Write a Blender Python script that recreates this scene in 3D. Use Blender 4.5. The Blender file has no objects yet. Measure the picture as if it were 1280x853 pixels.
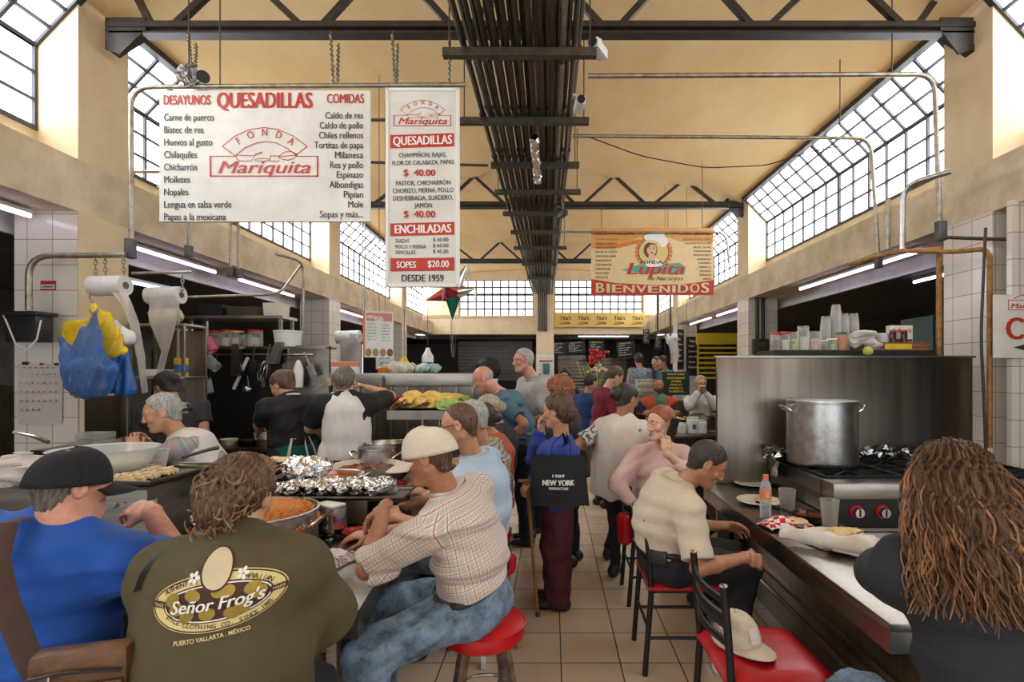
import bpy, bmesh, math, random
import numpy as np
from mathutils import Vector, Matrix
from mathutils.bvhtree import BVHTree

scene = bpy.context.scene
COL = scene.collection
random.seed(7)
RNG = np.random.default_rng(7)

# ---------------------------------------------------------------- camera
CAM_H = 1.62                      # eye height above the tiled floor
FPX, VX, VY = 653.0, 690.0, 465.0  # focal length in px, vanishing point of the hall
cam_d = bpy.data.cameras.new('camera')
cam_d.sensor_width = 36.0
cam_d.lens = FPX / 1280 * 36
cam_d.shift_x = -(VX - 640) / 1280
cam_d.shift_y = (VY - 426.5) / 1280
cam_d.clip_start = 0.05
cam = bpy.data.objects.new('camera', cam_d)
cam.location = (0, 0, CAM_H)
cam.rotation_euler = (math.pi / 2, 0, 0)
COL.objects.link(cam)
scene.camera = cam

# ---------------------------------------------------------------- world, light levels, exposure
WORLD_STRENGTH = 2.7
PANE_STRENGTH = 9.0
TUBE_STRENGTH = 6.0
scene.view_settings.view_transform = 'Standard'
scene.view_settings.look = 'None'
scene.view_settings.exposure = 0.0
scene.view_settings.gamma = 1.0
scene.view_settings.use_curve_mapping = False
world = bpy.data.worlds.new('daylight')
scene.world = world
world.use_nodes = True
_bg = world.node_tree.nodes['Background']
_bg.inputs[0].default_value = (0.80, 0.90, 1.0, 1)
_bg.inputs[1].default_value = WORLD_STRENGTH
scene.cycles.max_bounces = 7
scene.cycles.diffuse_bounces = 4
scene.cycles.glossy_bounces = 3
scene.cycles.transmission_bounces = 5
scene.cycles.transparent_max_bounces = 10
scene.cycles.sample_clamp_indirect = 6
scene.cycles.caustics_reflective = False
scene.cycles.caustics_refractive = False

# ---------------------------------------------------------------- helpers
def at(px, py, Y):
    """point at depth Y that the photograph shows at pixel (px, py)"""
    return Vector(((px - VX) / FPX * Y, Y, CAM_H - (py - VY) / FPX * Y))

def tag(o, label=None, cat=None, group=None, kind=None):
    if label: o['label'] = label
    if cat: o['category'] = cat
    if group: o['group'] = group
    if kind: o['kind'] = kind
    return o

def thing(name, label, cat, loc=(0, 0, 0), rz=0.0, group=None):
    o = bpy.data.objects.new(name, None)
    o.empty_display_size = 0.1
    COL.objects.link(o)
    o.location = loc
    o.rotation_euler = (0, 0, rz)
    return tag(o, label, cat, group)

def copy_tree(o, parent=None):
    c = o.copy()
    COL.objects.link(c)
    c.parent = parent
    for ch in list(o.children):
        copy_tree(ch, c)
    return c

def place(o, loc, rz=0.0, label=None, group=None):
    o.location = loc
    o.rotation_euler = (0, 0, rz)
    if label: o['label'] = label
    if group: o['group'] = group
    return o

# ---------------------------------------------------------------- materials
MATS = {}
def nd(nt, t, **kw):
    n = nt.nodes.new(t)
    for k, v in kw.items():
        setattr(n, k, v)
    return n

def mat(name, col, rough=0.5, metal=0.0, var=0.0, vscale=8.0, bump=0.0, bscale=60.0, stretch=None,
        alpha=1.0, trans=0.0, ior=1.45, emit=0.0, ecol=None, sheen=0.0, rvar=0.0, col2=None, spec=0.5, coat=0.0):
    """principled material; optional procedural mottling (var, towards col2), bump grain and roughness wear"""
    if name in MATS: return MATS[name]
    m = bpy.data.materials.new(name)
    m.use_nodes = True
    nt = m.node_tree
    b = nt.nodes['Principled BSDF']
    b.inputs['Base Color'].default_value = (*col, 1)
    b.inputs['Roughness'].default_value = rough
    b.inputs['Metallic'].default_value = metal
    b.inputs['IOR'].default_value = ior
    b.inputs['Alpha'].default_value = alpha
    b.inputs['Transmission Weight'].default_value = trans
    b.inputs['Specular IOR Level'].default_value = spec
    b.inputs['Coat Weight'].default_value = coat
    if sheen: b.inputs['Sheen Weight'].default_value = sheen
    if emit:
        b.inputs['Emission Color'].default_value = (*(ecol or col), 1)
        b.inputs['Emission Strength'].default_value = emit
    if var or bump or rvar:
        tc = nd(nt, 'ShaderNodeTexCoord')
        mp = nd(nt, 'ShaderNodeMapping')
        if stretch: mp.inputs['Scale'].default_value = stretch
        nt.links.new(tc.outputs['Object'], mp.inputs[0])
        if var:
            nz = nd(nt, 'ShaderNodeTexNoise')
            nz.inputs['Scale'].default_value = vscale
            nz.inputs['Detail'].default_value = 6
            nz.inputs['Roughness'].default_value = 0.65
            nt.links.new(mp.outputs[0], nz.inputs['Vector'])
            cr = nd(nt, 'ShaderNodeValToRGB')
            c2 = col2 or tuple(c * (1 - var) for c in col)
            cr.color_ramp.elements[0].position = 0.32
            cr.color_ramp.elements[1].position = 0.62
            cr.color_ramp.elements[0].color = (*c2, 1)
            cr.color_ramp.elements[1].color = (*col, 1)
            nt.links.new(nz.outputs['Fac'], cr.inputs[0])
            nt.links.new(cr.outputs[0], b.inputs['Base Color'])
            if rvar:
                mr = nd(nt, 'ShaderNodeMapRange')
                mr.inputs['To Min'].default_value = max(0.02, rough - rvar)
                mr.inputs['To Max'].default_value = rough + rvar
                nt.links.new(nz.outputs['Fac'], mr.inputs['Value'])
                nt.links.new(mr.outputs[0], b.inputs['Roughness'])
        if bump:
            n2 = nd(nt, 'ShaderNodeTexNoise')
            n2.inputs['Scale'].default_value = bscale
            n2.inputs['Detail'].default_value = 5
            nt.links.new(mp.outputs[0], n2.inputs['Vector'])
            bp = nd(nt, 'ShaderNodeBump')
            bp.inputs['Strength'].default_value = bump
            bp.inputs['Distance'].default_value = 0.01
            nt.links.new(n2.outputs['Fac'], bp.inputs['Height'])
            nt.links.new(bp.outputs[0], b.inputs['Normal'])
    MATS[name] = m
    return m

def tile_mat(name, col, grout, size, gw, axes='xz', off=(0, 0), rough=0.2, var=0.12, bump=0.3):
    """square tiles laid on two object axes, grout lines gw wide, each tile a little different"""
    if name in MATS: return MATS[name]
    m = bpy.data.materials.new(name); m.use_nodes = True
    nt = m.node_tree; b = nt.nodes['Principled BSDF']; L = nt.links.new
    tc = nd(nt, 'ShaderNodeTexCoord'); sp = nd(nt, 'ShaderNodeSeparateXYZ'); L(tc.outputs['Object'], sp.inputs[0])
    masks, ids = [], []
    for a, o in zip(axes, off):
        s = sp.outputs['xyz'.index(a)]
        ad = nd(nt, 'ShaderNodeMath', operation='SUBTRACT'); L(s, ad.inputs[0]); ad.inputs[1].default_value = o
        dv = nd(nt, 'ShaderNodeMath', operation='DIVIDE'); L(ad.outputs[0], dv.inputs[0]); dv.inputs[1].default_value = size
        fl = nd(nt, 'ShaderNodeMath', operation='FLOOR'); L(dv.outputs[0], fl.inputs[0]); ids.append(fl)
        pp = nd(nt, 'ShaderNodeMath', operation='PINGPONG'); L(dv.outputs[0], pp.inputs[0]); pp.inputs[1].default_value = 0.5
        lt = nd(nt, 'ShaderNodeMath', operation='LESS_THAN'); L(pp.outputs[0], lt.inputs[0]); lt.inputs[1].default_value = gw / size / 2
        masks.append(lt)
    mx = nd(nt, 'ShaderNodeMath', operation='MAXIMUM'); L(masks[0].outputs[0], mx.inputs[0]); L(masks[1].outputs[0], mx.inputs[1])
    cb = nd(nt, 'ShaderNodeCombineXYZ'); L(ids[0].outputs[0], cb.inputs[0]); L(ids[1].outputs[0], cb.inputs[1])
    wn = nd(nt, 'ShaderNodeTexWhiteNoise', noise_dimensions='3D'); L(cb.outputs[0], wn.inputs['Vector'])
    nz = nd(nt, 'ShaderNodeTexNoise'); nz.inputs['Scale'].default_value = 3.5; nz.inputs['Detail'].default_value = 8; L(tc.outputs['Object'], nz.inputs['Vector'])
    am = nd(nt, 'ShaderNodeMath', operation='MULTIPLY_ADD'); L(wn.outputs['Value'], am.inputs[0]); am.inputs[1].default_value = 0.55; L(nz.outputs['Fac'], am.inputs[2])
    cr = nd(nt, 'ShaderNodeValToRGB'); cr.color_ramp.elements[0].position = 0.35; cr.color_ramp.elements[1].position = 1.05
    cr.color_ramp.elements[0].color = (*[c * (1 - 2 * var) for c in col], 1); cr.color_ramp.elements[1].color = (*col, 1)
    L(am.outputs[0], cr.inputs[0])
    mix = nd(nt, 'ShaderNodeMix', data_type='RGBA'); L(mx.outputs[0], mix.inputs[0]); L(cr.outputs[0], mix.inputs[6]); mix.inputs[7].default_value = (*grout, 1)
    L(mix.outputs[2], b.inputs['Base Color'])
    mr = nd(nt, 'ShaderNodeMapRange'); L(mx.outputs[0], mr.inputs['Value']); mr.inputs['To Min'].default_value = rough; mr.inputs['To Max'].default_value = 0.8
    L(mr.outputs[0], b.inputs['Roughness'])
    iv = nd(nt, 'ShaderNodeMath', operation='SUBTRACT'); iv.inputs[0].default_value = 1; L(mx.outputs[0], iv.inputs[1])
    bp = nd(nt, 'ShaderNodeBump'); bp.inputs['Strength'].default_value = bump; bp.inputs['Distance'].default_value = 0.004; L(iv.outputs[0], bp.inputs['Height'])
    L(bp.outputs[0], b.inputs['Normal'])
    MATS[name] = m
    return m

def emis(name, col, s):
    if name in MATS: return MATS[name]
    m = bpy.data.materials.new(name); m.use_nodes = True
    nt = m.node_tree
    b = nt.nodes['Principled BSDF']
    b.inputs['Base Color'].default_value = (0.8, 0.8, 0.8, 1)
    b.inputs['Emission Color'].default_value = (*col, 1); b.inputs['Emission Strength'].default_value = s
    MATS[name] = m
    return m

def film(name, col, tr=0.6, rough=0.25):
    """thin clear plastic or glass: part see-through, part glossy coloured film"""
    if name in MATS: return MATS[name]
    m = bpy.data.materials.new(name); m.use_nodes = True
    nt = m.node_tree; L = nt.links.new
    b = nt.nodes['Principled BSDF']; out = nt.nodes['Material Output']
    b.inputs['Base Color'].default_value = (*col, 1); b.inputs['Roughness'].default_value = rough
    t = nd(nt, 'ShaderNodeBsdfTransparent'); t.inputs[0].default_value = (*[min(1, 0.45 + 0.55 * c) for c in col], 1)
    fr = nd(nt, 'ShaderNodeLayerWeight'); fr.inputs[0].default_value = 0.35
    mr = nd(nt, 'ShaderNodeMapRange'); mr.inputs['To Min'].default_value = 1 - tr; mr.inputs['To Max'].default_value = min(1, 1.25 - tr * 0.6)
    L(fr.outputs['Facing'], mr.inputs['Value'])
    mx = nd(nt, 'ShaderNodeMixShader'); L(mr.outputs[0], mx.inputs[0]); L(t.outputs[0], mx.inputs[1]); L(b.outputs[0], mx.inputs[2])
    L(mx.outputs[0], out.inputs[0])
    MATS[name] = m
    return m

# ---------------------------------------------------------------- mesh builder
def _np_mesh(name, V, F, smooth=True):
    """mesh from numpy vertices and an (n,4) quad array"""
    me = bpy.data.meshes.new(name)
    n = len(F)
    me.vertices.add(len(V)); me.vertices.foreach_set('co', np.asarray(V, np.float32).ravel())
    me.loops.add(n * 4); me.loops.foreach_set('vertex_index', np.asarray(F, np.int32).ravel())
    me.polygons.add(n); me.polygons.foreach_set('loop_start', np.arange(0, n * 4, 4, dtype=np.int32))
    me.polygons.foreach_set('use_smooth', np.full(n, smooth, dtype=bool))
    me.update(calc_edges=True)
    me.validate()
    return me

class MB:
    def __init__(s, base=None):
        s.v, s.f, s.mi, s.mats, s.X = [], [], [], [], Matrix.Identity(4)
    def idx(s, m):
        if m not in s.mats: s.mats.append(m)
        return s.mats.index(m)
    def add(s, vs, fs, m):
        o = len(s.v); k = s.idx(m)
        s.v += [s.X @ Vector(p) for p in vs]
        for f in fs:
            s.f.append([i + o for i in f]); s.mi.append(k)
        return s
    def at(s, loc=(0, 0, 0), rot=(0, 0, 0), sc=(1, 1, 1)):
        from mathutils import Euler
        s.X = Matrix.Translation(loc) @ Euler(rot).to_matrix().to_4x4() @ Matrix.Diagonal((*sc, 1))
        return s
    def box(s, lo, hi, m, bev=0.0):
        lo, hi = [min(a, b) for a, b in zip(lo, hi)], [max(a, b) for a, b in zip(lo, hi)]
        if bev <= 0:
            x0, y0, z0 = lo; x1, y1, z1 = hi
            vs = [(x0, y0, z0), (x1, y0, z0), (x1, y1, z0), (x0, y1, z0), (x0, y0, z1), (x1, y0, z1), (x1, y1, z1), (x0, y1, z1)]
            fs = [(0, 3, 2, 1), (4, 5, 6, 7), (0, 1, 5, 4), (1, 2, 6, 5), (2, 3, 7, 6), (3, 0, 4, 7)]
            return s.add(vs, fs, m)
        bm = bmesh.new(); bmesh.ops.create_cube(bm, size=1)
        for v in bm.verts: v.co = Vector([(a + b) / 2 + c * (b - a) for a, b, c in zip(lo, hi, v.co)])
        bev = min(bev, 0.49 * min(b - a for a, b in zip(lo, hi)))
        bmesh.ops.bevel(bm, geom=bm.edges[:], offset=bev, segments=2, profile=0.6, affect='EDGES')
        bm.verts.index_update()
        s.add([v.co.copy() for v in bm.verts], [[v.index for v in f.verts] for f in bm.faces], m)
        bm.free(); return s
    def tube(s, path, r, m, n=10, caps=True, flat=1.0, up=None):
        """round bar along a path; r a number or one radius per point"""
        P = [Vector(p) for p in path]; N = len(P)
        R = [r] * N if isinstance(r, (int, float)) else list(r)
        vs = []; ref = Vector(up) if up else None
        for i, p in enumerate(P):
            d = (P[min(i + 1, N - 1)] - P[max(i - 1, 0)])
            d = d.normalized() if d.length > 1e-9 else Vector((0, 0, 1))
            if ref is None: ref = Vector((0, 0, 1)) if abs(d.z) < 0.9 else Vector((1, 0, 0))
            a = ref - d * ref.dot(d)
            if a.length < 1e-6: a = d.orthogonal()
            a.normalize(); b = d.cross(a); ref = a if not up else ref
            for k in range(n):
                t = 2 * math.pi * k / n
                vs.append(p + a * (R[i] * math.cos(t) * flat) + b * (R[i] * math.sin(t)))
        fs = [(i * n + k, i * n + (k + 1) % n, (i + 1) * n + (k + 1) % n, (i + 1) * n + k) for i in range(N - 1) for k in range(n)]
        if caps: fs += [tuple(range(n - 1, -1, -1)), tuple((N - 1) * n + k for k in range(n))]
        return s.add(vs, fs, m)
    def cyl(s, p0, p1, r, m, n=20, r1=None):
        return s.tube([p0, p1], [r, r if r1 is None else r1], m, n)
    def lathe(s, prof, m, c=(0, 0, 0), n=32, sx=1.0, sy=1.0, close=True):
        """profile (radius, z) turned about a vertical axis at c"""
        vs, fs = [], []
        for r, z in prof:
            for k in range(n):
                t = 2 * math.pi * k / n
                vs.append((c[0] + r * sx * math.cos(t), c[1] + r * sy * math.sin(t), c[2] + z))
        for i in range(len(prof) - 1):
            for k in range(n):
                fs.append((i * n + k, i * n + (k + 1) % n, (i + 1) * n + (k + 1) % n, (i + 1) * n + k))
        if close:
            if prof[0][0] > 1e-5: fs.append(tuple(range(n - 1, -1, -1)))
            if prof[-1][0] > 1e-5: fs.append(tuple((len(prof) - 1) * n + k for k in range(n)))
        return s.add(vs, fs, m)
    def ball(s, c, r, m, n=16, rings=10):
        r = (r, r, r) if isinstance(r, (int, float)) else r
        prof = [(math.sin(math.pi * i / rings), -math.cos(math.pi * i / rings)) for i in range(rings + 1)]
        vs, fs = [], []
        for q, z in prof:
            for k in range(n):
                t = 2 * math.pi * k / n
                vs.append((c[0] + r[0] * max(q, 1e-4) * math.cos(t), c[1] + r[1] * max(q, 1e-4) * math.sin(t), c[2] + r[2] * z))
        for i in range(rings):
            for k in range(n):
                fs.append((i * n + k, i * n + (k + 1) % n, (i + 1) * n + (k + 1) % n, (i + 1) * n + k))
        return s.add(vs, fs, m)
    def prism(s, poly, a, b, m, axis='z'):
        """polygon extruded from a to b along an axis (counter-clockwise seen from +axis)"""
        def P(u, v, w): return {'z': (u, v, w), 'y': (u, w, v), 'x': (w, u, v)}[axis]
        n = len(poly)
        vs = [P(u, v, a) for u, v in poly] + [P(u, v, b) for u, v in poly]
        fs = [tuple(range(n - 1, -1, -1)), tuple(range(n, 2 * n))] + [(k, (k + 1) % n, n + (k + 1) % n, n + k) for k in range(n)]
        return s.add(vs, fs, m)
    def hexa(s, c8, m):
        """eight corners: bottom four in order, top four in order"""
        return s.add(c8, [(0, 3, 2, 1), (4, 5, 6, 7), (0, 1, 5, 4), (1, 2, 6, 5), (2, 3, 7, 6), (3, 0, 4, 7)], m)
    def beam(s, p0, p1, w, h, m, up=(0, 0, 1)):
        """rectangular bar from p0 to p1"""
        p0, p1 = Vector(p0), Vector(p1); d = (p1 - p0).normalized(); u = Vector(up); u = u - d * u.dot(d)
        if u.length < 1e-5: u = d.orthogonal()
        u.normalize(); r = d.cross(u)
        q = [r * (sx * w / 2) + u * (sy * h / 2) for sx, sy in ((-1, -1), (1, -1), (1, 1), (-1, 1))]
        return s.add([p0 + x for x in q] + [p1 + x for x in q], [(0, 3, 2, 1), (4, 5, 6, 7), (0, 1, 5, 4), (1, 2, 6, 5), (2, 3, 7, 6), (3, 0, 4, 7)], m)
    def grid(s, fn, nu, nv, m, wrap=False):
        vs = [fn(i / nu, j / nv) for j in range(nv + 1) for i in range(nu + 1)]
        fs = [(j * (nu + 1) + i, j * (nu + 1) + i + 1, (j + 1) * (nu + 1) + i + 1, (j + 1) * (nu + 1) + i) for j in range(nv) for i in range(nu)]
        return s.add(vs, fs, m)
    def build(s, name, parent=None, ang=38, origin=None, solid=0.0):
        V = s.v
        if parent is None:
            if origin is None:
                A = np.array(V); lo, hi = A.min(0), A.max(0)
                origin = ((lo[0] + hi[0]) / 2, (lo[1] + hi[1]) / 2, lo[2])
            o0 = Vector(origin); V = [p - o0 for p in V]
        me = bpy.data.meshes.new(name)
        me.from_pydata([tuple(p) for p in V], [], s.f)
        for m in s.mats: me.materials.append(m)
        me.polygons.foreach_set('material_index', s.mi)
        me.polygons.foreach_set('use_smooth', [True] * len(s.f))
        me.update()
        try: me.set_sharp_from_angle(angle=math.radians(ang))
        except Exception: pass
        o = bpy.data.objects.new(name, me)
        COL.objects.link(o)
        if parent is None: o.location = origin
        else: o.parent = parent
        if solid:
            md = o.modifiers.new('thickness', 'SOLIDIFY'); md.thickness = solid; md.offset = 0
        return o

def structure(o):
    o['kind'] = 'structure'
    return o

# ---------------------------------------------------------------- lettering
_FONT = {}
def text2d(s, bold=0.0):
    """(verts 2d, faces) of a string at size 1"""
    k = (s, bold)
    if k in _FONT: return _FONT[k]
    cu = bpy.data.curves.new('lettering', 'FONT'); cu.body = s; cu.size = 1; cu.offset = bold; cu.resolution_u = 3
    o = bpy.data.objects.new('lettering', cu); COL.objects.link(o)
    dg = bpy.context.evaluated_depsgraph_get()
    me = bpy.data.meshes.new_from_object(o.evaluated_get(dg))
    vs = [(v.co.x, v.co.y) for v in me.vertices]; fs = [tuple(p.vertices) for p in me.polygons]
    COL.objects.unlink(o); bpy.data.objects.remove(o); bpy.data.curves.remove(cu); bpy.data.meshes.remove(me)
    _FONT[k] = (vs, fs)
    return _FONT[k]

def put_text(mb, s, m, fn, w=None, h=0.1, align='l', x=0, y=0, bold=0.0, shear=0.0, rot=0.0, aspect=1.0):
    """lettering of cap height h on a surface: fn(u, v) gives the 3-D point; w stretches it to that width"""
    o3 = fn(0, 0); flat = len(o3) == 2
    vs, fs = text2d(s, min(bold, .02) if flat else 0)
    if not vs: return
    xs = [p[0] for p in vs]; x0, x1 = min(xs), max(xs)
    sy = h / 0.73; sx = sy * aspect
    if w: sx = w / max(1e-6, x1 - x0)
    W = (x1 - x0) * sx
    ox = {'l': 0, 'c': -W / 2, 'r': -W}[align]
    c, sn = math.cos(rot), math.sin(rot)
    if not flat: n = (Vector(fn(1, 0)) - Vector(o3)).cross(Vector(fn(0, 1)) - Vector(o3)).normalized()
    for q, dx in enumerate((0,) if flat or bold < .005 else (0, bold, -bold) if bold < .025 else (0, bold * .55, bold * 1.1, -bold * .55, -bold * 1.1)):
        out = []
        for a, b in vs:
            u = (a - x0 + dx) * sx + ox + b * sy * shear; v = b * sy
            p = fn(x + u * c - v * sn, y + u * sn + v * c)
            out.append(p if flat else Vector(p) + n * (.0003 * q))
        mb.add(out, fs, m)

def arc_text(mb, s, m, fn, cx, cy, r, a0, a1, h, bold=0.02, aspect=0.8, below=False, ex=1.0):
    n = len(s)
    for i, ch in enumerate(s):
        if ch == ' ': continue
        a = a0 + (a1 - a0) * (i / max(1, n - 1))
        x, y = cx + r * ex * math.cos(a), cy + r * math.sin(a)
        tx, ty = (-r * ex * math.sin(a), r * math.cos(a)) if below else (r * ex * math.sin(a), -r * math.cos(a))
        put_text(mb, ch, m, fn, h=h, align='c', x=x, y=y, bold=bold, rot=math.atan2(ty, tx), aspect=aspect)
# ================================================================ the market hall
def SK(x, y, z):                       # the hall runs a degree off the camera axis
    return (x - .02 * (y - 4.1), y, z)

FL, FR = -3.72, 3.46                   # inner faces of the two long walls
PL, PR = -4.05, 3.78                   # planes of the clerestory windows
Z_B, Z_T, Z_S, Z_J, Z_E, Z_C = 2.88, 3.29, 3.53, 4.18, 4.58, 5.06
Y0, Y1 = -6.0, 17.5
PIL = [-5.6, -.75, 4.1, 8.95, 13.6]    # fronts of the pilasters, .5 m deep

m_cream = mat('cream_paint', (.80, .65, .43), .75, var=.22, vscale=1.6, bump=.12, bscale=18, col2=(.68, .52, .31))
m_cream_dirty = mat('cream_paint_grimy', (.76, .64, .46), .75, var=.4, vscale=2.6, bump=.12, bscale=18, col2=(.52, .40, .26))
m_ceil = mat('ceiling_paint', (.84, .60, .31), .8, var=.2, vscale=.8, bump=.15, bscale=6, col2=(.74, .47, .20), stretch=(1, .45, 1))
m_white_ceil = mat('white_soffit', (.72, .69, .64), .7, var=.25, vscale=3)
m_dark_wall = mat('dark_wall', (.10, .085, .07), .7, var=.5, vscale=4)  # dark brown-grey with darker mottling
m_black_steel = mat('black_painted_steel', (.022, .018, .015), .45, var=.4, vscale=14, col2=(.05, .035, .025))
m_frame = mat('window_steel', (.05, .045, .05), .5)
m_pane = emis('daylight_pane', (.86, .93, 1.0), PANE_STRENGTH)
m_pane_dim = emis('daylight_pane_shaded', (.92, .93, .92), PANE_STRENGTH * .22)
m_floor = tile_mat('beige_floor_tile', (.70, .54, .385), (.045, .032, .024), .33, .007, 'xy', (.05, 3.566), rough=.24, var=.13, bump=.25)
m_tile = tile_mat('white_wall_tile', (.80, .74, .66), (.33, .27, .21), .20, .006, 'xz', (-3.72, .06), rough=.18, var=.05)
m_tile_y = tile_mat('white_wall_tile_side', (.80, .74, .66), (.33, .27, .21), .20, .006, 'yz', (4.1, .06), rough=.18, var=.05)
m_steel = mat('stainless_steel', (.36, .315, .265), .30, 1.0, var=.25, vscale=3, bump=.03, bscale=60, rvar=.09, col2=(.25, .215, .18), stretch=(1, 1, 3))
m_steel_dark = mat('sooty_stainless', (.24, .205, .165), .30, 1.0, var=.3, vscale=1.6, bump=.03, bscale=120, rvar=.07, col2=(.15, .125, .10), stretch=(4, 4, .25))
m_steel_bright = mat('polished_steel', (.66, .64, .61), .2, 1.0, var=.2, vscale=9, rvar=.08)
m_alu = mat('dull_aluminium', (.58, .56, .53), .36, 1.0, var=.3, vscale=12, bump=.1, bscale=50, col2=(.40, .38, .35), rvar=.1)
m_pipe = mat('galvanised_pipe', (.40, .37, .31), .42, .85, var=.45, vscale=14, col2=(.23, .17, .11))
m_pipe_rust = mat('rusty_pipe', (.42, .22, .07), .6, .4, var=.5, vscale=18, col2=(.20, .09, .03))
m_black_plastic = mat('black_plastic', (.018, .018, .018), .4, var=.3)
m_white_plastic = mat('white_plastic', (.78, .76, .72), .35, var=.08)
m_tube = emis('led_tube', (.74, .66, 1.0), TUBE_STRENGTH)
m_black = mat('deep_black', (.012, .011, .010), .55, var=.4)

mb = MB(); mb.box((-9, Y0 - 2, -.1), (9, Y1 + 4, 0), m_floor)
structure(mb.build('floor', origin=(0, 0, 0)))

# ceiling: nearly flat with coved sides
mb = MB()
prof = [(PL + .38, Z_E), (-3.1, 4.83), (-2.3, 4.98), (-1.2, 5.04), (-.15, Z_C), (1.0, 5.04), (2.0, 4.98), (2.85, 4.83), (PR - .38, Z_E)]
vs = [SK(x, y, z) for y in (Y0, Y1 + .3) for x, z in prof] + [SK(x, y, z + .15) for y in (Y0, Y1 + .3) for x, z in prof]
n = len(prof); fs = []
for i in range(n - 1):
    fs += [(i + 1, i, n + i, n + i + 1), (2 * n + i, 2 * n + i + 1, 3 * n + i + 1, 3 * n + i)]
fs += [(0, 2 * n, 3 * n, n), (n - 1, 2 * n - 1, 4 * n - 1, 3 * n - 1)]
mb.add(vs, fs, m_ceil)
structure(mb.build('ceiling', origin=(0, 0, 0)))

def skbox(mb, lo, hi, m):
    x0, y0, z0 = lo; x1, y1, z1 = hi
    mb.hexa([SK(x0, y0, z0), SK(x1, y0, z0), SK(x1, y1, z0), SK(x0, y1, z0), SK(x0, y0, z1), SK(x1, y0, z1), SK(x1, y1, z1), SK(x0, y1, z1)], m)

def side_wall(nm, F, P, s):
    """concrete beam over the stalls, sill wall and pilasters; s = -1 left, +1 right"""
    mb = MB()
    def b(x0, x1, y0, y1, z0, z1, m=m_cream): skbox(mb, (min(x0, x1), y0, z0), (max(x0, x1), y1, z1), m)
    b(F, P + s * .3, Y0, Y1, Z_B, Z_T, m_cream_dirty)
    b(P, P + s * .2, Y0, Y1, Z_T, Z_S)
    for y in PIL: b(F, P + s * .2, y, y + .5, Z_T, 5.0)
    structure(mb.build(nm, origin=(0, 0, 0)))
side_wall('wall_left', FL, PL, -1)
side_wall('wall_right', FR, PR, 1)

# tiled columns under the beams
def column(F, s, y, nm):
    mb = MB(); x0, x1 = sorted((F, F + s * .5))
    mb.hexa([SK(x0, y, 0), SK(x1, y, 0), SK(x1, y + .5, 0), SK(x0, y + .5, 0), SK(x0, y, Z_B), SK(x1, y, Z_B), SK(x1, y + .5, Z_B), SK(x0, y + .5, Z_B)], m_tile)
    o = mb.build(nm, origin=(0, 0, 0))
    o.data.materials.append(m_tile_y if y > 5 or s > 0 else m_cream)
    for p in o.data.polygons:
        if abs(p.normal.x) > .7: p.material_index = 1
    structure(o)
k = 1
for y in PIL[2:]:
    column(FL, -1, y, 'trim_column_%d' % k); column(FR, 1, y, 'trim_column_%d' % (k + 1)); k += 2

# stalls behind the beams: soffits, back walls, partitions
mb = MB()
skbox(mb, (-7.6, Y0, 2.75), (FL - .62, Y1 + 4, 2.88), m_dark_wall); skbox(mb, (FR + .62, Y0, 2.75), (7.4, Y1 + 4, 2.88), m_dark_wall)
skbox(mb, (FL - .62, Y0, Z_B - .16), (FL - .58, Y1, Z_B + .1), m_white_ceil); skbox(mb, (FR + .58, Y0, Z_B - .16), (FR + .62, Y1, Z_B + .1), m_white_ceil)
structure(mb.build('ceiling_stalls', origin=(0, 0, 0)))
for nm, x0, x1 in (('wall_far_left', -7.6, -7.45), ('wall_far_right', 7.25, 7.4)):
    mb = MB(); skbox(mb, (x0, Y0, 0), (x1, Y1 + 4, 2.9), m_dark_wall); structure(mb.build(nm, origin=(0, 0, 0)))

# end wall with its window band, beam and dim stalls beneath
m_shutter = mat('grey_shutter', (.13, .12, .11), .5, .3, var=.3, vscale=6)
mb = MB()
E0, E1 = -4.35, 3.60
mb.box((E0, Y1, 2.88), (E1, Y1 + .5, 3.50), m_cream)
mb.box((E0, Y1 + .15, 4.72), (E1, Y1 + .4, 5.3), m_cream)
for x0, x1 in ((E0, -3.12), (-.64, .10), (3.05, E1)): mb.box((x0, Y1 - .1, 3.5), (x1, Y1 + .4, 4.72), m_cream)
mb.box((E0, Y1 - .05, 3.44), (E1, Y1, 3.50), m_cream)
mb.box((-.52, Y1 - .25, 0), (.06, Y1 + .2, 4.72), m_cream)
structure(mb.build('wall_end', origin=(0, 0, 0)))
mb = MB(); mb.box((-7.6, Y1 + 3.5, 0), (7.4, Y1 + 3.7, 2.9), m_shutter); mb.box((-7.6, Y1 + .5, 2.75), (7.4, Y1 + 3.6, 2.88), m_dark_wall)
structure(mb.build('wall_end_stalls', origin=(0, 0, 0)))
mb = MB(); mb.box((-9, Y0 - .3, 3.4), (9, Y0, 5.4), m_cream)  # unseen; hall left open below it so the sky fills the foreground
structure(mb.build('wall_back', origin=(0, 0, 0)))

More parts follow.
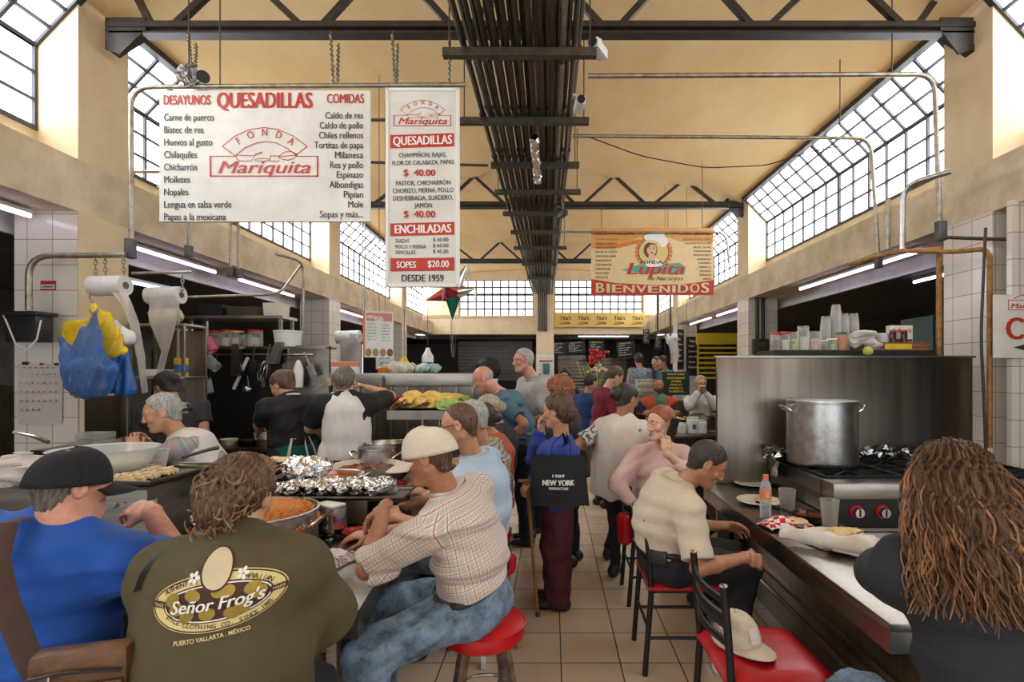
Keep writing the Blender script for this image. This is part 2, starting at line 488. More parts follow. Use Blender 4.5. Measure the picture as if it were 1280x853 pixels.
# clerestory windows: an upright band and a band leaning inwards above it
def clerestory(nm, P, s, y0, y1):
    root = bpy.data.objects.new(nm, None); COL.objects.link(root); root.location = SK(P, (y0 + y1) / 2, Z_S); structure(root)
    T = Matrix.Translation(Vector(root.location)).inverted()
    xi = P - s * .38
    f, g = MB(), MB(); f.X = T; g.X = T
    n = max(2, round((y1 - y0) / .31))
    W = lambda y, t: SK(P, y, Z_S + (Z_J - Z_S) * t)
    Q = lambda y, t: SK(P - s * .38 * t, y, Z_J + (Z_E - Z_J) * t)
    for F_, mm in ((W, m_pane), (Q, m_pane)):
        o = s * .012
        q = [Vector(F_(y, t)) + Vector((o, 0, 0)) for y, t in ((y0, 0), (y1, 0), (y1, 1), (y0, 1))]
        g.add(q + [p + Vector((s * .01, 0, 0)) for p in q], [(0, 1, 2, 3), (7, 6, 5, 4), (0, 4, 5, 1), (2, 6, 7, 3)], mm)
        for i in range(n + 1):
            y = y0 + (y1 - y0) * i / n; w = .05 if i in (0, n, n // 2) else .026
            f.beam(F_(y, 0), F_(y, 1), w, .03, m_frame, (0, 1, 0) if False else (1, 0, 0))
        for t in (0, .333, .667, 1):
            f.beam(F_(y0, t), F_(y1, t), (.034 if t in (0, 1) else .024), (.034 if t in (0, 1) else .024), m_frame)
    f.beam(Q(y0, 1.04), Q(y1, 1.04), .08, .10, m_black_steel)
    f.build('window_frame', root); g.build('window_panes', root)
wn = 1
for i, y in enumerate(PIL):
    ye = PIL[i + 1] if i + 1 < len(PIL) else Y1 - .05
    for P, s in ((PL, -1), (PR, 1)):
        clerestory('window_%d' % wn, P, s, y + .5, ye); wn += 1

for x0, x1 in ((-3.12, -.64), (.10, 3.05)):
    root = bpy.data.objects.new('window_%d' % wn, None); COL.objects.link(root); root.location = (0, Y1 + .2, 3.5); structure(root); wn += 1
    f, g = MB(), MB(); f.X = g.X = Matrix.Translation((0, -Y1 - .2, -3.5))
    g.box((x0, Y1 + .24, 3.5), (x1, Y1 + .25, 4.72), m_pane_dim)
    n = round((x1 - x0) / .27)
    for i in range(n + 1):
        x = x0 + (x1 - x0) * i / n; f.box((x - .02, Y1 + .17, 3.5), (x + .02, Y1 + .22, 4.72), m_frame)
    for i in range(6):
        z = 3.5 + 1.22 * i / 5; w = .034 if i == 3 else .02; f.box((x0, Y1 + .17, z - w), (x1, Y1 + .22, z + w), m_frame)
    f.build('window_frame', root); g.build('window_panes', root)

# ---------------------------------------------------------------- roof trusses
TRY = [4.32, 9.2, 13.85]
TRW = ['closest to the big menu boards', 'halfway down', 'at the far end']
for j, y in enumerate(TRY):
    root = thing('roof_truss', 'black steel roof truss with zigzag web spanning the hall, ' + TRW[j], 'roof truss', SK(-.13, y, 4.40), 0, 'roof trusses')
    T = Matrix.Translation(Vector(root.location)).inverted()
    c = MB(); c.X = T
    zc = 4.46 if j == 0 else 4.56
    xl, xr = FL - .02 - .02 * (y - 4.1) + .12, FR - .02 * (y - 4.1) + .02
    c.box((xl, y - .06, zc - .02), (xr, y + .06, zc + .02), m_black_steel); c.box((xl, y - .012, zc - .05), (xr, y + .012, zc + .06), m_black_steel)
    c.box((xl, y - .05, zc - .065), (xr, y + .05, zc - .05), m_black_steel)
    c.build('bottom_chord', root)
    xs = [-3.23 + 1.235 * i for i in range(6)]
    zt = [4.82, 4.99, 5.03, 5.04, 4.99, 4.8]
    for i, x in enumerate(xs):
        for d in (-1, 1):
            xe = x + d * .617
            if xe > 3.35 or xe < -3.6: xe = max(-3.5, min(3.3, xe))
            ze = 4.83 + .2 * max(0, 1 - (abs(xe + .1) / 3.3) ** 3)
            w = MB(); w.X = T
            w.beam((x + d * .06, y + d * .02, zc), (xe, y + d * .02, ze + .05), .05, .05, m_black_steel); w.build('web_bar', root)
    for x, s in ((xl, 1), (xr, -1)):
        w = MB(); w.X = T
        w.prism([(x - .03, zc + .06), (x - .03, zc - .20), (x + s * .12 - .03, zc - .24), (x + s * .30, zc - .04), (x + s * .30, zc + .06)][::-s], y - .05, y - .035, m_black_steel, 'y')
        w.beam((x - s * .0, y, zc - .2), (x + s * .26, y, zc - .03), .09, .05, m_black_steel)
        w.build('end_bracket', root)

# ---------------------------------------------------------------- conduit bundle under the ceiling
m_conduit = mat('black_conduit', (.035, .025, .018), .42, .3, var=.5, vscale=9, col2=(.07, .05, .035))
m_conduit_g = mat('grey_conduit', (.36, .32, .26), .4, .7, var=.4, vscale=9)
NC = 22
for i in range(NC):
    x = -.70 + .93 * i / (NC - 1) + random.uniform(-.005, .005)
    z = 4.19 + (.05 if i % 2 else 0)
    mb = MB(); r = .023 + .003 * (i % 3 == 0)
    g_ = i in (13, 18)
    xe = -.62 + .66 * i / (NC - 1)
    z += -.0 if i % 2 == 0 else .03
    r_down = i % 2 == 0 and 5 < i < 16
    ys = np.linspace(2.0, 16.9, 12)
    mb.tube([(x + (xe - x) * ((y - 2) / 14.9) ** 1.3 + .003 * math.sin(y * 3 + i), y, z + .004 * math.sin(y * 2 + i)) for y in ys] + ([(xe, 17.1, z - .12), (xe, 17.16, z - .35), (xe, 17.16, 2.95)] if r_down else [(xe, 17.2, z)]), r, m_conduit_g if g_ else m_conduit, 8)
    for y in (4.25, 5.2, 6.2, 8.0): mb.cyl((x + (xe - x) * ((y - 2) / 14.9) ** 1.3, y, z), (x + (xe - x) * ((y - 2) / 14.9) ** 1.3, y + .06, z), r * 1.35, m_conduit, 8)
    o = mb.build('conduit')
    tag(o, 'black conduit pipe of the bundle running under the middle of the ceiling' if not g_ else 'grey metal conduit pipe among the black ones of the ceiling bundle', 'conduit', 'black conduits of the ceiling bundle' if not g_ else 'grey conduits of the ceiling bundle')
m_sup = mat('support_channel', (.10, .085, .06), .5, .5, var=.5, vscale=12)
for j, (y, a, b) in enumerate(((4.12, -.86, .35), (5.24, -.93, .37), (6.35, -.74, .33), (7.3, -.80, .40), (8.3, -.78, .12), (9.4, -.74, .16), (10.6, -.78, .3), (12.2, -.7, .1), (14.0, -.66, .05))):
    root = thing('conduit_support', 'steel channel hanger crossing under the conduit bundle', 'support bar', (0, y, 4.12), 0, 'hangers under the conduit bundle')
    c = MB(); c.box((a, -.03, -.02), (b, .03, .03), m_sup); c.box((a, -.03, .03), (b, -.024, .045), m_sup); c.box((a, .024, .03), (b, .03, .045), m_sup); c.build('channel', root)
    for x in (a + .05, b - .05):
        r_ = MB(); r_.cyl((x, 0, -.03), (x, 0, .90), .006, m_sup, 6); r_.build('rod', root)
# ================================================================ people: bodies grown as one continuous surface
class Grid:
    def __init__(s, lo, hi, h):
        s.lo = np.array(lo, np.float32); s.h = h
        s.n = np.ceil((np.array(hi) - s.lo) / h).astype(int) + 1
        s.D = np.full(s.n, 10.0, np.float32)
    def sub(s, lo, hi):
        a = np.clip(np.floor((np.array(lo) - s.lo) / s.h).astype(int), 0, s.n - 1)
        b = np.clip(np.ceil((np.array(hi) - s.lo) / s.h).astype(int) + 1, 1, s.n)
        sl = tuple(slice(int(i), int(max(j, i + 1))) for i, j in zip(a, b))
        ax = [s.lo[k] + s.h * np.arange(sl[k].start, sl[k].stop, dtype=np.float32) for k in range(3)]
        return sl, (ax[0][:, None, None], ax[1][None, :, None], ax[2][None, None, :])
    def union(s, sl, d, k):
        D = s.D[sl]
        if k <= 0: np.minimum(D, d, out=D); return
        hh = np.clip(0.5 + 0.5 * (D - d) / k, 0, 1)
        s.D[sl] = D * (1 - hh) + d * hh - k * hh * (1 - hh)
    def carve(s, sl, d, k):
        D = s.D[sl]
        hh = np.clip(0.5 - 0.5 * (D + d) / max(k, 1e-5), 0, 1)
        s.D[sl] = D * (1 - hh) - d * hh + k * hh * (1 - hh)
    def cone(s, a, b, ra, rb, k=0.02, side=None, neg=False, ends=True):
        """tapering limb from a to b; radii numbers or (side, depth) pairs"""
        a, b = np.array(a, float), np.array(b, float)
        ra = (ra, ra) if np.isscalar(ra) else ra; rb = (rb, rb) if np.isscalar(rb) else rb
        w = b - a; L = np.linalg.norm(w)
        if L < 1e-5: w = np.array((0, 0, 1.0)); L = 1e-5
        else: w = w / L
        sd = np.array(side if side is not None else (1, 0, 0), float)
        sd = sd - w * sd.dot(w)
        if np.linalg.norm(sd) < 1e-3: sd = np.cross(w, (0, 0, 1.0) if abs(w[2]) < .9 else (0, 1.0, 0))
        sd /= np.linalg.norm(sd); dp = np.cross(w, sd)
        R = max(*ra, *rb) + k + 3 * s.h
        sl, (X, Y, Z) = s.sub(np.minimum(a, b) - R, np.maximum(a, b) + R)
        x, y, z = X - np.float32(a[0]), Y - np.float32(a[1]), Z - np.float32(a[2])
        t = x * w[0] + y * w[1] + z * w[2]
        u = x * sd[0] + y * sd[1] + z * sd[2]
        v = x * dp[0] + y * dp[1] + z * dp[2]
        tt = np.clip(t / L, 0, 1).astype(np.float32)
        ru = ra[0] + (rb[0] - ra[0]) * tt; rv = ra[1] + (rb[1] - ra[1]) * tt
        e = t - tt * L; re = np.minimum(ru, rv)
        q = np.sqrt((u / ru) ** 2 + (v / rv) ** 2 + (e / re) ** 2)
        d = (q - 1) * re
        (s.carve if neg else s.union)(sl, d, k)
    def ell(s, c, r, k=0.02, axes=None, neg=False):
        c = np.array(c, float); R = max(r) + k + 3 * s.h
        A = np.array(axes if axes is not None else np.eye(3), float)
        sl, (X, Y, Z) = s.sub(c - R, c + R)
        x, y, z = X - np.float32(c[0]), Y - np.float32(c[1]), Z - np.float32(c[2])
        q = 0
        for i in range(3):
            q = q + ((x * A[i][0] + y * A[i][1] + z * A[i][2]) / r[i]) ** 2
        d = (np.sqrt(q) - 1) * min(r)
        (s.carve if neg else s.union)(sl, d, k)
    def cut(s, p, n, k=0.004):
        """remove everything on the +n side of the plane through p"""
        n = np.array(n, float); n /= np.linalg.norm(n); p = np.array(p, float)
        sl, (X, Y, Z) = s.sub(s.lo, s.lo + s.h * s.n)
        d = (X - p[0]) * n[0] + (Y - p[1]) * n[1] + (Z - p[2]) * n[2]
        D = s.D; hh = np.clip(0.5 - 0.5 * (D - d) / k, 0, 1)
        s.D = (D * (1 - hh) + d * hh + k * hh * (1 - hh)).astype(np.float32)
    def displace(s, fn):
        m = np.abs(s.D) < 0.06
        I = np.argwhere(m)
        P = s.lo + I * s.h
        s.D[m] += fn(P).astype(np.float32)
    def mesh(s):
        D = s.D
        ins = D < 0
        c = ins[:-1, :-1, :-1].astype(np.int8)
        for dx, dy, dz in ((1, 0, 0), (0, 1, 0), (1, 1, 0), (0, 0, 1), (1, 0, 1), (0, 1, 1), (1, 1, 1)):
            c = c + ins[dx:D.shape[0] - 1 + dx, dy:D.shape[1] - 1 + dy, dz:D.shape[2] - 1 + dz]
        act = (c > 0) & (c < 8)
        I = np.argwhere(act)
        if not len(I): return np.zeros((0, 3)), np.zeros((0, 4), int)
        ids = np.full(act.shape, -1, np.int32); ids[act] = np.arange(len(I))
        off = np.array([(0, 0, 0), (1, 0, 0), (0, 1, 0), (1, 1, 0), (0, 0, 1), (1, 0, 1), (0, 1, 1), (1, 1, 1)])
        cv = np.stack([D[I[:, 0] + o[0], I[:, 1] + o[1], I[:, 2] + o[2]] for o in off], 1)
        acc = np.zeros((len(I), 3)); cnt = np.zeros(len(I))
        for i in range(8):
            for ax in range(3):
                j = i | (1 << ax)
                if j == i: continue
                A, B = cv[:, i], cv[:, j]; m = (A < 0) != (B < 0)
                t = np.where(m, A / np.where(m, A - B, 1), 0)
                p = off[i] + t[:, None] * (off[j] - off[i])
                acc += p * m[:, None]; cnt += m
        V = s.lo + (I + acc / cnt[:, None]) * s.h
        F = []
        for ax in range(3):
            a, b = np.take(ins, range(D.shape[ax] - 1), ax), np.take(ins, range(1, D.shape[ax]), ax)
            E = np.argwhere(a != b); sgn = a[tuple(E.T)]
            u, v = (ax + 1) % 3, (ax + 2) % 3
            ok = (E[:, u] > 0) & (E[:, v] > 0) & (E[:, u] < D.shape[u] - 1) & (E[:, v] < D.shape[v] - 1)
            E, sgn = E[ok], sgn[ok]
            def cell(du, dv):
                q = E.copy(); q[:, u] -= du; q[:, v] -= dv
                return ids[q[:, 0], q[:, 1], q[:, 2]]
            Q = np.stack([cell(1, 1), cell(0, 1), cell(0, 0), cell(1, 0)], 1)
            Q[~sgn] = Q[~sgn][:, ::-1]
            F.append(Q)
        F = np.concatenate(F)
        return V, F[(F >= 0).all(1)]

def sdf_object(name, g, m, parent, uvfn=None):
    V, F = g.mesh()
    me = _np_mesh(name, V, F)
    me.materials.append(m)
    if uvfn is not None and len(V):
        at_ = me.attributes.new('cloth', 'FLOAT_VECTOR', 'POINT')
        at_.data.foreach_set('vector', np.asarray(uvfn(np.array(V)), np.float32).ravel())
    o = bpy.data.objects.new(name, me); COL.objects.link(o); o.parent = parent
    return o

def folds(amp, f=14.0, seed=0, stretch=(1, 1, 1), fine=0.3):
    r = np.random.default_rng(seed)
    K = r.normal(size=(5, 3)) * f; ph = r.uniform(0, 6.28, 5); st = np.array(stretch)
    def fn(P):
        Q = P * st
        w = np.sin(Q @ K[0] * 0.5 + ph[0]) * 1.6 + np.sin(Q @ K[4] * 0.35 + ph[4])
        a = np.sin(Q @ K[1] + w + ph[1]); b = np.sin(Q @ K[2] * 1.7 + 1.3 * w + ph[2])
        c = np.sin(Q @ K[3] * 2.9 + 2 * a + ph[3])
        return amp * (0.75 * np.abs(a) ** 1.5 * np.sign(a) + 0.55 * (np.abs(b) ** .7 * np.sign(b)) + fine * c * 0.9)
    return fn

def ik(S, W, l1, l2, pole):
    S, W, pole = np.array(S, float), np.array(W, float), np.array(pole, float)
    d = W - S; L = np.linalg.norm(d); d = d / max(L, 1e-6)
    L = min(L, (l1 + l2) * 0.998); W = S + d * L
    a = (l1 * l1 - l2 * l2 + L * L) / (2 * L); h = math.sqrt(max(l1 * l1 - a * a, 0))
    p = pole - d * pole.dot(d)
    if np.linalg.norm(p) < 1e-4: p = np.cross(d, (1, 0, 0))
    p /= np.linalg.norm(p)
    return S + d * a + p * h, W

def unit(v):
    v = np.array(v, float); return v / max(1e-9, np.linalg.norm(v))

def skin_mat(name, col):
    if name in MATS: return MATS[name]
    m = mat(name, col, rough=0.45, var=0.22, vscale=22, bump=0.25, bscale=140, col2=(col[0] * .86, col[1] * .70, col[2] * .62))
    return m

def cloth_mat(name, col, rough=0.85, var=0.14, weave=0.35, pattern=None, cols=None, scale=1.0, sheen=0.0):
    """woven cloth; pattern 'check' / 'plaid' / 'speck' / 'stripe' follows the cloth coordinates of the garment"""
    if name in MATS: return MATS[name]
    m = mat(name, col, rough=rough, var=var, vscale=9, bump=weave, bscale=90, sheen=sheen)
    if not pattern: return m
    nt = m.node_tree; L = nt.links.new; b = nt.nodes['Principled BSDF']
    at_ = nd(nt, 'ShaderNodeAttribute', attribute_name='cloth'); sp = nd(nt, 'ShaderNodeSeparateXYZ'); L(at_.outputs['Vector'], sp.inputs[0])
    src = b.inputs['Base Color'].links[0].from_socket
    def line(sock, period, width, off=0.0):
        a = nd(nt, 'ShaderNodeMath', operation='MULTIPLY_ADD'); L(sock, a.inputs[0]); a.inputs[1].default_value = 1 / (period * scale); a.inputs[2].default_value = off + 50
        f = nd(nt, 'ShaderNodeMath', operation='FRACT'); L(a.outputs[0], f.inputs[0])
        l = nd(nt, 'ShaderNodeMath', operation='LESS_THAN'); L(f.outputs[0], l.inputs[0]); l.inputs[1].default_value = width
        return l.outputs[0]
    def comb(op, p, q):
        n = nd(nt, 'ShaderNodeMath', operation=op); L(p, n.inputs[0]); L(q, n.inputs[1]); return n.outputs[0]
    def over(fac, color, k=1.0):
        nonlocal src
        f = nd(nt, 'ShaderNodeMath', operation='MULTIPLY'); L(fac, f.inputs[0]); f.inputs[1].default_value = k
        mx = nd(nt, 'ShaderNodeMix', data_type='RGBA'); L(f.outputs[0], mx.inputs[0]); L(src, mx.inputs[6]); mx.inputs[7].default_value = (*color, 1); src = mx.outputs[2]
    u, v = sp.outputs[0], sp.outputs[1]
    if pattern == 'plaid':       # grey checks crossed by thin red lines
        over(line(u, .034, .5, .72), cols[0], .33); over(line(v, .034, .5, .72), cols[0], .33)
        over(comb('MAXIMUM', line(u, .034, .085), line(v, .034, .085)), cols[1], .85)
    elif pattern == 'check':     # small two-colour check
        over(line(u, .022, .42), cols[0], .6); over(line(v, .022, .42), cols[0], .6)
        over(comb('MULTIPLY', line(u, .044, .3), line(v, .044, .9)), cols[1], .55)
    elif pattern == 'speck':
        nz = nd(nt, 'ShaderNodeTexNoise'); nz.inputs['Scale'].default_value = 38 / scale; nz.inputs['Detail'].default_value = 3
        tc = nd(nt, 'ShaderNodeTexCoord'); L(tc.outputs['Object'], nz.inputs['Vector'])
        g = nd(nt, 'ShaderNodeMath', operation='GREATER_THAN'); L(nz.outputs['Fac'], g.inputs[0]); g.inputs[1].default_value = .54
        over(g.outputs[0], cols[0], .9)
    elif pattern == 'stripe':
        over(line(u, .05, .3), cols[0], .6); over(line(u, .05, .2, .45), cols[1], .6); over(line(u, .05, .15, .75), cols[2], .6)
    L(src, b.inputs['Base Color'])
    return m

def hair_mat(name, col, hi=None, scale=1.0, axis='z'):
    if name in MATS: return MATS[name]
    hi = hi or tuple(min(1, c * 2.2 + .02) for c in col)
    m = mat(name, hi, rough=0.42, var=0.5, vscale=30 * scale, bump=0.5, bscale=70 * scale, stretch=(3.0, 3.0, 0.5), col2=col)
    return m

SKIN = {'tan': (.56, .30, .18), 'pale': (.68, .41, .28), 'brown': (.43, .205, .115), 'ruddy': (.60, .30, .20)}

def person(label, loc, yaw, pelvis, neck, head, skin='tan', group=None, name='person', scale=1.0, sw=.185, g=1.0, fem=False,
           sh_yaw=None, hd=(None, 0.0, 0.0), hands=None, poles=None, legs=None, shirt=None, pants=None, hair=None,
           res=.008, cres=None, hunch=.0, curl=(.5, .5), hdir=(None, None), hnor=(None, None), neck_r=.054, belly=0.0, lower=True,
           waist=None, face=True, hsize=1.0, arm_r=1.0, foot=None, brow=(.05, .03, .02), raw_arms=None, leg_r=1.0, slope=.072):
    """loc: foot of the figure; every other point is a place in the hall.  yaw 0 looks away down the aisle, 90 looks to the left wall."""
    root = thing(name, label, 'person', (loc[0], loc[1], 0), math.radians(yaw), group)
    cr, sr = math.cos(math.radians(yaw)), math.sin(math.radians(yaw))
    def lo(p): x, y = p[0] - loc[0], p[1] - loc[1]; return np.array((cr * x + sr * y, -sr * x + cr * y, p[2]))
    def ld(d): return np.array((cr * d[0] + sr * d[1], -sr * d[0] + cr * d[1], d[2]))
    S = scale
    P, N, H = lo(pelvis), lo(neck), lo(head)
    U = unit(N - P)
    a = math.radians((sh_yaw if sh_yaw is not None else yaw) - yaw)
    R = np.array((math.cos(a), math.sin(a), 0)); R = unit(R - U * R.dot(U)); Fw = np.cross(U, R)
    Rp = np.array((1.0, 0, 0))
    T = np.linalg.norm(N - P)
    M = P + (N - P) * .45 - Fw * hunch; C = P + (N - P) * .76 - Fw * hunch * .8
    sh = [N - U * slope * S + R * (s * sw) + Fw * .0 for s in (-1, 1)]
    l1, l2 = .285 * S, .25 * S
    wr, el = [], []
    for i, s in enumerate((-1, 1)):
        w = lo(hands[i]) if hands and hands[i] is not None else sh[i] - U * (l1 + l2) * .97 + R * s * .06 + Fw * .06
        pol = ld(poles[i]) if poles and poles[i] is not None else -Fw * 1.0 - U * .4 + R * s * .35
        e, w = ik(sh[i], w, l1, l2, pol); wr.append(w); el.append(e)
    hips = [P + Rp * (s * .09 * S) - np.array((0, 0, .02)) for s in (-1, 1)]
    kn, an = [], []
    for i, s in enumerate((-1, 1)):
        if legs and legs[i] is not None:
            k_, a_ = lo(legs[i][0]), lo(legs[i][1])
        else:
            a_ = np.array((s * .09 * S, -.01 + .06 * (s if foot else 0), .085)); k_ = (hips[i] + a_) / 2 + np.array((0, .015, .01))
        kn.append(k_); an.append(a_)
    hy = math.radians((hd[0] if hd[0] is not None else yaw) - yaw); hp = math.radians(hd[1]); hr_ = math.radians(hd[2])
    from mathutils import Euler
    Rm = np.array(Euler((0, 0, hy)).to_matrix()) @ np.array(Euler((-hp, 0, 0)).to_matrix()) @ np.array(Euler((0, hr_, 0)).to_matrix())
    hx, hf, hu = Rm[:, 0], Rm[:, 1], Rm[:, 2]
    def HP(x, f, u): return H + (hx * x + hf * f + hu * u) * hsize
    HA = [hx, hf, hu]
    hs = hsize
    # ---------- body
    pts = np.array([P, N, H, *sh, *wr, *el, *hips, *((kn + an) if lower else [])])
    lo_, hi_ = pts.min(0) - .23, pts.max(0) + .23
    if not lower: lo_[2] = max(lo_[2], min(P[2] - .22, min(w[2] for w in wr) - .15))
    B = Grid(lo_, hi_, res)
    gx, gy = (.155 if not fem else .165) * S * g, .105 * S * g
    w_, q_ = (.84, .80) if shirt else (1, 1)          # a little slimmer where cloth covers it
    B.cone(P - U * .03, M, (gx * w_, gy * w_), (.128 * S * g * w_, .094 * S * g * w_), .05, R)
    B.cone(M, C, (.128 * S * g * w_, .094 * S * g * w_), (.142 * S * w_ * (1 + (g - 1) * .6), .105 * S * g * w_), .05, R)
    B.cone(C, N - U * .03, (.135 * S * w_, .095 * S * w_), (.075 * S * w_, .06 * S * w_), .05, R)
    
    if fem:
        for s in (-1, 1): B.ell(C + R * s * .065 + Fw * (.07 + .03 * (g - 1)) - U * .03, (.05 * g, .045 * g, .052), .04, [R, Fw, U])
    for i, s in enumerate((-1, 1)):
        B.cone(N - U * .01, sh[i], .045 * S * q_, .05 * S * q_, .04)
        B.cone(sh[i], el[i], .05 * S * arm_r * q_, .038 * S * arm_r, .03)
        fm = el[i] * .65 + wr[i] * .35
        B.cone(el[i], fm, .038 * S * arm_r, .039 * S * arm_r, .015); B.cone(fm, wr[i], .038 * S * arm_r, (.027 * S, .024 * S), .015)
        # hand
        d = ld(hdir[i]) if hdir[i] is not None else wr[i] - el[i]
        d = unit(d)
        nn = ld(hnor[i]) if hnor[i] is not None else np.array((-s * .8, .2, -.5))
        nn = unit(nn - d * nn.dot(d)); ac = np.cross(d, nn) * s        # thumb side
        W = wr[i]; q = S * .98
        hk = max(.006, res * .8); fr = max(.0078 * q, res * .82)
        B.cone(W - d * .01, W + d * .04 * q, (.026 * q, .019 * q), (.036 * q, .017 * q), .012, ac)
        B.cone(W + d * .04 * q, W + d * .083 * q, (.036 * q, .016 * q), (.038 * q, .012 * q), .01, ac)
        cu = curl[i]
        for j, (off, ln) in enumerate(((.029, .076), (.0095, .086), (-.0105, .079), (-.029, .062))):
            b0 = W + (d * (.086 - .006 * abs(j - 1.2)) + ac * off) * q; dd = unit(d + ac * off * (3.5 - 2.5 * cu)); ang = 0
            for sgi, (fl, rr) in enumerate(((.47, 1.06), (.30, .97), (.23, .86))):
                ang += cu * (.9, 1.05, .6)[sgi]
                v = dd * math.cos(ang) + nn * math.sin(ang)
                b1 = b0 + v * ln * fl * q
                B.cone(b0, b1, fr * rr, fr * rr * .93, hk * .6); b0 = b1
        t0 = W + (d * .022 + ac * .026 + nn * .006) * q; t1 = t0 + unit(d * .75 + ac * .75 + nn * (.25 + .5 * cu)) * .040 * q
        t2 = t1 + unit(d * .9 + ac * (.25 - .4 * cu) + nn * (.2 + .6 * cu)) * .032 * q; t3 = t2 + unit(d * .9 + ac * (.05 - .5 * cu) + nn * (.2 + .5 * cu)) * .024 * q
        B.cone(t0, t1, fr * 1.65, fr * 1.2, .012); B.cone(t1, t2, fr * 1.15, fr * 1.1, hk); B.cone(t2, t3, fr * 1.08, fr * .9, hk)
    if lower:
        for i in (0, 1):
            B.cone(hips[i], kn[i], .066 * S * g, .042 * S, .04); B.cone(kn[i], an[i], .042 * S, .030 * S, .02)
            ff = unit((an[i] - kn[i]) * np.array((.0, .0, 0)) + np.array((0, 1.0, 0)))
            B.cone(an[i] - ff * .03 - np.array((0, 0, .03)), an[i] + ff * .13 - np.array((0, 0, .055)), (.034, .035), (.036, .02), .02, (1, 0, 0))
    # neck and head
    B.cone(N - U * .04, H - hu * .05 * hs - hf * .012, neck_r * S * 1.08, neck_r * hs, .03)
    B.ell(HP(0, -.012, .028), (.073 * hs, .092 * hs, .086 * hs), .02, HA)
    B.cone(HP(0, .028, .012), HP(0, .052, -.078), (.060 * hs, .058 * hs), (.034 * hs, .034 * hs), .035, hx)
    B.cone(HP(-.042, .0, -.05), HP(-.020, .058, -.092), .026 * hs, .017 * hs, .025); B.cone(HP(.042, .0, -.05), HP(.020, .058, -.092), .026 * hs, .017 * hs, .025)
    if face:
        B.cone(HP(0, .085, .018), HP(0, .104, -.026), (.0085 * hs, .010 * hs), (.0145 * hs, .013 * hs), .012, hx)
        for s in (-1, 1):
            B.ell(HP(s * .012, .098, -.030), (.0085 * hs, .011 * hs, .008 * hs), .006, HA)
            B.ell(HP(s * .031, .090, .010), (.017 * hs, .013 * hs, .012 * hs), .010, HA, neg=True)
            B.cone(HP(s * .014, .082, .026), HP(s * .048, .068, .026), .010 * hs, .008 * hs, .012)
            B.ell(HP(s * .040, .062, -.022), (.022 * hs, .018 * hs, .018 * hs), .02, HA)
            B.ell(HP(s * .031, .078, .009), (.0145 * hs, .0125 * hs, .0115 * hs), .003, HA)
        B.cone(HP(-.021, .083, -.052), HP(.021, .083, -.052), .0065 * hs, .0065 * hs, .007); B.cone(HP(-.017, .083, -.064), HP(.017, .083, -.064), .0078 * hs, .0078 * hs, .007)
        B.ell(HP(0, .080, -.094), (.019 * hs, .016 * hs, .015 * hs), .015, HA)
    for s in (-1, 1):
        ax = [unit(hx + hf * s * -.35), unit(hf + hx * s * .35), hu]
        B.ell(HP(s * .079, -.012, -.002), (.010 * hs, .021 * hs, .033 * hs), .006, ax)
        B.ell(HP(s * .088, -.006, .002), (.006 * hs, .012 * hs, .02 * hs), .004, ax, neg=True)
    body = sdf_object('body', B, skin_mat('skin_' + skin, SKIN[skin]), root)
    if face:
        e = MB()
        wh, dk = mat('eye_white', (.75, .70, .64), .2), mat('eye_iris', (.03, .015, .01), .1)
        for s in (-1, 1):
            e.ball(HP(s * .031, .0803, .007), .0105 * hs, wh, 12, 8); e.ball(HP(s * .031, .0868, .007), .0054 * hs, dk, 10, 6)
        e.build('eyes', root)
        lp = MB(); lm = mat('lip_' + skin, (SKIN[skin][0] * .75, SKIN[skin][1] * .5, SKIN[skin][2] * .55), .4)
        for z, r in ((-.0525, .0055), (-.0635, .0065)):
            lp.tube([HP(x, .0885 - 9 * x * x, z) for x in (-.021, -.012, 0, .012, .021)], [.002, r * .8, r, r * .8, .002], lm, 8)
        lp.build('lips', root)
        eb = MB(); em = hair_mat('brow_%d_%d' % (brow[0] * 100, brow[1] * 100), brow)
        for s in (-1, 1):
            eb.tube([HP(s * x, f, u) for x, f, u in ((.012, .0935, .026), (.028, .090, .033), (.048, .074, .027))], [.003, .0045, .002], em, 6)
        eb.build('eyebrows', root)
    info = dict(root=root, body=body, P=P, N=N, H=H, U=U, R=R, F=Fw, M=M, C=C, sh=sh, el=el, wr=wr, HP=HP, HA=HA, hs=hs, hips=hips, kn=kn, an=an, S=S, g=g, lo=lo, ld=ld, gx=gx, gy=gy, hx=hx, hf=hf, hu=hu)
    cres = cres or res
    # ---------- shirt
    if shirt:
        e = shirt.get('ease', .012); sl = shirt.get('sleeve', .75); drop = shirt.get('drop', .10)
        pts = np.array([P, N, *sh, *el, *(wr if sl > 1 else el)])
        Q = Grid(pts.min(0) - .26, pts.max(0) + .2, cres)
        bl = shirt.get('bulk', 1.0)
        arms = []
        for i, s in enumerate((-1, 1)):
            ra = (.055 * S * arm_r + e) * bl; 
            if sl <= 1:
                ce = sh[i] + (el[i] - sh[i]) * sl
                Q.cone(sh[i], ce + (el[i] - sh[i]) * .12, ra, (.05 * S * arm_r + e * 1.2) * bl, .03)
                ax = unit(el[i] - sh[i])
                Q2 = ax
                # flat cuff: carve the rounded end away
                sl_, (X, Y, Z) = Q.sub(ce - .13, ce + .13)
                dd = (X - ce[0]) * ax[0] + (Y - ce[1]) * ax[1] + (Z - ce[2]) * ax[2]
                dist = np.sqrt((X - ce[0]) ** 2 + (Y - ce[1]) ** 2 + (Z - ce[2]) ** 2)
                D = Q.D[sl_]; Q.D[sl_] = np.where(dist < .12, np.maximum(D, dd), D)
            else:
                Q.cone(sh[i], el[i], ra, .046 * S * arm_r + e, .03)
                ce = el[i] + (wr[i] - el[i]) * (sl - 1)
                Q.cone(el[i], ce, .046 * S * arm_r + e, .034 * S * arm_r + e * shirt.get('cuff', .8), .02)
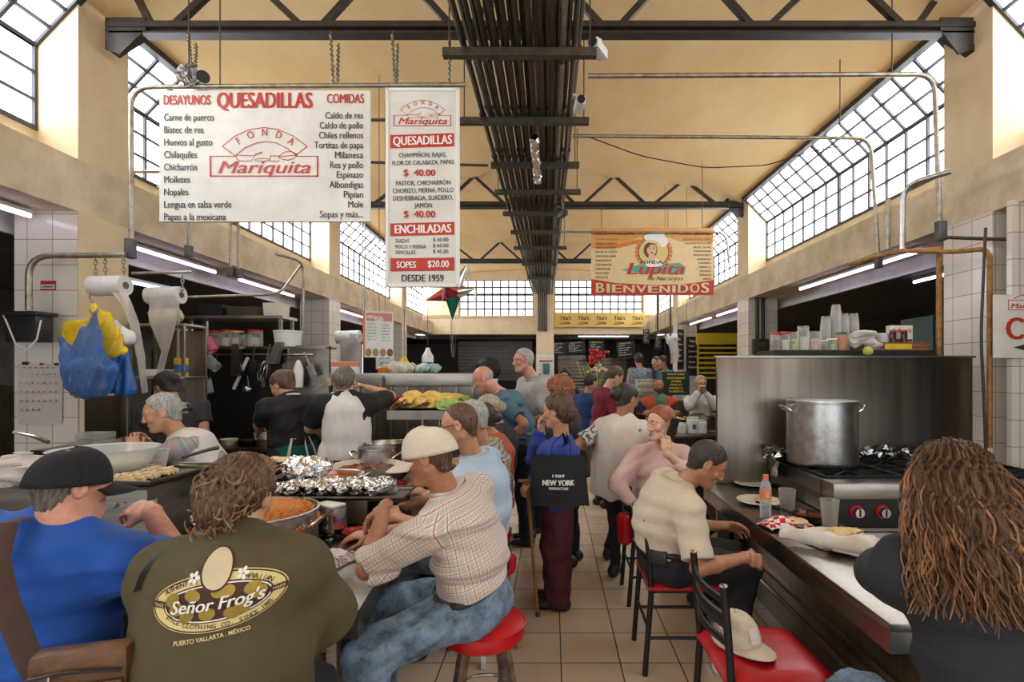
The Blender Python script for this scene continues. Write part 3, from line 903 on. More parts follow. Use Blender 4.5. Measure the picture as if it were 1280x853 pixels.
            arms.append((sh[i], el[i]))
        Q.cone(P - U * drop, M, (gx + e * 1.6, gy + e * 2), (.128 * S * g + e * 1.6 * bl, .094 * S * g + e * 1.8), .05, R)
        Q.cone(M, C, (.128 * S * g + e * 1.6 * bl, .094 * S * g + e * 1.8), (.142 * S * (1 + (g - 1) * .6) + e, .105 * S * g + e), .05, R)
        Q.cone(C, N - U * .03, (.137 * S + e, .097 * S + e), (.07 * S + e * .4, .055 * S + e * .4), .05, R)
        for i in (0, 1): Q.cone(N - U * .015, sh[i], .045 * S + e * .5, .05 * S + e, .045)
        if belly: Q.ell(M + Fw * belly - U * .02, (.13 * g * S + e, .12 * g * S + e, .15 * S + e), .06, [R, Fw, U])
        if fem:
            for s in (-1, 1): Q.ell(C + R * s * .065 + Fw * (.085 + .03 * (g - 1)) - U * .03, (.06 * g + e, .055 * g + e, .062 + e), .05, [R, Fw, U])
        Q.cut(P - U * shirt.get('hem', drop * .9), -U)
        if shirt.get('fold', 1): Q.displace(folds(.0075 * shirt.get('fold', 1), shirt.get('ff', 13), shirt.get('seed', 3), shirt.get('fst', (.6, .6, 1.7))))
        def uvfn(V):
            t = (V - P) @ U; x = (V - P) @ R; y = (V - P) @ Fw
            out = np.stack([np.arctan2(x, -y) * .155, t, t * 0], 1)
            best = np.sqrt(x * x + (y * 1.4) ** 2) / (.145 * S * g + e)
            for A, E in arms:
                ax = unit(E - A); tt = (V - A) @ ax; rad = V - A - np.outer(tt, ax); rr = np.linalg.norm(rad, axis=1) / .075
                s0 = np.cross(ax, (0.3, .9, .2)); s0 = unit(s0); s1 = np.cross(ax, s0)
                m = (rr < best * .93) & (tt > -.02)
                out[m] = np.stack([np.arctan2(rad @ s0, rad @ s1) * .062, tt, tt * 0], 1)[m]
            return out
        info['shirt'] = sdf_object(shirt.get('name', 'shirt'), Q, shirt['mat'], root, uvfn)
        if shirt.get('collar'):
            cm = MB(); rad = neck_r * S * 1.08 + .012; c0 = N - U * .012
            def cf(u, v):
                t = 2 * math.pi * u + math.pi / 2 + .12 - .24 * u
                lift = .012 + .03 * v - .012 * math.cos(t - math.pi / 2) * 1
                rr = rad * (1.12 - .10 * math.sin(math.pi * v) + (.14 * v if shirt['collar'] == 'polo' else .05 * v))
                return c0 + R * (rr * math.cos(t) * 1.1) + Fw * (rr * math.sin(t)) + U * lift
            cm.grid(cf, 36, 5, shirt.get('cmat', shirt['mat'])); cm.build('collar', root, solid=.005)
    # ---------- trousers
    if pants:
        e = pants.get('ease', .014)
        pts = np.array([P, *hips, *kn, *an]); lo2 = pts.min(0) - .2; hi2 = pts.max(0) + .2; hi2[2] = P[2] + .2
        if pants.get('floor') is not None: lo2[2] = pants['floor']
        Q = Grid(lo2, hi2, cres)
        ks = pants.get('k', 1.0)
        Q.cone(P - np.array((0, 0, .03)), P + U * .11, (gx + e, gy + e), (gx * .93 + e, gy * .95 + e), .05, R)
        for i in (0, 1):
            Q.cone(hips[i], kn[i], (.083 * g * S + e) * leg_r, (.055 * S + e) * ks * leg_r, .045)
            Q.cone(kn[i], an[i], (.055 * S + e) * ks * leg_r, (.042 * S + e) * ks, .03)
        Q.cut(P + U * .10, U)
        if pants.get('crop') is not None: Q.cut((0, 0, pants['crop']), (0, 0, -1))
        if pants.get('fold', 1): Q.displace(folds(.008 * pants.get('fold', 1), 15, 5, (1, 1, 1)))
        info['pants'] = sdf_object(pants.get('name', 'trousers'), Q, pants['mat'], root)
        if pants.get('belt'):
            bm_ = MB(); c = P + U * .085
            bm_.tube([c + R * ((gx * .95 + e + .006) * math.cos(t)) + Fw * ((gy * .97 + e + .006) * math.sin(t)) for t in np.linspace(0, 2 * math.pi, 33)], .018, pants['belt'], 8, caps=False, flat=1.0, up=None)
            bm_.build('belt', root)
    if pants and pants.get('shoes'):
        for i in (0, 1):
            Q = Grid(an[i] - .17, an[i] + np.array((.1, .26, .12)), min(cres, .006))
            z = an[i] - np.array((0, 0, an[i][2]))
            Q.cone(z + np.array((0, -.045, .042)), z + np.array((0, .13, .032)), (.04, .042), (.041, .026), .02, (1, 0, 0))
            Q.cone(z + np.array((0, -.03, .05)), an[i] + np.array((0, 0, .0)), .042, .042, .02)
            Q.cut((0, 0, .004), (0, 0, -1)); Q.cut((0, 0, an[i][2] + .012), (0, 0, 1))
            sdf_object('shoe', Q, pants['shoes'], root)
    if hair: add_hair(info, **hair)
    return info

def add_hair(i, m=None, topcut=None, style='short', back=-.055, front=.055, vol=.010, bun=None, seed=1, res=.005, low=.0, extra=None, tuft=0, disp=.004):
    HP, HA, hs = i['HP'], i['HA'], i['hs']; hx, hf, hu = i['hx'], i['hf'], i['hu']
    H = i['H']; R = .2 * hs if style != 'long' else .34
    Q = Grid(H - R - (.0 if style != 'long' else .08), H + R, res)
    if style in ('short', 'bun', 'curly', 'long'):
        Q.ell(HP(0, -.014, .030), ((.073 + vol) * hs, (.092 + vol) * hs, (.086 + vol) * hs), .01, HA)
        Q.cone(HP(0, -.05, .01), HP(0, -.055, -.06), ((.062 + vol * .6) * hs, (.040 + vol) * hs), (.050 * hs, (.028 + vol * .4) * hs), .02, hx)
        # cut the face free, then the nape
        Q.cut(HP(0, front, .062), hf * .86 - hu * .52)
        # ears stay free: carve in front of them
        for s in (-1, 1):
            Q.ell(HP(s * .09, .018, -.03), (.03, .045, .05), .01, HA, neg=True)
        if style != 'long': Q.cut(HP(0, -.05, back), -hu * .9 + hf * .4)
        if topcut is not None: Q.cut(HP(0, 0, topcut), hu + hf * -.12)
        if bun:
            for (x, f, u, r) in (bun if isinstance(bun, list) else [bun]): Q.ell(HP(x, f, u), (r, r * .85, r), .012, HA)
        if extra:
            for a, b, ra, rb in extra: Q.cone(HP(*a), HP(*b), ra, rb, .02)
        r = np.random.default_rng(seed)
        if style == 'curly':
            Q.displace(lambda P_: .012 * np.sin(P_[:, 0] * 150 + 2 * np.sin(P_[:, 2] * 90)) * np.sin(P_[:, 1] * 140 + P_[:, 2] * 60) * np.sin(P_[:, 2] * 150 + seed))
        else:
            def strands(P_):
                q = (P_ - H); an = np.arctan2(q @ hx, q @ hf); e = q @ hu
                return disp * (np.sin(an * 38 + e * 60 + 2 * np.sin(e * 70 + seed)) * .6 + np.sin(an * 71 - e * 90 + seed) * .4)
            Q.displace(strands)
    elif style == 'fringe':     # bald crown, hair round the sides and back only
        Q.ell(HP(0, -.014, .022), ((.076 + vol) * hs, (.095 + vol) * hs, (.080 + vol) * hs), .01, HA)
        Q.cut(HP(0, 0, low), hu * .9 + hf * .5); Q.cut(HP(0, -.05, back), -hu * .9 + hf * .4); Q.cut(HP(0, .03, 0), hf)
        for s in (-1, 1): Q.ell(HP(s * .09, .012, -.03), (.03, .035, .05), .01, HA, neg=True)
    o = sdf_object('hair', Q, m, i['root'])
    i['hair'] = o
    return o

def locks(mb, paths, r0, m, n=5, wav=0.0, freq=40, taper=.25, rng=None):
    """wavy tapering locks along guide paths"""
    rng = rng or np.random.default_rng(3)
    for P in paths:
        P = [np.array(p, float) for p in P]
        k = len(P); ph = rng.uniform(0, 6.28, 2); L = 0
        pts, rad = [], []
        for j, p in enumerate(P):
            if j: L += np.linalg.norm(P[j] - P[j - 1])
            t = j / (k - 1)
            w = wav * min(1, t * 2.2)
            pts.append(p + np.array((math.sin(L * freq + ph[0]), math.cos(L * freq * .8 + ph[1]) * .8, 0)) * w)
            rad.append(r0 * (1 - (1 - taper) * t ** 2) * (0.6 + .4 * min(1, t * 6)))
        mb.tube(pts, rad, m, n, caps=False)

def cap_hat(i, m, brim_m=None, tilt=0.0, res=24, back_gap=False, ltr=None, size=1.0):
    """baseball cap: panelled crown, button, curved brim"""
    HP = lambda x, f, u: i['HP'](x * size, f * size - .012 * (size - 1), u)
    mb = MB()
    def crown(u, v):
        t = 2 * math.pi * u; e = v * math.pi / 2
        base = .022 - .02 * math.cos(t - math.pi / 2) * -1 * .6
        rx, ry, rz = .0885, .112, .113
        seam = 1 - .012 * abs(math.cos(3 * t)) ** 24
        c = math.cos(e) ** .75
        return HP(rx * c * math.cos(t) * seam, -.012 + ry * c * math.sin(t) * seam, .012 + .012 * (1 - math.sin(t)) * -.6 + rz * math.sin(e) ** 1.05)
    mb.grid(crown, res * 2, 12, m); mb.ball(HP(0, -.012, .112), .008, m, 10, 6)
    o = mb.build('cap', i['root'], solid=.003)
    b = MB(); bm_ = brim_m or m
    def brim(u, v):
        a = (u - .5) * 2 * 1.15; t = math.pi / 2 + a
        r = v
        x = .086 * math.cos(t) * (1 - r * .06); f = -.012 + .109 * math.sin(t) + r * (.088 * max(0, math.cos(a * 1.2)) ** .6)
        return HP(x, f, .008 - .02 * r - .016 * (x / .08) ** 2 + tilt * r)
    b.grid(brim, 20, 8, bm_)
    bo = b.build('brim', o, solid=.004)
    return o

def glasses_on(i, m, lens=None, r=.021):
    HP = i['HP']; mb = MB()
    for s in (-1, 1):
        pts = [HP(s * .033 + r * 1.15 * math.cos(t), .104 - .01 * abs(math.cos(t)) * (1 if s * math.cos(t) > 0 else 0), .006 + r * math.sin(t)) for t in np.linspace(0, 2 * math.pi, 17)]
        mb.tube(pts, .0022, m, 6, caps=False)
        mb.tube([HP(s * .056, .098, .012), HP(s * .080, .03, .014), HP(s * .083, -.02, .008)], .002, m, 6)
        if lens:
            mb.add([HP(s * .033 + r * 1.12 * math.cos(t), .104, .006 + r * math.sin(t)) for t in np.linspace(0, 2 * math.pi, 16, endpoint=False)], [tuple(range(16))], lens)
    mb.tube([HP(-.012, .106, .010), HP(.012, .106, .010)], .002, m, 6)
    return mb.build('glasses', i['root'])

def decal(mb_verts_faces_list, target, parent, project, name='print', lift=.0018):
    """flat print pressed on to a garment: project(u, v) gives (origin, direction) of a ray in the figure's own frame"""
    me = target.data
    V = [v.co.copy() for v in me.vertices]; F = [tuple(p.vertices) for p in me.polygons]
    bvh = BVHTree.FromPolygons(V, F)
    mb = MB()
    for layer, (vs, fs, m) in enumerate(mb_verts_faces_list):
        out = []; ok = []
        for u, v in vs:
            o, d = project(u, v)
            hit, nrm, _, _ = bvh.ray_cast(Vector(o), Vector(d))
            ok.append(hit is not None)
            out.append(hit - Vector(d) * (lift + .0006 * layer) if hit is not None else Vector(o) + Vector(d) * .3)
        mb.add(out, [f for f in fs if all(ok[i] for i in f)], m)
    return mb.build(name, parent)
# ================================================================ counters, ranges, stools and chairs
m_red = mat('red_vinyl', (.50, .008, .012), .32, var=.25, vscale=10, bump=.06, bscale=25, col2=(.30, .004, .008))
m_chrome_worn = mat('worn_chrome', (.42, .37, .31), .35, .9, var=.5, vscale=20, col2=(.16, .11, .08))
m_chair = mat('black_chair_tube', (.016, .015, .015), .32, .2, var=.3)

# ---- left counter: an L of sheet steel
CE = [(-.705, 1.90), (-.98, 5.0)]       # aisle edge of the long arm
root = thing('serving_counter', 'L-shaped stainless steel counter with diners along its aisle edge', 'counter', (-1.4, 2.4, 0))
T = Matrix.Translation(Vector(root.location)).inverted()
mb = MB(); mb.X = T
(xa, ya), (xb, yb) = CE
def edge_x(y): return xa + (xb - xa) * (y - ya) / (yb - ya)
def lrun(mb, z0, z1, m, ins=0.0, depth=0.0):
    Y1_, Y2_, w = ya + .58 - depth, ya + 1.05 - depth, .30 - depth
    for quad in ([(-3.3, ya + ins), (-1.78, ya + ins), (-1.78, Y1_), (-3.3, Y1_)],
                 [(-1.78, ya + ins), (edge_x(ya) - ins, ya + ins), (edge_x(Y2_) - ins, Y2_), (-1.78, Y2_)],
                 [(edge_x(Y2_) - max(w, ins + .03), Y2_), (edge_x(Y2_) - ins, Y2_), (xb - ins, yb), (xb - max(w, ins + .03), yb)]):
        mb.hexa([(x, y, z0) for x, y in quad] + [(x, y, z1) for x, y in quad], m)
lrun(mb, .715, .75, m_steel)
mb.build('worktop', root)
mb = MB(); mb.X = T
mb.box((-3.3, ya + .002, .645), (xa - .002, ya + .02, .716), m_steel)
mb.hexa([(xa - .02, ya + .01, .645), (xa - .002, ya + .01, .645), (xb - .002, yb, .645), (xb - .02, yb, .645), (xa - .02, ya + .01, .716), (xa - .002, ya + .01, .716), (xb - .002, yb, .716), (xb - .02, yb, .716)], m_steel)
mb.build('front_apron', root)
mb = MB(); mb.X = T
lrun(mb, 0, .714, m_steel_dark, .24, .02)
mb.build('base_cabinet', root)
for p in ((xa - .14, ya + .12), (-2.2, ya + .12)):
    mb = MB(); mb.X = T; mb.box((p[0] - .02, p[1] - .02, 0), (p[0] + .02, p[1] + .02, .715), m_steel); mb.build('leg', root)

# ---- right counter
RX = 1.165
root = thing('serving_counter', 'long stainless counter in front of the range with plates and drinks', 'counter', (1.4, 3, 0))
T = Matrix.Translation(Vector(root.location)).inverted()
mb = MB(); mb.X = T
mb.box((RX, 1.80, .72), (1.66, 4.02, .75), m_steel, .004); mb.box((1.60, 1.55, .72), (3.1, 2.35, .75), m_steel, .004)
mb.build('worktop', root)
mb = MB(); mb.X = T
mb.box((RX + .002, 1.802, .645), (RX + .018, 4.02, .722), m_steel); mb.box((RX + .018, 1.802, .645), (1.60, 1.82, .722), m_steel)
mb.build('front_apron', root)
mb = MB(); mb.X = T
mb.box((RX + .30, 1.9, 0), (1.64, 4.02, .72), m_steel_dark); mb.box((RX + .285, 1.9, .28), (RX + .30, 4.02, .31), m_steel)
mb.build('base_cabinet', root)
mb = MB(); mb.X = T
mb.tube([(RX + .24, 1.86, .22), (RX + .24, 4.0, .22)], .016, m_steel, 10); mb.build('foot_rail', root)
for y in (1.86, 3.98):
    mb = MB(); mb.X = T; mb.box((RX + .22, y - .02, 0), (RX + .26, y + .02, .72), m_steel); mb.build('leg', root)

# ---- steel splash wall behind the range
root = thing('splash_panel', 'tall brushed steel splash panel standing behind the big stock pot', 'splash panel', (2.27, 4.09, 0))
T = Matrix.Translation(Vector(root.location)).inverted()
mb = MB(); mb.X = T; mb.box((1.285, 4.06, 0), (3.27, 4.10, 1.735), m_steel_dark, .004); mb.build('panel', root)
mb = MB(); mb.X = T; mb.box((1.27, 4.045, 1.727), (3.285, 4.115, 1.745), m_steel, .003); mb.build('top_rail', root)

# ---- six-burner range on the right
m_iron = mat('cast_iron', (.014, .013, .012), .5, .3, var=.5, vscale=20, bump=.2)
root = thing('gas_range', 'steel gas range with black grates and red-ringed knobs under the stock pot', 'range', (2.35, 3.55, 0))
T = Matrix.Translation(Vector(root.location)).inverted()
mb = MB(); mb.X = T
mb.box((1.68, 3.14, .10), (3.2, 4.03, .90), m_steel_dark, .006)
mb.box((1.672, 3.10, .86), (3.2, 3.26, .955), m_steel, .008)
mb.box((1.672, 3.26, .86), (1.70, 4.03, .95), m_steel)
mb.build('body', root)
mb = MB(); mb.X = T; mb.box((1.71, 3.125, .69), (3.18, 3.14, .855), m_black, .003); mb.build('control_panel', root)
mb = MB(); mb.X = T; mb.box((1.74, 3.115, .16), (2.6, 3.14, .66), m_steel_dark, .006); od = mb.build('oven_door', root)
mb = MB(); mb.X = T; mb.tube([(1.80, 3.115, .60), (1.80, 3.07, .61), (1.84, 3.06, .61), (2.52, 3.06, .61), (2.56, 3.07, .61), (2.56, 3.115, .60)], .012, m_steel_bright, 10); mb.build('handle', od)
mb = MB(); mb.X = T; mb.box((1.74, 3.11, .672), (2.6, 3.13, .688), m_steel); mb.build('trim_strip', root)
m_knobred = mat('red_knob_ring', (.42, .012, .012), .4)
for k in range(5):
    x = 1.815 + .155 * k
    mb = MB(); mb.X = T; mb.cyl((x, 3.125, .785), (x, 3.108, .785), .040, m_knobred, 24); mb.cyl((x, 3.108, .785), (x, 3.075, .785), .031, m_steel_bright, 24, .027); mb.box((x - .004, 3.072, .762), (x + .004, 3.078, .808), m_black)
    mb.build('knob', root)
for gx in range(3):
    for gy in range(2):
        x0, y0 = 1.72 + gx * .49, 3.28 + gy * .37
        mb = MB(); mb.X = T
        mb.box((x0, y0, .905), (x0 + .47, y0 + .36, .915), m_black)
        cx, cy = x0 + .235, y0 + .18
        for a, b in (((x0, y0), (x0 + .47, y0)), ((x0, y0 + .36), (x0 + .47, y0 + .36)), ((x0, y0), (x0, y0 + .36)), ((x0 + .47, y0), (x0 + .47, y0 + .36))):
            mb.beam((a[0], a[1], .955), (b[0], b[1], .955), .018, .025, m_iron)
        for k in range(8):
            t = math.pi / 4 * k; q = max(abs(math.cos(t)) / .235, abs(math.sin(t)) / .18)
            mb.beam((cx + .05 * math.cos(t), cy + .05 * math.sin(t), .958), (cx + math.cos(t) / q, cy + math.sin(t) / q, .955), .014, .03, m_iron)
        mb.lathe([(.05, .915), (.055, .93), (.03, .942), (0, .944)], m_iron, (cx, cy, 0), 20)
        mb.build('burner_grate', root)
m_foil = mat('crumpled_foil', (.78, .77, .75), .16, 1.0, bump=.9, bscale=45, var=.2, vscale=30)
def crumple(mb, fn, nu, nv, m, amp, seed):
    r = np.random.default_rng(seed); N = r.normal(size=(nv + 1, nu + 1, 3)) * amp
    def f(u, v):
        p = fn(u, v); i, j = round(u * nu), round(v * nv)
        return (p[0] + N[j, i, 0], p[1] + N[j, i, 1], p[2] + N[j, i, 2])
    mb.grid(f, nu, nv, m)
mb = MB()
crumple(mb, lambda u, v: (1.62 + 1.18 * u, 4.035 - .03 * v, .945 + .10 * v), 46, 5, m_foil, .012, 4)
crumple(mb, lambda u, v: (1.60 + .10 * u + .02 * v, 3.72 + .32 * u, .86 + .20 * v), 10, 8, m_foil, .016, 5)
tag(mb.build('foil_lining', ang=15), 'crumpled foil lining along the back edge of the gas range', 'foil')
# griddle further right
root = thing('griddle', 'dark flat griddle to the right of the gas range', 'griddle', (3.1, 2.5, 0))
T = Matrix.Translation(Vector(root.location)).inverted()
mb = MB(); mb.X = T; mb.box((2.75, 2.4, .10), (3.5, 3.05, .86), m_black, .006); mb.build('body', root)
mb = MB(); mb.X = T; mb.box((2.70, 2.36, .86), (3.5, 3.07, .95), m_steel_dark, .008); mb.build('plate', root)

# stock pot
def stock_pot(name, label, c, r, h, m, group=None, cat='pot', handles=True, lidless=True, side=0.0):
    root = thing(name, label, cat, c, side, group)
    mb = MB()
    mb.lathe([(.0, 0), (r * .93, 0), (r * .985, .012), (r, .03), (r, h - .012), (r * 1.025, h - .008), (r * 1.025, h), (r * .985, h), (r * .975, h - .02), (r * .97, .03), (0, .02)], m, (0, 0, 0), 48)
    mb.build('pot_body', root)
    if handles:
        for s in (-1, 1):
            hb = MB(); w = .055
            hb.tube([(s * r * .99, -w, h - .07), (s * (r + .03), -w, h - .05), (s * (r + .055), -w * .6, h - .03), (s * (r + .055), w * .6, h - .03), (s * (r + .03), w, h - .05), (s * r * .99, w, h - .07)], .008, m_steel_bright, 8)
            hb.build('handle', root)
    return root
r_ = stock_pot('stock_pot', 'tall dented aluminium stock pot standing on the gas range', (1.90, 3.68, .975), .228, .435, m_alu)
mb = MB(); mb.lathe([(.0, .433), (.22, .433), (.232, .437), (.232, .443), (.22, .446), (0, .452)], m_alu, (0, 0, 0), 48); mb.build('lid', r_)

# ---- chairs
def make_chair(label):
    t = thing('dining_chair', label, 'chair', (0, 0, 0), 0, 'black metal chairs at the right counter')
    w, d = .185, .19
    for sy in (-1, 1):                       # chair faces +x: rear legs at x = -d run up to the back
        b = MB(); b.tube([(-d - .035, sy * w, 0), (-d, sy * w, .46), (-d - .015, sy * w, .66), (-d - .03, sy * w, .83)], .0155, m_chair, 10); b.ball((-d - .03, sy * w, .832), (.0165, .0165, .008), m_chrome_worn, 10, 6); b.build('rear_leg', t)
        b = MB(); b.tube([(d + .02, sy * w, 0), (d, sy * w, .455)], .0145, m_chair, 10); b.build('front_leg', t)
        b = MB(); b.tube([(-d - .02, sy * w, .20), (d + .01, sy * w, .20)], .009, m_chair, 8); b.build('stretcher', t)
        b = MB(); b.tube([(-d, sy * w, .45), (d, sy * w, .45)], .012, m_chair, 8); b.build('seat_rail', t)
    b = MB(); b.tube([(d + .01, -w, .15), (d + .01, w, .15)], .009, m_chair, 8); b.build('stretcher', t)
    b = MB(); b.tube([(-d - .02, -w, .26), (-d - .02, w, .26)], .009, m_chair, 8); b.build('stretcher', t)
    for z, h in ((.775, .016), (.70, .03), (.62, .016)):
        b = MB(); x = -d - .024 + (.80 - z) * .06
        b.grid(lambda u, v: (x - .035 * math.sin(math.pi * u) , -w + 2 * w * u, z - h + 2 * h * v), 12, 2, m_chair); o = b.build('back_slat', t, solid=.008)
    b = MB()
    def seat(u, v):
        a, c = (u - .5) * 2, (v - .5) * 2
        ra = abs(a) ** 6 + abs(c) ** 6
        return (.21 * a, .205 * c, .475 + .035 * (1 - min(1, ra)) ** .5)
    b.grid(seat, 18, 18, m_red)
    b.box((-.208, -.203, .455), (.208, .203, .478), m_red, .010); b.build('seat', t)
    return t
chair = make_chair('black metal chair with a red seat under the man in the beige polo')
place(chair, (.72, 2.97, 0))
c2 = copy_tree(chair); place(c2, (.755, 3.79, 0), 0, 'black metal chair with a red seat under the woman talking on a phone')
c3 = copy_tree(chair); place(c3, (.845, 2.11, 0), .03, 'black metal chair whose red seat holds a cream cap')

# ---- round stools
def make_stool(label, n=0):
    t = thing('bar_stool', label, 'stool', (0, 0, 0), 0, 'red round stools along the left counter')
    b = MB(); b.lathe([(0, .455), (.165, .455), (.178, .465), (.182, .49), (.176, .525), (.15, .54), (.08, .545), (0, .546)], m_red, (0, 0, 0), 36); s = b.build('seat', t)
    b = MB(); b.tube([(.181 * math.cos(a), .181 * math.sin(a), .522) for a in np.linspace(0, 2 * math.pi, 33)], .004, m_red, 6, caps=False); b.build('piping', s)
    for k in range(4):
        a = math.pi / 4 + k * math.pi / 2
        b = MB(); b.beam((.11 * math.cos(a), .11 * math.sin(a), .455), (.20 * math.cos(a), .20 * math.sin(a), 0), .028, .028, m_chrome_worn, (math.cos(a + .1), math.sin(a + .1), 0)); b.build('leg', t)
    b = MB(); b.tube([(.165 * math.cos(a), .165 * math.sin(a), .19) for a in np.linspace(0, 2 * math.pi, 25)], .008, m_chrome_worn, 8, caps=False); b.build('foot_ring', t)
    return t
stool = make_stool('red round stool under the man in the red plaid shirt')
place(stool, (-.30, 2.30, -.0))
for (x, y, lb) in ((-.39, 3.05, 'red round stool under the man in the light blue shirt'), (-.46, 3.62, 'red round stool under the person in the small checked shirt'),
                   (-.53, 4.02, 'red round stool under the woman in the orange top'), (-.50, 4.48, 'red round stool under the fair-haired woman with a bun'),
                   (-1.245, 1.56, 'red round stool hidden under the woman in the olive T-shirt'), (-1.98, 1.50, 'red round stool hidden under the man in the blue T-shirt')):
    s = copy_tree(stool); place(s, (x, y, 0), random.random(), lb)
s = copy_tree(stool); place(s, (1.16, 1.32, 0), .3, 'red round stool under the woman with long wavy hair')
# ================================================================ the people in the hall
def robe(i, name, m, ease=.03, hem=None, drop=.35, xw=.2, back_only=None, strap=True, res=.008, flare=1.1, top=-.02, seed=9, fold=1.0):
    """sleeveless smock or apron hanging over the torso: hem is the distance below the hips"""
    P, N, M, C, U, R, F, S = i['P'], i['N'], i['M'], i['C'], i['U'], i['R'], i['F'], i['S']; gx, gy, e, g = i['gx'], i['gy'], ease, i['g']
    pts = np.array([P - U * (hem or drop), P, N]); Q = Grid(pts.min(0) - .36, pts.max(0) + .25, res)
    h = hem or drop
    Q.cone(P - U * h, P, ((gx + e) * flare, (gy + e) * flare), (gx + e, gy + e), .03, R)
    Q.cone(P, M, (gx + e, gy + e), (.128 * S * g + e * 1.3, .094 * S * g + e * 1.3), .05, R)
    Q.cone(M, C, (.128 * S * g + e * 1.3, .094 * S * g + e * 1.3), (.142 * S * (1 + (g - 1) * .6) + e, .105 * S * g + e), .05, R)
    Q.cone(C, N + U * top, (.137 * S + e, .10 * S + e), (.085 * S + e * .3, .06 * S + e * .4), .05, R)
    if strap:
        for s in (-1, 1): Q.cone(N - U * .03, i['sh'][(s + 1) // 2] * .92 + (N - U * .03) * .08, .05 * S + e * .6, .052 * S + e * .8, .03)
    for s in (-1, 1): Q.cut(C + R * s * (xw + .01), R * s)
    Q.cut(P - U * h, -U, .003)
    if fold: Q.displace(folds(.007 * fold, 11, seed, (1.4, 1.4, .35)))
    o = sdf_object(name, Q, m, i['root']); return o

def strap_over(i, pts, m, w=.035, t=.004, name='strap', parent=None):
    """flat band along points given in hall coordinates"""
    b = MB(); q = [i['lo'](p) for p in pts]
    b.tube(q, [w / 2] * len(q), m, 8, flat=t / (w / 2), up=None)
    return b.build(name, parent or i['root'])

hair_dk = hair_mat('hair_black', (.012, .009, .008), (.055, .038, .028))
hair_brown = hair_mat('hair_dark_brown', (.030, .014, .008), (.15, .075, .04))
hair_red = hair_mat('hair_red_brown', (.13, .035, .012), (.36, .12, .045))
hair_grey = hair_mat('hair_grey', (.16, .145, .13), (.50, .47, .44))
hair_fair = hair_mat('hair_ash_blonde', (.20, .14, .085), (.52, .42, .29))
hair_gd = hair_mat('hair_greying_dark', (.045, .035, .03), (.20, .165, .13))
m_denim = cloth_mat('faded_jeans', (.19, .27, .36), .85, var=.75, weave=.4)
MATS['faded_jeans'].node_tree.nodes['Noise Texture'].inputs['Scale'].default_value = 14
m_blacktr = cloth_mat('black_trousers', (.016, .016, .018), .8, var=.3)
m_belt = mat('black_leather', (.014, .011, .010), .4, var=.3, bump=.15, bscale=60)
m_shoe = mat('dark_shoe', (.02, .016, .014), .45)
m_shoe_w = mat('white_trainer', (.70, .66, .60), .5, var=.15)

# ---- man in blue T-shirt and black cap (front left)
m_bluet = cloth_mat('royal_blue_jersey', (.008, .085, .42), .75, var=.22, weave=.25, sheen=.1)
i = person('man in a royal blue T-shirt and black baseball cap seen from behind', (-1.56, 1.56), 24, (-1.60, 1.54, .62), at(80, 652, 1.57), at(91, 607, 1.60), 'ruddy', sw=.19, slope=.09, g=1.34, sh_yaw=14, hd=(-26, 8, 0), hsize=.95,
           hands=[(-1.85, 1.98, .82), at(190, 640, 1.86)], poles=[None, (.55, -.15, -1)], hdir=[None, (-1, .25, .12)], hnor=[None, (0.1, .5, -.9)], curl=(.5, .55), arm_r=1.22, neck_r=.064, scale=1.04,
           legs=[((-1.78, 1.98, .52), (-1.76, 1.90, .09)), ((-1.44, 2.0, .52), (-1.42, 1.92, .09))], res=.005, cres=.006, lower=False,
           shirt=dict(mat=m_bluet, sleeve=.80, ease=.016, drop=.12, hem=.12, fold=1.5, ff=11, seed=4, bulk=1.08), pants=dict(mat=m_blacktr, shoes=m_shoe),
           hair=dict(m=hair_gd, style='short', vol=.004, back=-.075, front=.045, topcut=.03), brow=(.05, .03, .02))
m_capk = cloth_mat('black_cap_cloth', (.010, .010, .011), .85, var=.3, weave=.3)
cap_hat(i, m_capk, tilt=-.006, size=1.0)
m_strap_br = mat('brown_strap', (.055, .026, .018), .6, var=.35)
bag_x = (-1.25, 1.26, .62)
b = MB()
b.tube([i['lo'](p) for p in (at(30, 648, 1.50), at(8, 655, 1.43), at(-4, 700, 1.37), at(6, 750, 1.33), at(32, 815, 1.30), at(48, 853, 1.29), (-1.25, 1.27, .93))], .026, m_strap_br, 8, flat=.12)
b.build('bag_strap', i['root'])
m_brown = mat('brown_leather', (.15, .062, .018), .45, var=.5, vscale=12, bump=.3, bscale=35, col2=(.07, .026, .008))
root = thing('shoulder_bag', 'scuffed brown leather shoulder bag at the hip of the man in blue', 'bag', (-1.13, 1.26, .785), math.radians(16)); root.scale = (.78, .8, .8)
b = MB(); b.box((-.13, -.035, 0), (.13, .045, .215), m_brown, .028); b.build('body', root)
b = MB(); b.box((-.12, -.048, .02), (.12, -.030, .125), m_brown, .012); pk = b.build('front_pocket', root)
b = MB(); b.tube([(-.115, -.046, .155), (-.04, -.048, .165), (.05, -.047, .16), (.115, -.042, .15)], .006, m_belt, 6); b.cyl((-.06, -.05, .16), (-.06, -.056, .135), .006, m_chrome_worn, 8); b.build('zip', root)

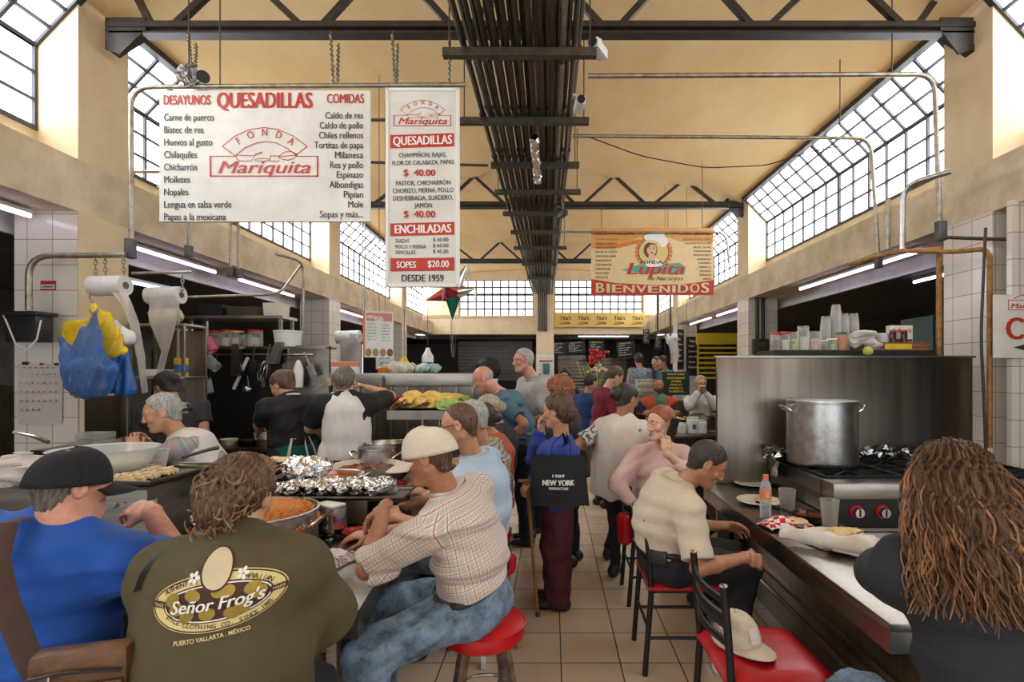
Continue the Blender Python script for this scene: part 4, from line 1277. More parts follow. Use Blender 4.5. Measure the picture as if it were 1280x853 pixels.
# ---- woman in olive T-shirt with pinned-up hair
m_olive = cloth_mat('olive_jersey', (.086, .068, .030), .85, var=.18, weave=.3)
i = person('broad woman in an olive printed T-shirt with pinned-up curly hair', (-.93, 1.50), 14, (-.93, 1.47, .60), at(298, 672, 1.50), at(302, 622, 1.565), 'tan', fem=True, slope=.105, sw=.168, g=1.36, hd=(2, 20, 0), arm_r=1.15, scale=1.0,
           hands=[(-1.21, 1.90, .80), (-.83, 1.93, .80)], poles=[(-.6, -.4, -.7), (.5, -.4, -.8)], curl=(.6, .6), hunch=.045, neck_r=.06,
           legs=[((-1.06, 1.78, .55), (-1.05, 1.72, .09)), ((-.82, 1.78, .55), (-.80, 1.72, .09))], res=.006, cres=.006, lower=False,
           shirt=dict(mat=m_olive, sleeve=.86, ease=.022, drop=.14, hem=.15, fold=1.5, ff=9, seed=12, bulk=1.1, fst=(.5, .5, 1.6)), pants=dict(mat=m_blacktr, shoes=m_shoe),
           hair=dict(m=hair_brown, style='bun', vol=.016, back=-.07, front=.06, bun=[(.0, -.100, -.040, .062), (-.035, -.10, .0, .048), (.035, -.10, -.010, .048)], res=.005, disp=.006))
olive = i
hair_brown_hi = hair_mat('hair_brown_streaked', (.055, .024, .010), (.34, .20, .10))
b = MB(); rg = np.random.default_rng(5); pths = []
for k in range(170):       # strands swept back from the brow to the bun
    a = rg.uniform(-1.35, 1.35); f0 = rg.uniform(.0, .075)
    pts = []
    for t in np.linspace(0, 1, 9):
        e = t * 1.75
        x = .089 * math.sin(a) * (math.cos(e * .55)) ; f = f0 * (1 - t) - .014 - .115 * math.sin(min(e, 1.5)) * (1 - .12 * abs(a)) * t ** .5; u = .03 + (.088 + .018) * math.cos(a) ** .6 * math.cos(e * .8) - .05 * t
        pts.append(i['HP'](x, f, u))
    pths.append(pts)
locks(b, pths, .0027, hair_brown_hi, 5, .003, 70, .5, rg)
pths = []
for k in range(210):      # loose curls piled on the nape
    c0 = np.array((rg.normal(0, .028), -.105 + rg.normal(0, .012), -.028 + rg.normal(0, .034)))
    ax = rg.normal(size=3); ax /= np.linalg.norm(ax); u_ = unit(np.cross(ax, (.3, .2, .9))); v_ = np.cross(ax, u_); rr = rg.uniform(.014, .032)
    t1 = rg.uniform(2.5, 5.5)
    pths.append([i['HP'](*(c0 + u_ * rr * math.cos(t) + v_ * rr * math.sin(t) + ax * .006 * t)) for t in np.linspace(0, t1, 12)])
for k in range(10):
    x = rg.uniform(-.05, .05); pths.append([i['HP'](x + .01 * math.sin(t * 6 + k), -.10 - .02 * t, -.05 - .055 * t) for t in np.linspace(0, 1, 9)])
locks(b, pths, .003, hair_brown_hi, 5, .002, 60, .4, rg)
b.build('hair_strands', i['hair'])

# print on the back of her T-shirt
m_pgold = cloth_mat('print_cream', (.72, .58, .26), .7, var=.1); m_pbrown = cloth_mat('print_brown', (.06, .022, .012), .7, var=.1)
m_pwhite = cloth_mat('print_white', (.82, .80, .74), .7, var=.05); m_pleaf = cloth_mat('print_leaf', (.40, .27, .04), .7, var=.5); m_ptan = cloth_mat('print_tan', (.62, .50, .33), .7, var=.2)
layers = []
pc = olive['lo'](at(274, 748, 1.33)); SP = 1.36 / FPX      # metres per photo pixel at her back
def pr(u, v):
    return np.array((pc[0] + u, pc[1] - .7, pc[2] + v)), np.array((0, 1.0, 0))
def ell2(cx, cy, rx, ry, rx2=None, ry2=None, n=56, ro=0.0, rings=6):
    vs, fs = [], []
    rx2 = 0 if rx2 is None else rx2; ry2 = 0 if ry2 is None else ry2
    for j in range(rings + 1):
        q = j / rings
        for k in range(n):
            t = 2 * math.pi * k / n; x = (rx2 + (rx - rx2) * q) * math.cos(t); y = (ry2 + (ry - ry2) * q) * math.sin(t)
            vs.append(((cx + x * math.cos(ro) - y * math.sin(ro)) * SP, (cy + x * math.sin(ro) + y * math.cos(ro)) * SP))
    for j in range(rings):
        for k in range(n): fs.append((j * n + k, j * n + (k + 1) % n, (j + 1) * n + (k + 1) % n, (j + 1) * n + k))
    return vs, fs
RO = math.radians(4)
class T2:   # collects flat lettering in photo pixels
    def __init__(s): s.v, s.f = [], []
    def add(s, vs, fs, m):
        o = len(s.v); s.v += list(vs); s.f += [tuple(k + o for k in f) for f in fs]
def lay(m, *shapes):
    t = T2()
    for vs, fs in shapes: t.add(vs, fs, None)
    layers.append((t.v, t.f, m))
lay(m_pgold, ell2(0, 0, 73, 33, ro=RO))
lay(m_pbrown, ell2(0, 0, 72, 32, 70.5, 30.5, ro=RO, rings=1), ell2(0, 0, 59, 22.5, ro=RO))
lay(m_pwhite, ell2(0, 0, 57.5, 21, 56, 19.5, ro=RO, rings=1))
lay(m_pleaf, *[ell2(x, y, 9, 7, ro=r, rings=4, n=18) for x, y, r in ((-42, -6, .4), (-25, 9, -.3), (-8, -12, .2), (12, 11, .5), (28, -10, -.4), (44, 5, .3), (-30, -13, .8), (4, 12, 0), (38, 11, .2), (-48, 4, .6), (18, -14, -.2))])
bu = MB(); fn2 = lambda u, v: (u * SP, v * SP)
def lay_text(m, items):
    t = T2()
    for args, kw in items:
        put_text(t, args, None, fn2, **kw)
    layers.append((t.v, t.f, m))
def lay_arc(m, items):
    t = T2()
    for args, kw in items: arc_text(t, args, None, fn2, **kw)
    layers.append((t.v, t.f, m))
lay_arc(m_pbrown, [('AUTHENTIC', dict(cx=0, cy=0, r=23.5, a0=2.72, a1=1.98, h=5.5, ex=2.55, bold=.01, aspect=1.0)), ('HAWAIIAN', dict(cx=0, cy=0, r=25.5, a0=1.16, a1=.52, h=5.5, ex=2.45, bold=.01, aspect=1.0)),
                   ('STYLE CLOTHING CO. SINCE 1983', dict(cx=0, cy=0, r=29.0, a0=-2.55, a1=-.45, h=5.2, ex=2.20, bold=.01, aspect=.95, below=True))])
lay_text(m_pgold, [('PUERTO VALLARTA . MÉXICO', dict(w=78, h=5, align='c', x=-2, y=-41, bold=.03, rot=RO))])
lay(m_pbrown, ell2(-3, 34, 17.5, 22, ro=.2, rings=3)); lay(m_ptan, ell2(-3, 34.5, 15.5, 20, ro=.2, rings=3))
lay(m_pwhite, *[ell2(sx + 4 * math.cos(k * 1.26), 28 + 4 * math.sin(k * 1.26), 2.8, 2.0, n=10, rings=1, ro=k * 1.26) for sx in (-26, 26) for k in range(5)])
lay(m_pbrown, ([( -72 * SP, -5 * SP), (-56 * SP, -5 * SP), (-56 * SP, 2 * SP), (-72 * SP, 2 * SP)], [(0, 1, 2, 3)]), ([(56 * SP, 0 * SP), (73 * SP, 0 * SP), (73 * SP, 7 * SP), (56 * SP, 7 * SP)], [(0, 1, 2, 3)]))
lay_text(m_pgold, [('TRADE', dict(w=12, h=4, x=-70, y=-3.5)), ('MARK', dict(w=12, h=4, x=58.5, y=1.5))])
for q in (0, .6, 1.2): lay_text(m_pwhite, [('Señor Frog\'s', dict(w=98, h=15, align='c', x=.4 + q, y=-7 + q * .3, bold=0, shear=.28, rot=RO))])
o = decal(layers, i['shirt'], i['root'], pr, 'shirt_print', lift=.0026)
tag(o, 'oval cream and brown print with white script lettering')
sp_ = [(-56, 80), (-66, 70), (-78, 58), (-88, 44), (-97, 26), (-104, 4)]
decal([([((x + dx) * SP, (y + dx * .5) * SP) for x, y in sp_ for dx in (-4.5, 4.5)], [(2 * k, 2 * k + 1, 2 * k + 3, 2 * k + 2) for k in range(5)], m_belt)], i['shirt'], i['root'], pr, 'bag_strap', lift=.006)

# ---- man in plaid shirt and cream cap on the first stool
m_plaid = cloth_mat('red_grey_plaid', (.70, .64, .55), .8, var=.1, weave=.25, pattern='plaid', cols=[(.30, .27, .25), (.36, .03, .04)], scale=.84)
i = person('man in a red plaid shirt and cream cap leaning on the left counter', (-.33, 2.28), 72, (-.33, 2.28, .64), at(562, 618, 2.2), at(535, 570, 2.14), 'brown', sw=.185, g=1.12, hd=(84, 14, 0), sh_yaw=66,
           hands=[at(482, 632, 2.12), at(466, 668, 2.38)], poles=[(-.1, -.3, -.9), (-.3, .3, -.9)], hdir=[(-.75, .12, -.55), (-1, .0, -.06)], hnor=[(-.5, .1, -.6), (.1, .15, -.9)], curl=(.42, .38), hunch=.03, arm_r=1.0,
           legs=[(at(462, 818, 1.98), (-.70, 2.02, .12)), ((-.80, 2.30, .565), (-.74, 2.3, .12))], res=.004, cres=.005, lower=False,
           shirt=dict(mat=m_plaid, sleeve=.93, ease=.018, drop=.03, hem=-.088, fold=1.0, ff=13, seed=6, bulk=1.06, collar='shirt', cmat=cloth_mat('collar_cloth', (.58, .47, .42))), pants=dict(mat=m_denim, shoes=m_shoe, belt=m_belt, ease=.020, fold=1.3, k=1.15),
           hair=dict(m=hair_brown, style='short', vol=.004, back=-.07, front=.04, topcut=.03))
m_capc = cloth_mat('cream_cap_cloth', (.66, .57, .44), .85, var=.12, weave=.3)
cap_hat(i, m_capc, tilt=-.012, size=1.03)

# ---- man in the light blue shirt with sunglasses
m_ltblue = cloth_mat('light_blue_shirt', (.42, .52, .64), .75, var=.12, weave=.2)
i = person('balding man in a light blue shirt and dark sunglasses at the left counter', (-.42, 3.0), 78, (-.42, 3.02, .64), at(594, 572, 2.95), at(574, 532, 2.86), 'tan', sw=.19, g=1.15, hd=(86, 16, 0),
           hands=[(-.80, 2.72, .86), (-.84, 3.05, .84)], poles=[(-.2, -.5, -.8), (-.2, .5, -.8)], hunch=.04, legs=[((-.86, 2.93, .55), (-.78, 2.95, .1)), ((-.88, 3.1, .55), (-.8, 3.1, .1))], res=.007, cres=.007, lower=False,
           shirt=dict(mat=m_ltblue, sleeve=.9, ease=.02, drop=.05, hem=-.02, fold=1.1, seed=21, collar='shirt'), pants=dict(mat=m_denim, shoes=m_shoe, belt=m_belt),
           hair=dict(m=hair_brown, style='short', vol=.005, back=-.07, front=.015), brow=(.03, .02, .015))
glasses_on(i, mat('black_frame', (.01, .01, .01), .3), mat('dark_lens', (.012, .010, .010), .1))

# ---- person in small checked shirt, mostly hidden
m_chk = cloth_mat('yellow_navy_check', (.62, .54, .38), .8, var=.1, weave=.2, pattern='check', cols=[(.06, .07, .09), (.035, .035, .04)], scale=1.0)
i = person('grey-haired person in a small yellow and navy checked shirt', (-.47, 3.58), 80, (-.47, 3.58, .64), at(607, 558, 3.5), at(590, 524, 3.40), 'tan', sw=.18, g=1.05, hd=(88, 15, 0),
           hands=[(-.86, 3.4, .84), (-.88, 3.62, .84)], hunch=.05, legs=[((-.9, 3.5, .55), (-.84, 3.5, .1)), ((-.92, 3.66, .55), (-.86, 3.66, .1))], res=.009, cres=.008, lower=False,
           shirt=dict(mat=m_chk, sleeve=.95, ease=.02, drop=.05, hem=.02, seed=31), pants=dict(mat=m_blacktr, shoes=m_shoe), hair=dict(m=hair_grey, style='short', vol=.009, back=-.07))

# ---- woman in orange top with dark bun
m_orange = cloth_mat('orange_top', (.50, .10, .035), .8)
i = person('woman in an orange top with her dark hair in a bun', (-.51, 4.0), 82, (-.50, 4.0, .63), at(617, 545, 3.98), at(603, 524, 3.92), 'tan', fem=True, sw=.165, g=.98, hd=(84, 14, 0),
           hands=[(-.9, 3.9, .84), (-.92, 4.1, .84)], hunch=.05, legs=[((-.92, 3.92, .55), (-.88, 3.92, .1)), ((-.94, 4.06, .55), (-.9, 4.06, .1))], res=.009, cres=.009, lower=False,
           shirt=dict(mat=m_orange, sleeve=.9, ease=.016, drop=.06, hem=.03), pants=dict(mat=m_blacktr, shoes=m_shoe),
           hair=dict(m=hair_dk, style='bun', vol=.008, back=-.06, bun=(0, -.115, -.01, .042)))

# ---- fair-haired woman with bun
m_darkgrey = cloth_mat('charcoal_knit', (.035, .033, .035), .85)
i = person('fair-haired woman with a netted bun in a dark top at the left counter', (-.52, 4.44), 84, (-.51, 4.44, .64), at(624, 531, 4.42), at(610, 512, 4.36), 'tan', fem=True, sw=.165, g=1.0, hd=(92, 12, 0),
           hands=[(-.92, 4.35, .84), (-.94, 4.5, .84)], hunch=.05, legs=[((-.94, 4.38, .55), (-.9, 4.38, .1)), ((-.96, 4.5, .55), (-.92, 4.5, .1))], res=.009, cres=.009, lower=False,
           shirt=dict(mat=m_darkgrey, sleeve=1.6, ease=.016, drop=.06, hem=.03), pants=dict(mat=m_blacktr, shoes=m_shoe),
           hair=dict(m=hair_fair, style='bun', vol=.010, back=-.06, bun=(0, -.115, .0, .046)))

# ---- bald man leaning over the counter
m_teal = cloth_mat('slate_blue_jersey', (.075, .15, .205), .8, var=.15)
m_jeans_dk = cloth_mat('dark_jeans', (.02, .024, .035), .8, var=.4)
i = person('bald man in a slate blue T-shirt bending over the end of the counter', (-.25, 4.95), 88, at(655, 560, 4.92), at(625, 491, 4.88), at(604, 474, 4.82), 'ruddy', sw=.19, g=1.02, hd=(92, 30, 0), scale=1.04,
           hands=[at(639, 556, 4.68), (-.62, 5.02, .98)], poles=[(.6, -.4, -.2), (.4, .6, 0)], hdir=[(-.1, -.1, -1), None], hunch=.05, res=.006, cres=.007, curl=(.3, .5), neck_r=.06,
           shirt=dict(mat=m_teal, sleeve=.78, ease=.02, drop=.09, hem=.08, seed=14, fold=1.2), pants=dict(mat=m_jeans_dk, shoes=m_shoe),
           hair=dict(m=hair_grey, style='fringe', vol=-.0015, back=-.06, low=-.02), brow=(.2, .16, .12))
b = MB(); w = i['wr'][0]; a = unit(i['wr'][0] - i['el'][0]); u_ = unit(np.cross(a, (1, 0, 0))); v_ = np.cross(a, u_)
b.tube([w - a * .02 + u_ * .033 * math.cos(t) + v_ * .031 * math.sin(t) for t in np.linspace(0, 6.283, 17)], .007, m_belt, 6, caps=False); b.build('wristwatch', i['root'])

# ---- tall grey-haired man
m_greysh = cloth_mat('grey_shirt', (.42, .385, .345), .8, var=.12)
i = person('tall grey-haired man in a grey short-sleeved shirt beside the bald man', (-.17, 5.35), 118, (-.17, 5.36, .97), at(667, 473, 5.32), at(654, 451, 5.26), 'ruddy', sw=.20, g=1.05, hd=(112, 6, 0), scale=1.08,
           hands=[at(655, 528, 5.15), (-.42, 5.1, 1.05)], poles=[(.5, -.3, -.6), None], hunch=.01, res=.006, cres=.007, neck_r=.058,
           shirt=dict(mat=m_greysh, sleeve=.85, ease=.022, drop=.12, hem=.13, seed=15, collar='shirt'), pants=dict(mat=m_jeans_dk, shoes=m_shoe),
           hair=dict(m=hair_grey, style='short', vol=.010, back=-.06, front=.035), brow=(.2, .17, .14))

# ---- woman in the blue cardigan with cane and tote bag
m_cobalt = cloth_mat('cobalt_cardigan', (.028, .055, .30), .85, var=.2, weave=.4)
m_maroon = cloth_mat('maroon_trousers', (.075, .010, .018), .75, var=.3)
i = person('small woman in a cobalt blue cardigan and maroon trousers leaning on a cane', (.03, 3.62), 80, (.055, 3.62, .82), at(703, 549, 3.62), at(697, 514, 3.58), 'tan', fem=True, sw=.165, g=1.05, hd=(62, 6, 0), scale=.90,
           hands=[at(662, 602, 3.44), at(675, 540, 3.72)], poles=[(.7, .15, -.35), (.1, .3, -.9)], hdir=[(-.6, -.1, -.75), (-.1, 0, 1)], hnor=[(.2, .3, -.6), (.9, 0, .1)], curl=(.8, .7), res=.006, cres=.007,
           legs=[((.03, 3.54, .42), (.045, 3.55, .085)), ((.04, 3.70, .42), (.03, 3.72, .085))],
           shirt=dict(mat=m_cobalt, sleeve=1.9, ease=.012, drop=.10, hem=.12, seed=8, fold=1.1, bulk=1.0, name='cardigan'), pants=dict(mat=m_maroon, shoes=m_shoe, ease=.026, k=1.35, fold=1.1),
           hair=dict(m=hair_brown, style='bun', vol=.017, back=-.08, bun=[(0, -.10, -.02, .05)], disp=.006))
b = MB(); b.tube([i['HP'](.05, -.115, .0), i['HP'](.0, -.15, -.01), i['HP'](-.05, -.115, .0)], .006, m_brown, 6); b.build('hair_clip', i['hair'])
hand_c = at(659, 607, 3.42)
m_cane = mat('cane_wood', (.30, .13, .04), .45, var=.4, vscale=20, stretch=(1, 1, .1))
root = thing('walking_cane', 'brown wooden walking cane planted on the tiles by the woman in blue', 'cane', (-.095, 3.46, 0))
p0 = Vector((hand_c[0] + .095, hand_c[1] - 3.46, hand_c[2] + .01))
b = MB(); b.tube([(0, 0, .018), (p0[0], p0[1], p0[2])], [.0105, .0125], m_cane, 10); b.build('shaft', root)
b = MB(); b.tube([(p0[0], p0[1], p0[2] - .005), (p0[0] - .01, p0[1], p0[2] + .018), (p0[0] - .06, p0[1], p0[2] + .02), (p0[0] + .05, p0[1], p0[2] + .018)], .012, m_cane, 10); b.build('handle', root)
b = MB(); b.lathe([(0, 0), (.015, 0), (.016, .02), (.0115, .03)], m_black_plastic, (0, 0, 0), 14); b.build('rubber_tip', root)
# tote
m_tote = cloth_mat('black_canvas', (.014, .014, .015), .85, var=.25)
root = thing('tote_bag', 'black canvas tote bag hanging from the shoulder of the woman in blue', 'bag', at(698, 634, 3.34)); c = Vector(root.location)
b = MB()
def tote(s):
    def f(u, v):
        w = .172 + .012 * (1 - v) if v < 1 else .17
        x = (u - .5) * 2 * w + .02 * (1 - v) - .006; z = .328 * v + .012 * math.sin(u * 9) * (1 - v)
        return (x, s * (.028 * math.sin(math.pi * u) ** .5 * (1 - .6 * v) + .004 * math.sin(u * 11 + v * 3)), z)
    return f
b.grid(tote(-1), 24, 12, m_tote); b.grid(lambda u, v: tote(1)(1 - u, v), 24, 12, m_tote); body = b.build('bag_body', root)
sh_w = Vector(at(708, 552, 3.52))
for dx, dy in ((-.045, -.012), (.075, .012)):
    b = MB(); b.tube([(dx, dy, .32), (dx + .004, dy, .40), (sh_w[0] - c[0] - .02 + dx * .2, -.02, .47), (sh_w[0] - c[0] + dx * .1, .06, sh_w[2] - c[2] + .012), (sh_w[0] - c[0] + dx * .2, .15, sh_w[2] - c[2] + .01)], .013, m_tote, 8, flat=.25); b.build('handle', root)
b = MB(); yf = lambda u, v: (u, -.036, v)
def tf(u, v):
    q = (u / .34) + .5; z = .12 + v; return (u, tote(-1)(max(0, min(1, q)), z / .328)[1] - .004, z)
put_text(b, '1989', m_pwhite, tf, h=.020, w=.075, align='c', y=.072, bold=.02)
put_text(b, 'NEW YORK', m_pwhite, tf, h=.036, w=.20, align='c', y=.022, bold=.05)
put_text(b, 'MANHATTAN', m_pwhite, tf, h=.018, w=.12, align='c', y=-.006, bold=.03)
b.build('lettering', root)

# ---- woman with red curls behind her
i = person('woman with a mass of red curls in a black jacket, behind the blue cardigan', (.15, 4.42), 70, (.15, 4.42, .88), at(706, 517, 4.42), at(699, 491, 4.38), 'tan', fem=True, sw=.17, g=1.05, hd=(60, 5, 0), scale=.93, res=.009, cres=.009,
           shirt=dict(mat=m_darkgrey, sleeve=1.9, ease=.025, drop=.12, hem=.15, name='jacket'), pants=dict(mat=m_blacktr, shoes=m_shoe),
           hair=dict(m=hair_red, style='curly', vol=.034, back=-.11, front=.07, res=.005))

# ---- woman in the cream smock walking down the aisle
m_smock = cloth_mat('cream_smock_cloth', (.66, .59, .50), .85, var=.1, weave=.25)
m_spec = cloth_mat('black_white_print', (.60, .56, .50), .8, var=.1, pattern='speck', cols=[(.02, .02, .022)])
i = person('woman in a cream smock and black leggings standing in the aisle, back turned', (.55, 4.16), -28, (.55, 4.15, .88), at(779, 527, 4.12), at(783, 499, 4.11), 'brown', fem=True, sw=.18, g=1.16, hd=(-52, 18, 0), scale=.95,
           hands=[at(742, 556, 4.30), at(812, 560, 4.5)], poles=[(-.9, -.6, -.3), (.8, -.5, -.4)], res=.007, cres=.007, arm_r=1.0,
           legs=[((.495, 4.10, .45), (.50, 4.16, .085)), ((.60, 4.30, .46), (.50, 4.55, .10))],
           shirt=dict(mat=m_spec, sleeve=.72, ease=.014, drop=.08, hem=.06, name='blouse'), pants=dict(mat=m_blacktr, shoes=m_shoe, ease=.006),
           hair=dict(m=hair_dk, style='bun', vol=.012, back=-.065, bun=[(-.01, -.115, .015, .05)]))
robe(i, 'smock', m_smock, ease=.040, drop=.24, xw=.215, flare=1.22, seed=17, fold=1.1)

# ---- woman on the phone in the pink blouse
m_pink = cloth_mat('pale_pink_blouse', (.66, .43, .40), .75, var=.14, weave=.2)
i = person('red-haired woman in a pale pink blouse talking on a phone', (.76, 3.78), -152, (.76, 3.78, .60), at(826, 557, 3.70), at(826, 530, 3.60), 'pale', fem=True, sw=.155, g=.95, hd=(118, 4, 4), sh_yaw=-176, scale=.95, arm_r=.92,
           hands=[at(833, 567, 3.44), at(801, 640, 3.50)], poles=[(.8, -.2, -.8), (-.8, 0, 0)], hdir=[(.02, .1, 1), (.1, -.2, -1)], hnor=[(-.15, .9, .1), (.8, .3, 0)], curl=(.62, .5), res=.005, cres=.006, lower=False,
           legs=[((1.08, 3.82, .54), (1.05, 3.8, .09)), ((1.04, 3.60, .54), (1.0, 3.6, .09))],
           shirt=dict(mat=m_pink, sleeve=1.55, ease=.014, drop=.08, hem=.06, bulk=1.0, seed=27, fold=1.6, name='blouse'), pants=dict(mat=m_jeans_dk, shoes=m_shoe),
           hair=dict(m=hair_red, style='bun', vol=.013, back=-.09, front=.050, bun=[(0, -.085, -.06, .045)], extra=[((.055, -.05, -.06), (.075, -.01, -.19), .030, .020)]), brow=(.10, .05, .025))
ph = thing('mobile_phone', 'black mobile phone held to the ear of the woman in pink', 'phone', at(841, 536, 3.51), math.radians(-62))
b = MB(); b.at((0, 0, 0), (math.radians(-10), math.radians(14), 0)); b.box((-.005, -.037, -.075), (.005, .037, .075), m_black_plastic, .004); b.build('phone_body', ph)
b = MB(); b.at((0, 0, 0), (math.radians(-10), math.radians(14), 0)); b.box((-.0075, -.034, .03), (-.005, -.014, .068), mat('phone_lens', (.03, .03, .035), .1), .001); b.build('camera', ph)

# ---- man in the beige polo
m_polo = cloth_mat('beige_polo', (.60, .50, .37), .85, var=.12, weave=.35)
i = person('man in a beige polo shirt hunched on a black chair at the right counter', (.64, 2.93), -84, (.63, 2.93, .60), at(848, 603, 2.86), at(884, 580, 2.80), 'brown', sw=.19, g=1.14, hd=(-97, 34, 0), sh_yaw=-82,
           hands=[(1.00, 3.02, .73), at(932, 697, 2.60)], poles=[None, (-.4, -.35, -.7)], hdir=[(.9, .1, -.2), (.9, .15, -.3)], hunch=.055, res=.005, cres=.006, lower=False, curl=(.6, .6), arm_r=1.05,
           legs=[((1.04, 3.03, .56), (.98, 3.02, .09)), ((1.04, 2.82, .56), (.94, 2.80, .09))],
           shirt=dict(mat=m_polo, sleeve=.86, ease=.020, drop=.06, hem=-.045, seed=33, fold=.7, bulk=1.05, collar='polo'), pants=dict(mat=m_blacktr, shoes=m_shoe_w, belt=m_belt, ease=.022),
           hair=dict(m=hair_dk, style='short', vol=.009, back=-.06, front=.055))
b = MB(); b.box((-.05, -.02, -.035), (.05, .02, .035), m_belt, .006); o = b.build('belt_pouch', i['root']); o.location = i['lo'](at(822, 697, 2.74)); o.rotation_euler = (0, 0, math.radians(60))

# ---- woman with long wavy hair at the front right
m_jacket = cloth_mat('dark_denim_jacket', (.016, .018, .024), .7, var=.35, weave=.35)
i = person('woman with long wavy brown hair in a dark denim jacket at the near right', (1.17, 1.32), -20, (1.19, 1.28, .60), at(1212, 672, 1.38), at(1190, 617, 1.40), 'tan', fem=True, sw=.175, g=1.1, hd=(-24, 10, 0), arm_r=1.05,
           hands=[at(1094, 712, 1.93), (1.42, 1.80, .82)], poles=[(-.75, -.3, -.6), (.6, -.5, -.6)], hdir=[(.15, .9, .15), None], hnor=[(.3, .1, -.9), None], curl=(.75, .5), res=.006, cres=.006, lower=False,
           legs=[((1.0, 1.74, .63), (1.0, 1.66, .17)), ((1.30, 1.70, .55), (1.30, 1.62, .09))],
           shirt=dict(mat=m_jacket, sleeve=1.82, ease=.026, drop=.12, hem=.12, seed=41, fold=1.3, ff=10, bulk=1.0, cuff=.6, name='jacket'), pants=dict(mat=m_denim, shoes=m_shoe, ease=.02),
           hair=dict(m=hair_mat('hair_brown_base', (.030, .012, .005), (.12, .055, .02)), style='long', vol=.026, back=-.20, front=.055, extra=[((0.01, -.06, .0), (0.06, -.09, -.17), .10, .105)], disp=.012), face=False)
hair_wavy = hair_mat('hair_wavy_brown', (.075, .026, .008), (.40, .19, .075), scale=.5)
hair_wavy2 = hair_mat('hair_wavy_dark', (.032, .012, .005), (.16, .068, .026), scale=.5)
for mm, cnt, sd in ((hair_wavy2, 420, 3), (hair_wavy, 520, 8)):
    b = MB(); rg = np.random.default_rng(sd); pths = []
    for k in range(cnt):
        a = rg.uniform(-.25 * math.pi, 1.25 * math.pi) + math.pi      # around the head; the face side stays open
        cx, cf = math.cos(a), math.sin(a)
        p0 = np.array((rg.normal(0, .012) + .02 * cx, .05 - .10 * rg.random(), .132))
        r1 = .108 + rg.uniform(0, .02); p1 = np.array((cx * r1, cf * r1 * 1.1 - .015, .05 + rg.normal(0, .012)))
        r2 = .128 + rg.uniform(-.03, .03); p2 = np.array((cx * r2 * 1.1 + .045, min(cf * r2 - .03, .06), -.11))
        r3 = .118 + rg.uniform(-.06, .06); L = rg.uniform(.13, .25); p3 = np.array((cx * r3 * 1.3 + .095, min(cf * r3 * .8 - .08, .05), -.06 - L))
        pts = []
        for t in np.linspace(0, 1, 22):
            q = (1 - t) ** 3 * p0 + 3 * (1 - t) ** 2 * t * (p1 * 1.15) + 3 * (1 - t) * t * t * p2 + t ** 3 * p3
            pts.append(i['HP'](*q))
        pths.append(pts)
    locks(b, pths, (.0046 if mm is hair_wavy2 else .0036), mm, 5, .009, 48, .35, rg)
    b.build('hair_locks', i['hair'])

# ---- cooks inside the stall on the left
m_whiteap = cloth_mat('white_apron_cloth', (.68, .64, .60), .8, var=.1, weave=.2)
m_stripe = cloth_mat('pastel_striped_blouse', (.36, .33, .33), .8, var=.2, pattern='stripe', cols=[(.10, .25, .28), (.45, .22, .25), (.5, .42, .2)])
i = person('elderly grey-haired cook in a white apron over a pastel blouse', (-2.27, 3.42), 104, (-2.24, 3.42, .84), at(226, 547, 3.36), at(203, 516, 3.28), 'tan', fem=True, sw=.17, g=1.06, hd=(118, 16, 0), scale=.94, hsize=1.0,
           hands=[(-2.62, 3.27, 1.14), (-2.66, 3.45, 1.14)], poles=[(.2, -.4, -.8), (.1, .4, -.8)], hunch=.04, res=.006, cres=.007,
           shirt=dict(mat=m_stripe, sleeve=.8, ease=.02, drop=.08, hem=.08, seed=51, bulk=1.1, name='blouse'), pants=dict(mat=m_blacktr, shoes=m_shoe),
           hair=dict(m=hair_grey, style='bun', vol=.008, back=-.06, front=.045, bun=[(0, -.125, -.01, .035)]), brow=(.12, .1, .08))
robe(i, 'apron', m_whiteap, ease=.028, drop=.25, xw=.165, seed=19)
b = MB(); b.ball(i['HP'](0, -.128, -.01), (.038, .038, .034), m_belt, 14, 8); b.build('hair_tie', i['hair'])

i = person('dark-haired cook half hidden behind the elderly cook', (-2.98, 4.25), 40, (-2.98, 4.25, .90), at(216, 505, 4.2), at(208, 484, 4.22), 'tan', fem=True, sw=.18, g=1.1, hd=(70, 25, 0), scale=.95, hands=[(-3.2, 4.5, 1.1), at(241, 524, 4.35)], poles=[None, (.7, -.3, .2)],
           res=.009, cres=.009, arm_r=1.15, shirt=dict(mat=m_darkgrey, sleeve=.5, ease=.015), pants=dict(mat=m_blacktr, shoes=m_shoe), hair=dict(m=hair_dk, style='bun', vol=.012, back=-.06, bun=(0, -.11, .03, .04)))

m_blackt = cloth_mat('black_jersey', (.013, .012, .012), .8, var=.25)
m_green = cloth_mat('bottle_green_cloth', (.006, .10, .075), .75, var=.2)
i = person('cook in a black T-shirt and bottle green apron skirt at the back stove', (-2.13, 4.32), 46, (-2.13, 4.32, .98), at(364, 497, 4.32), at(353, 482, 4.37), 'tan', fem=True, sw=.185, g=1.14, hd=(76, 28, 0),
           hands=[at(322, 543, 4.62), at(397, 522, 4.68)], poles=[(-.8, -.5, -.35), (.9, -.4, -.2)], res=.006, cres=.007, arm_r=1.22, hunch=.02,
           shirt=dict(mat=m_blackt, sleeve=.72, ease=.016, drop=.02, hem=-.04, seed=61), pants=dict(mat=m_blacktr, shoes=m_shoe),
           hair=dict(m=hair_brown, style='bun', vol=.014, back=-.06, bun=[(0, -.10, .045, .045)]))
Q = Grid(i['P'] - .5, i['P'] + .35, .008)
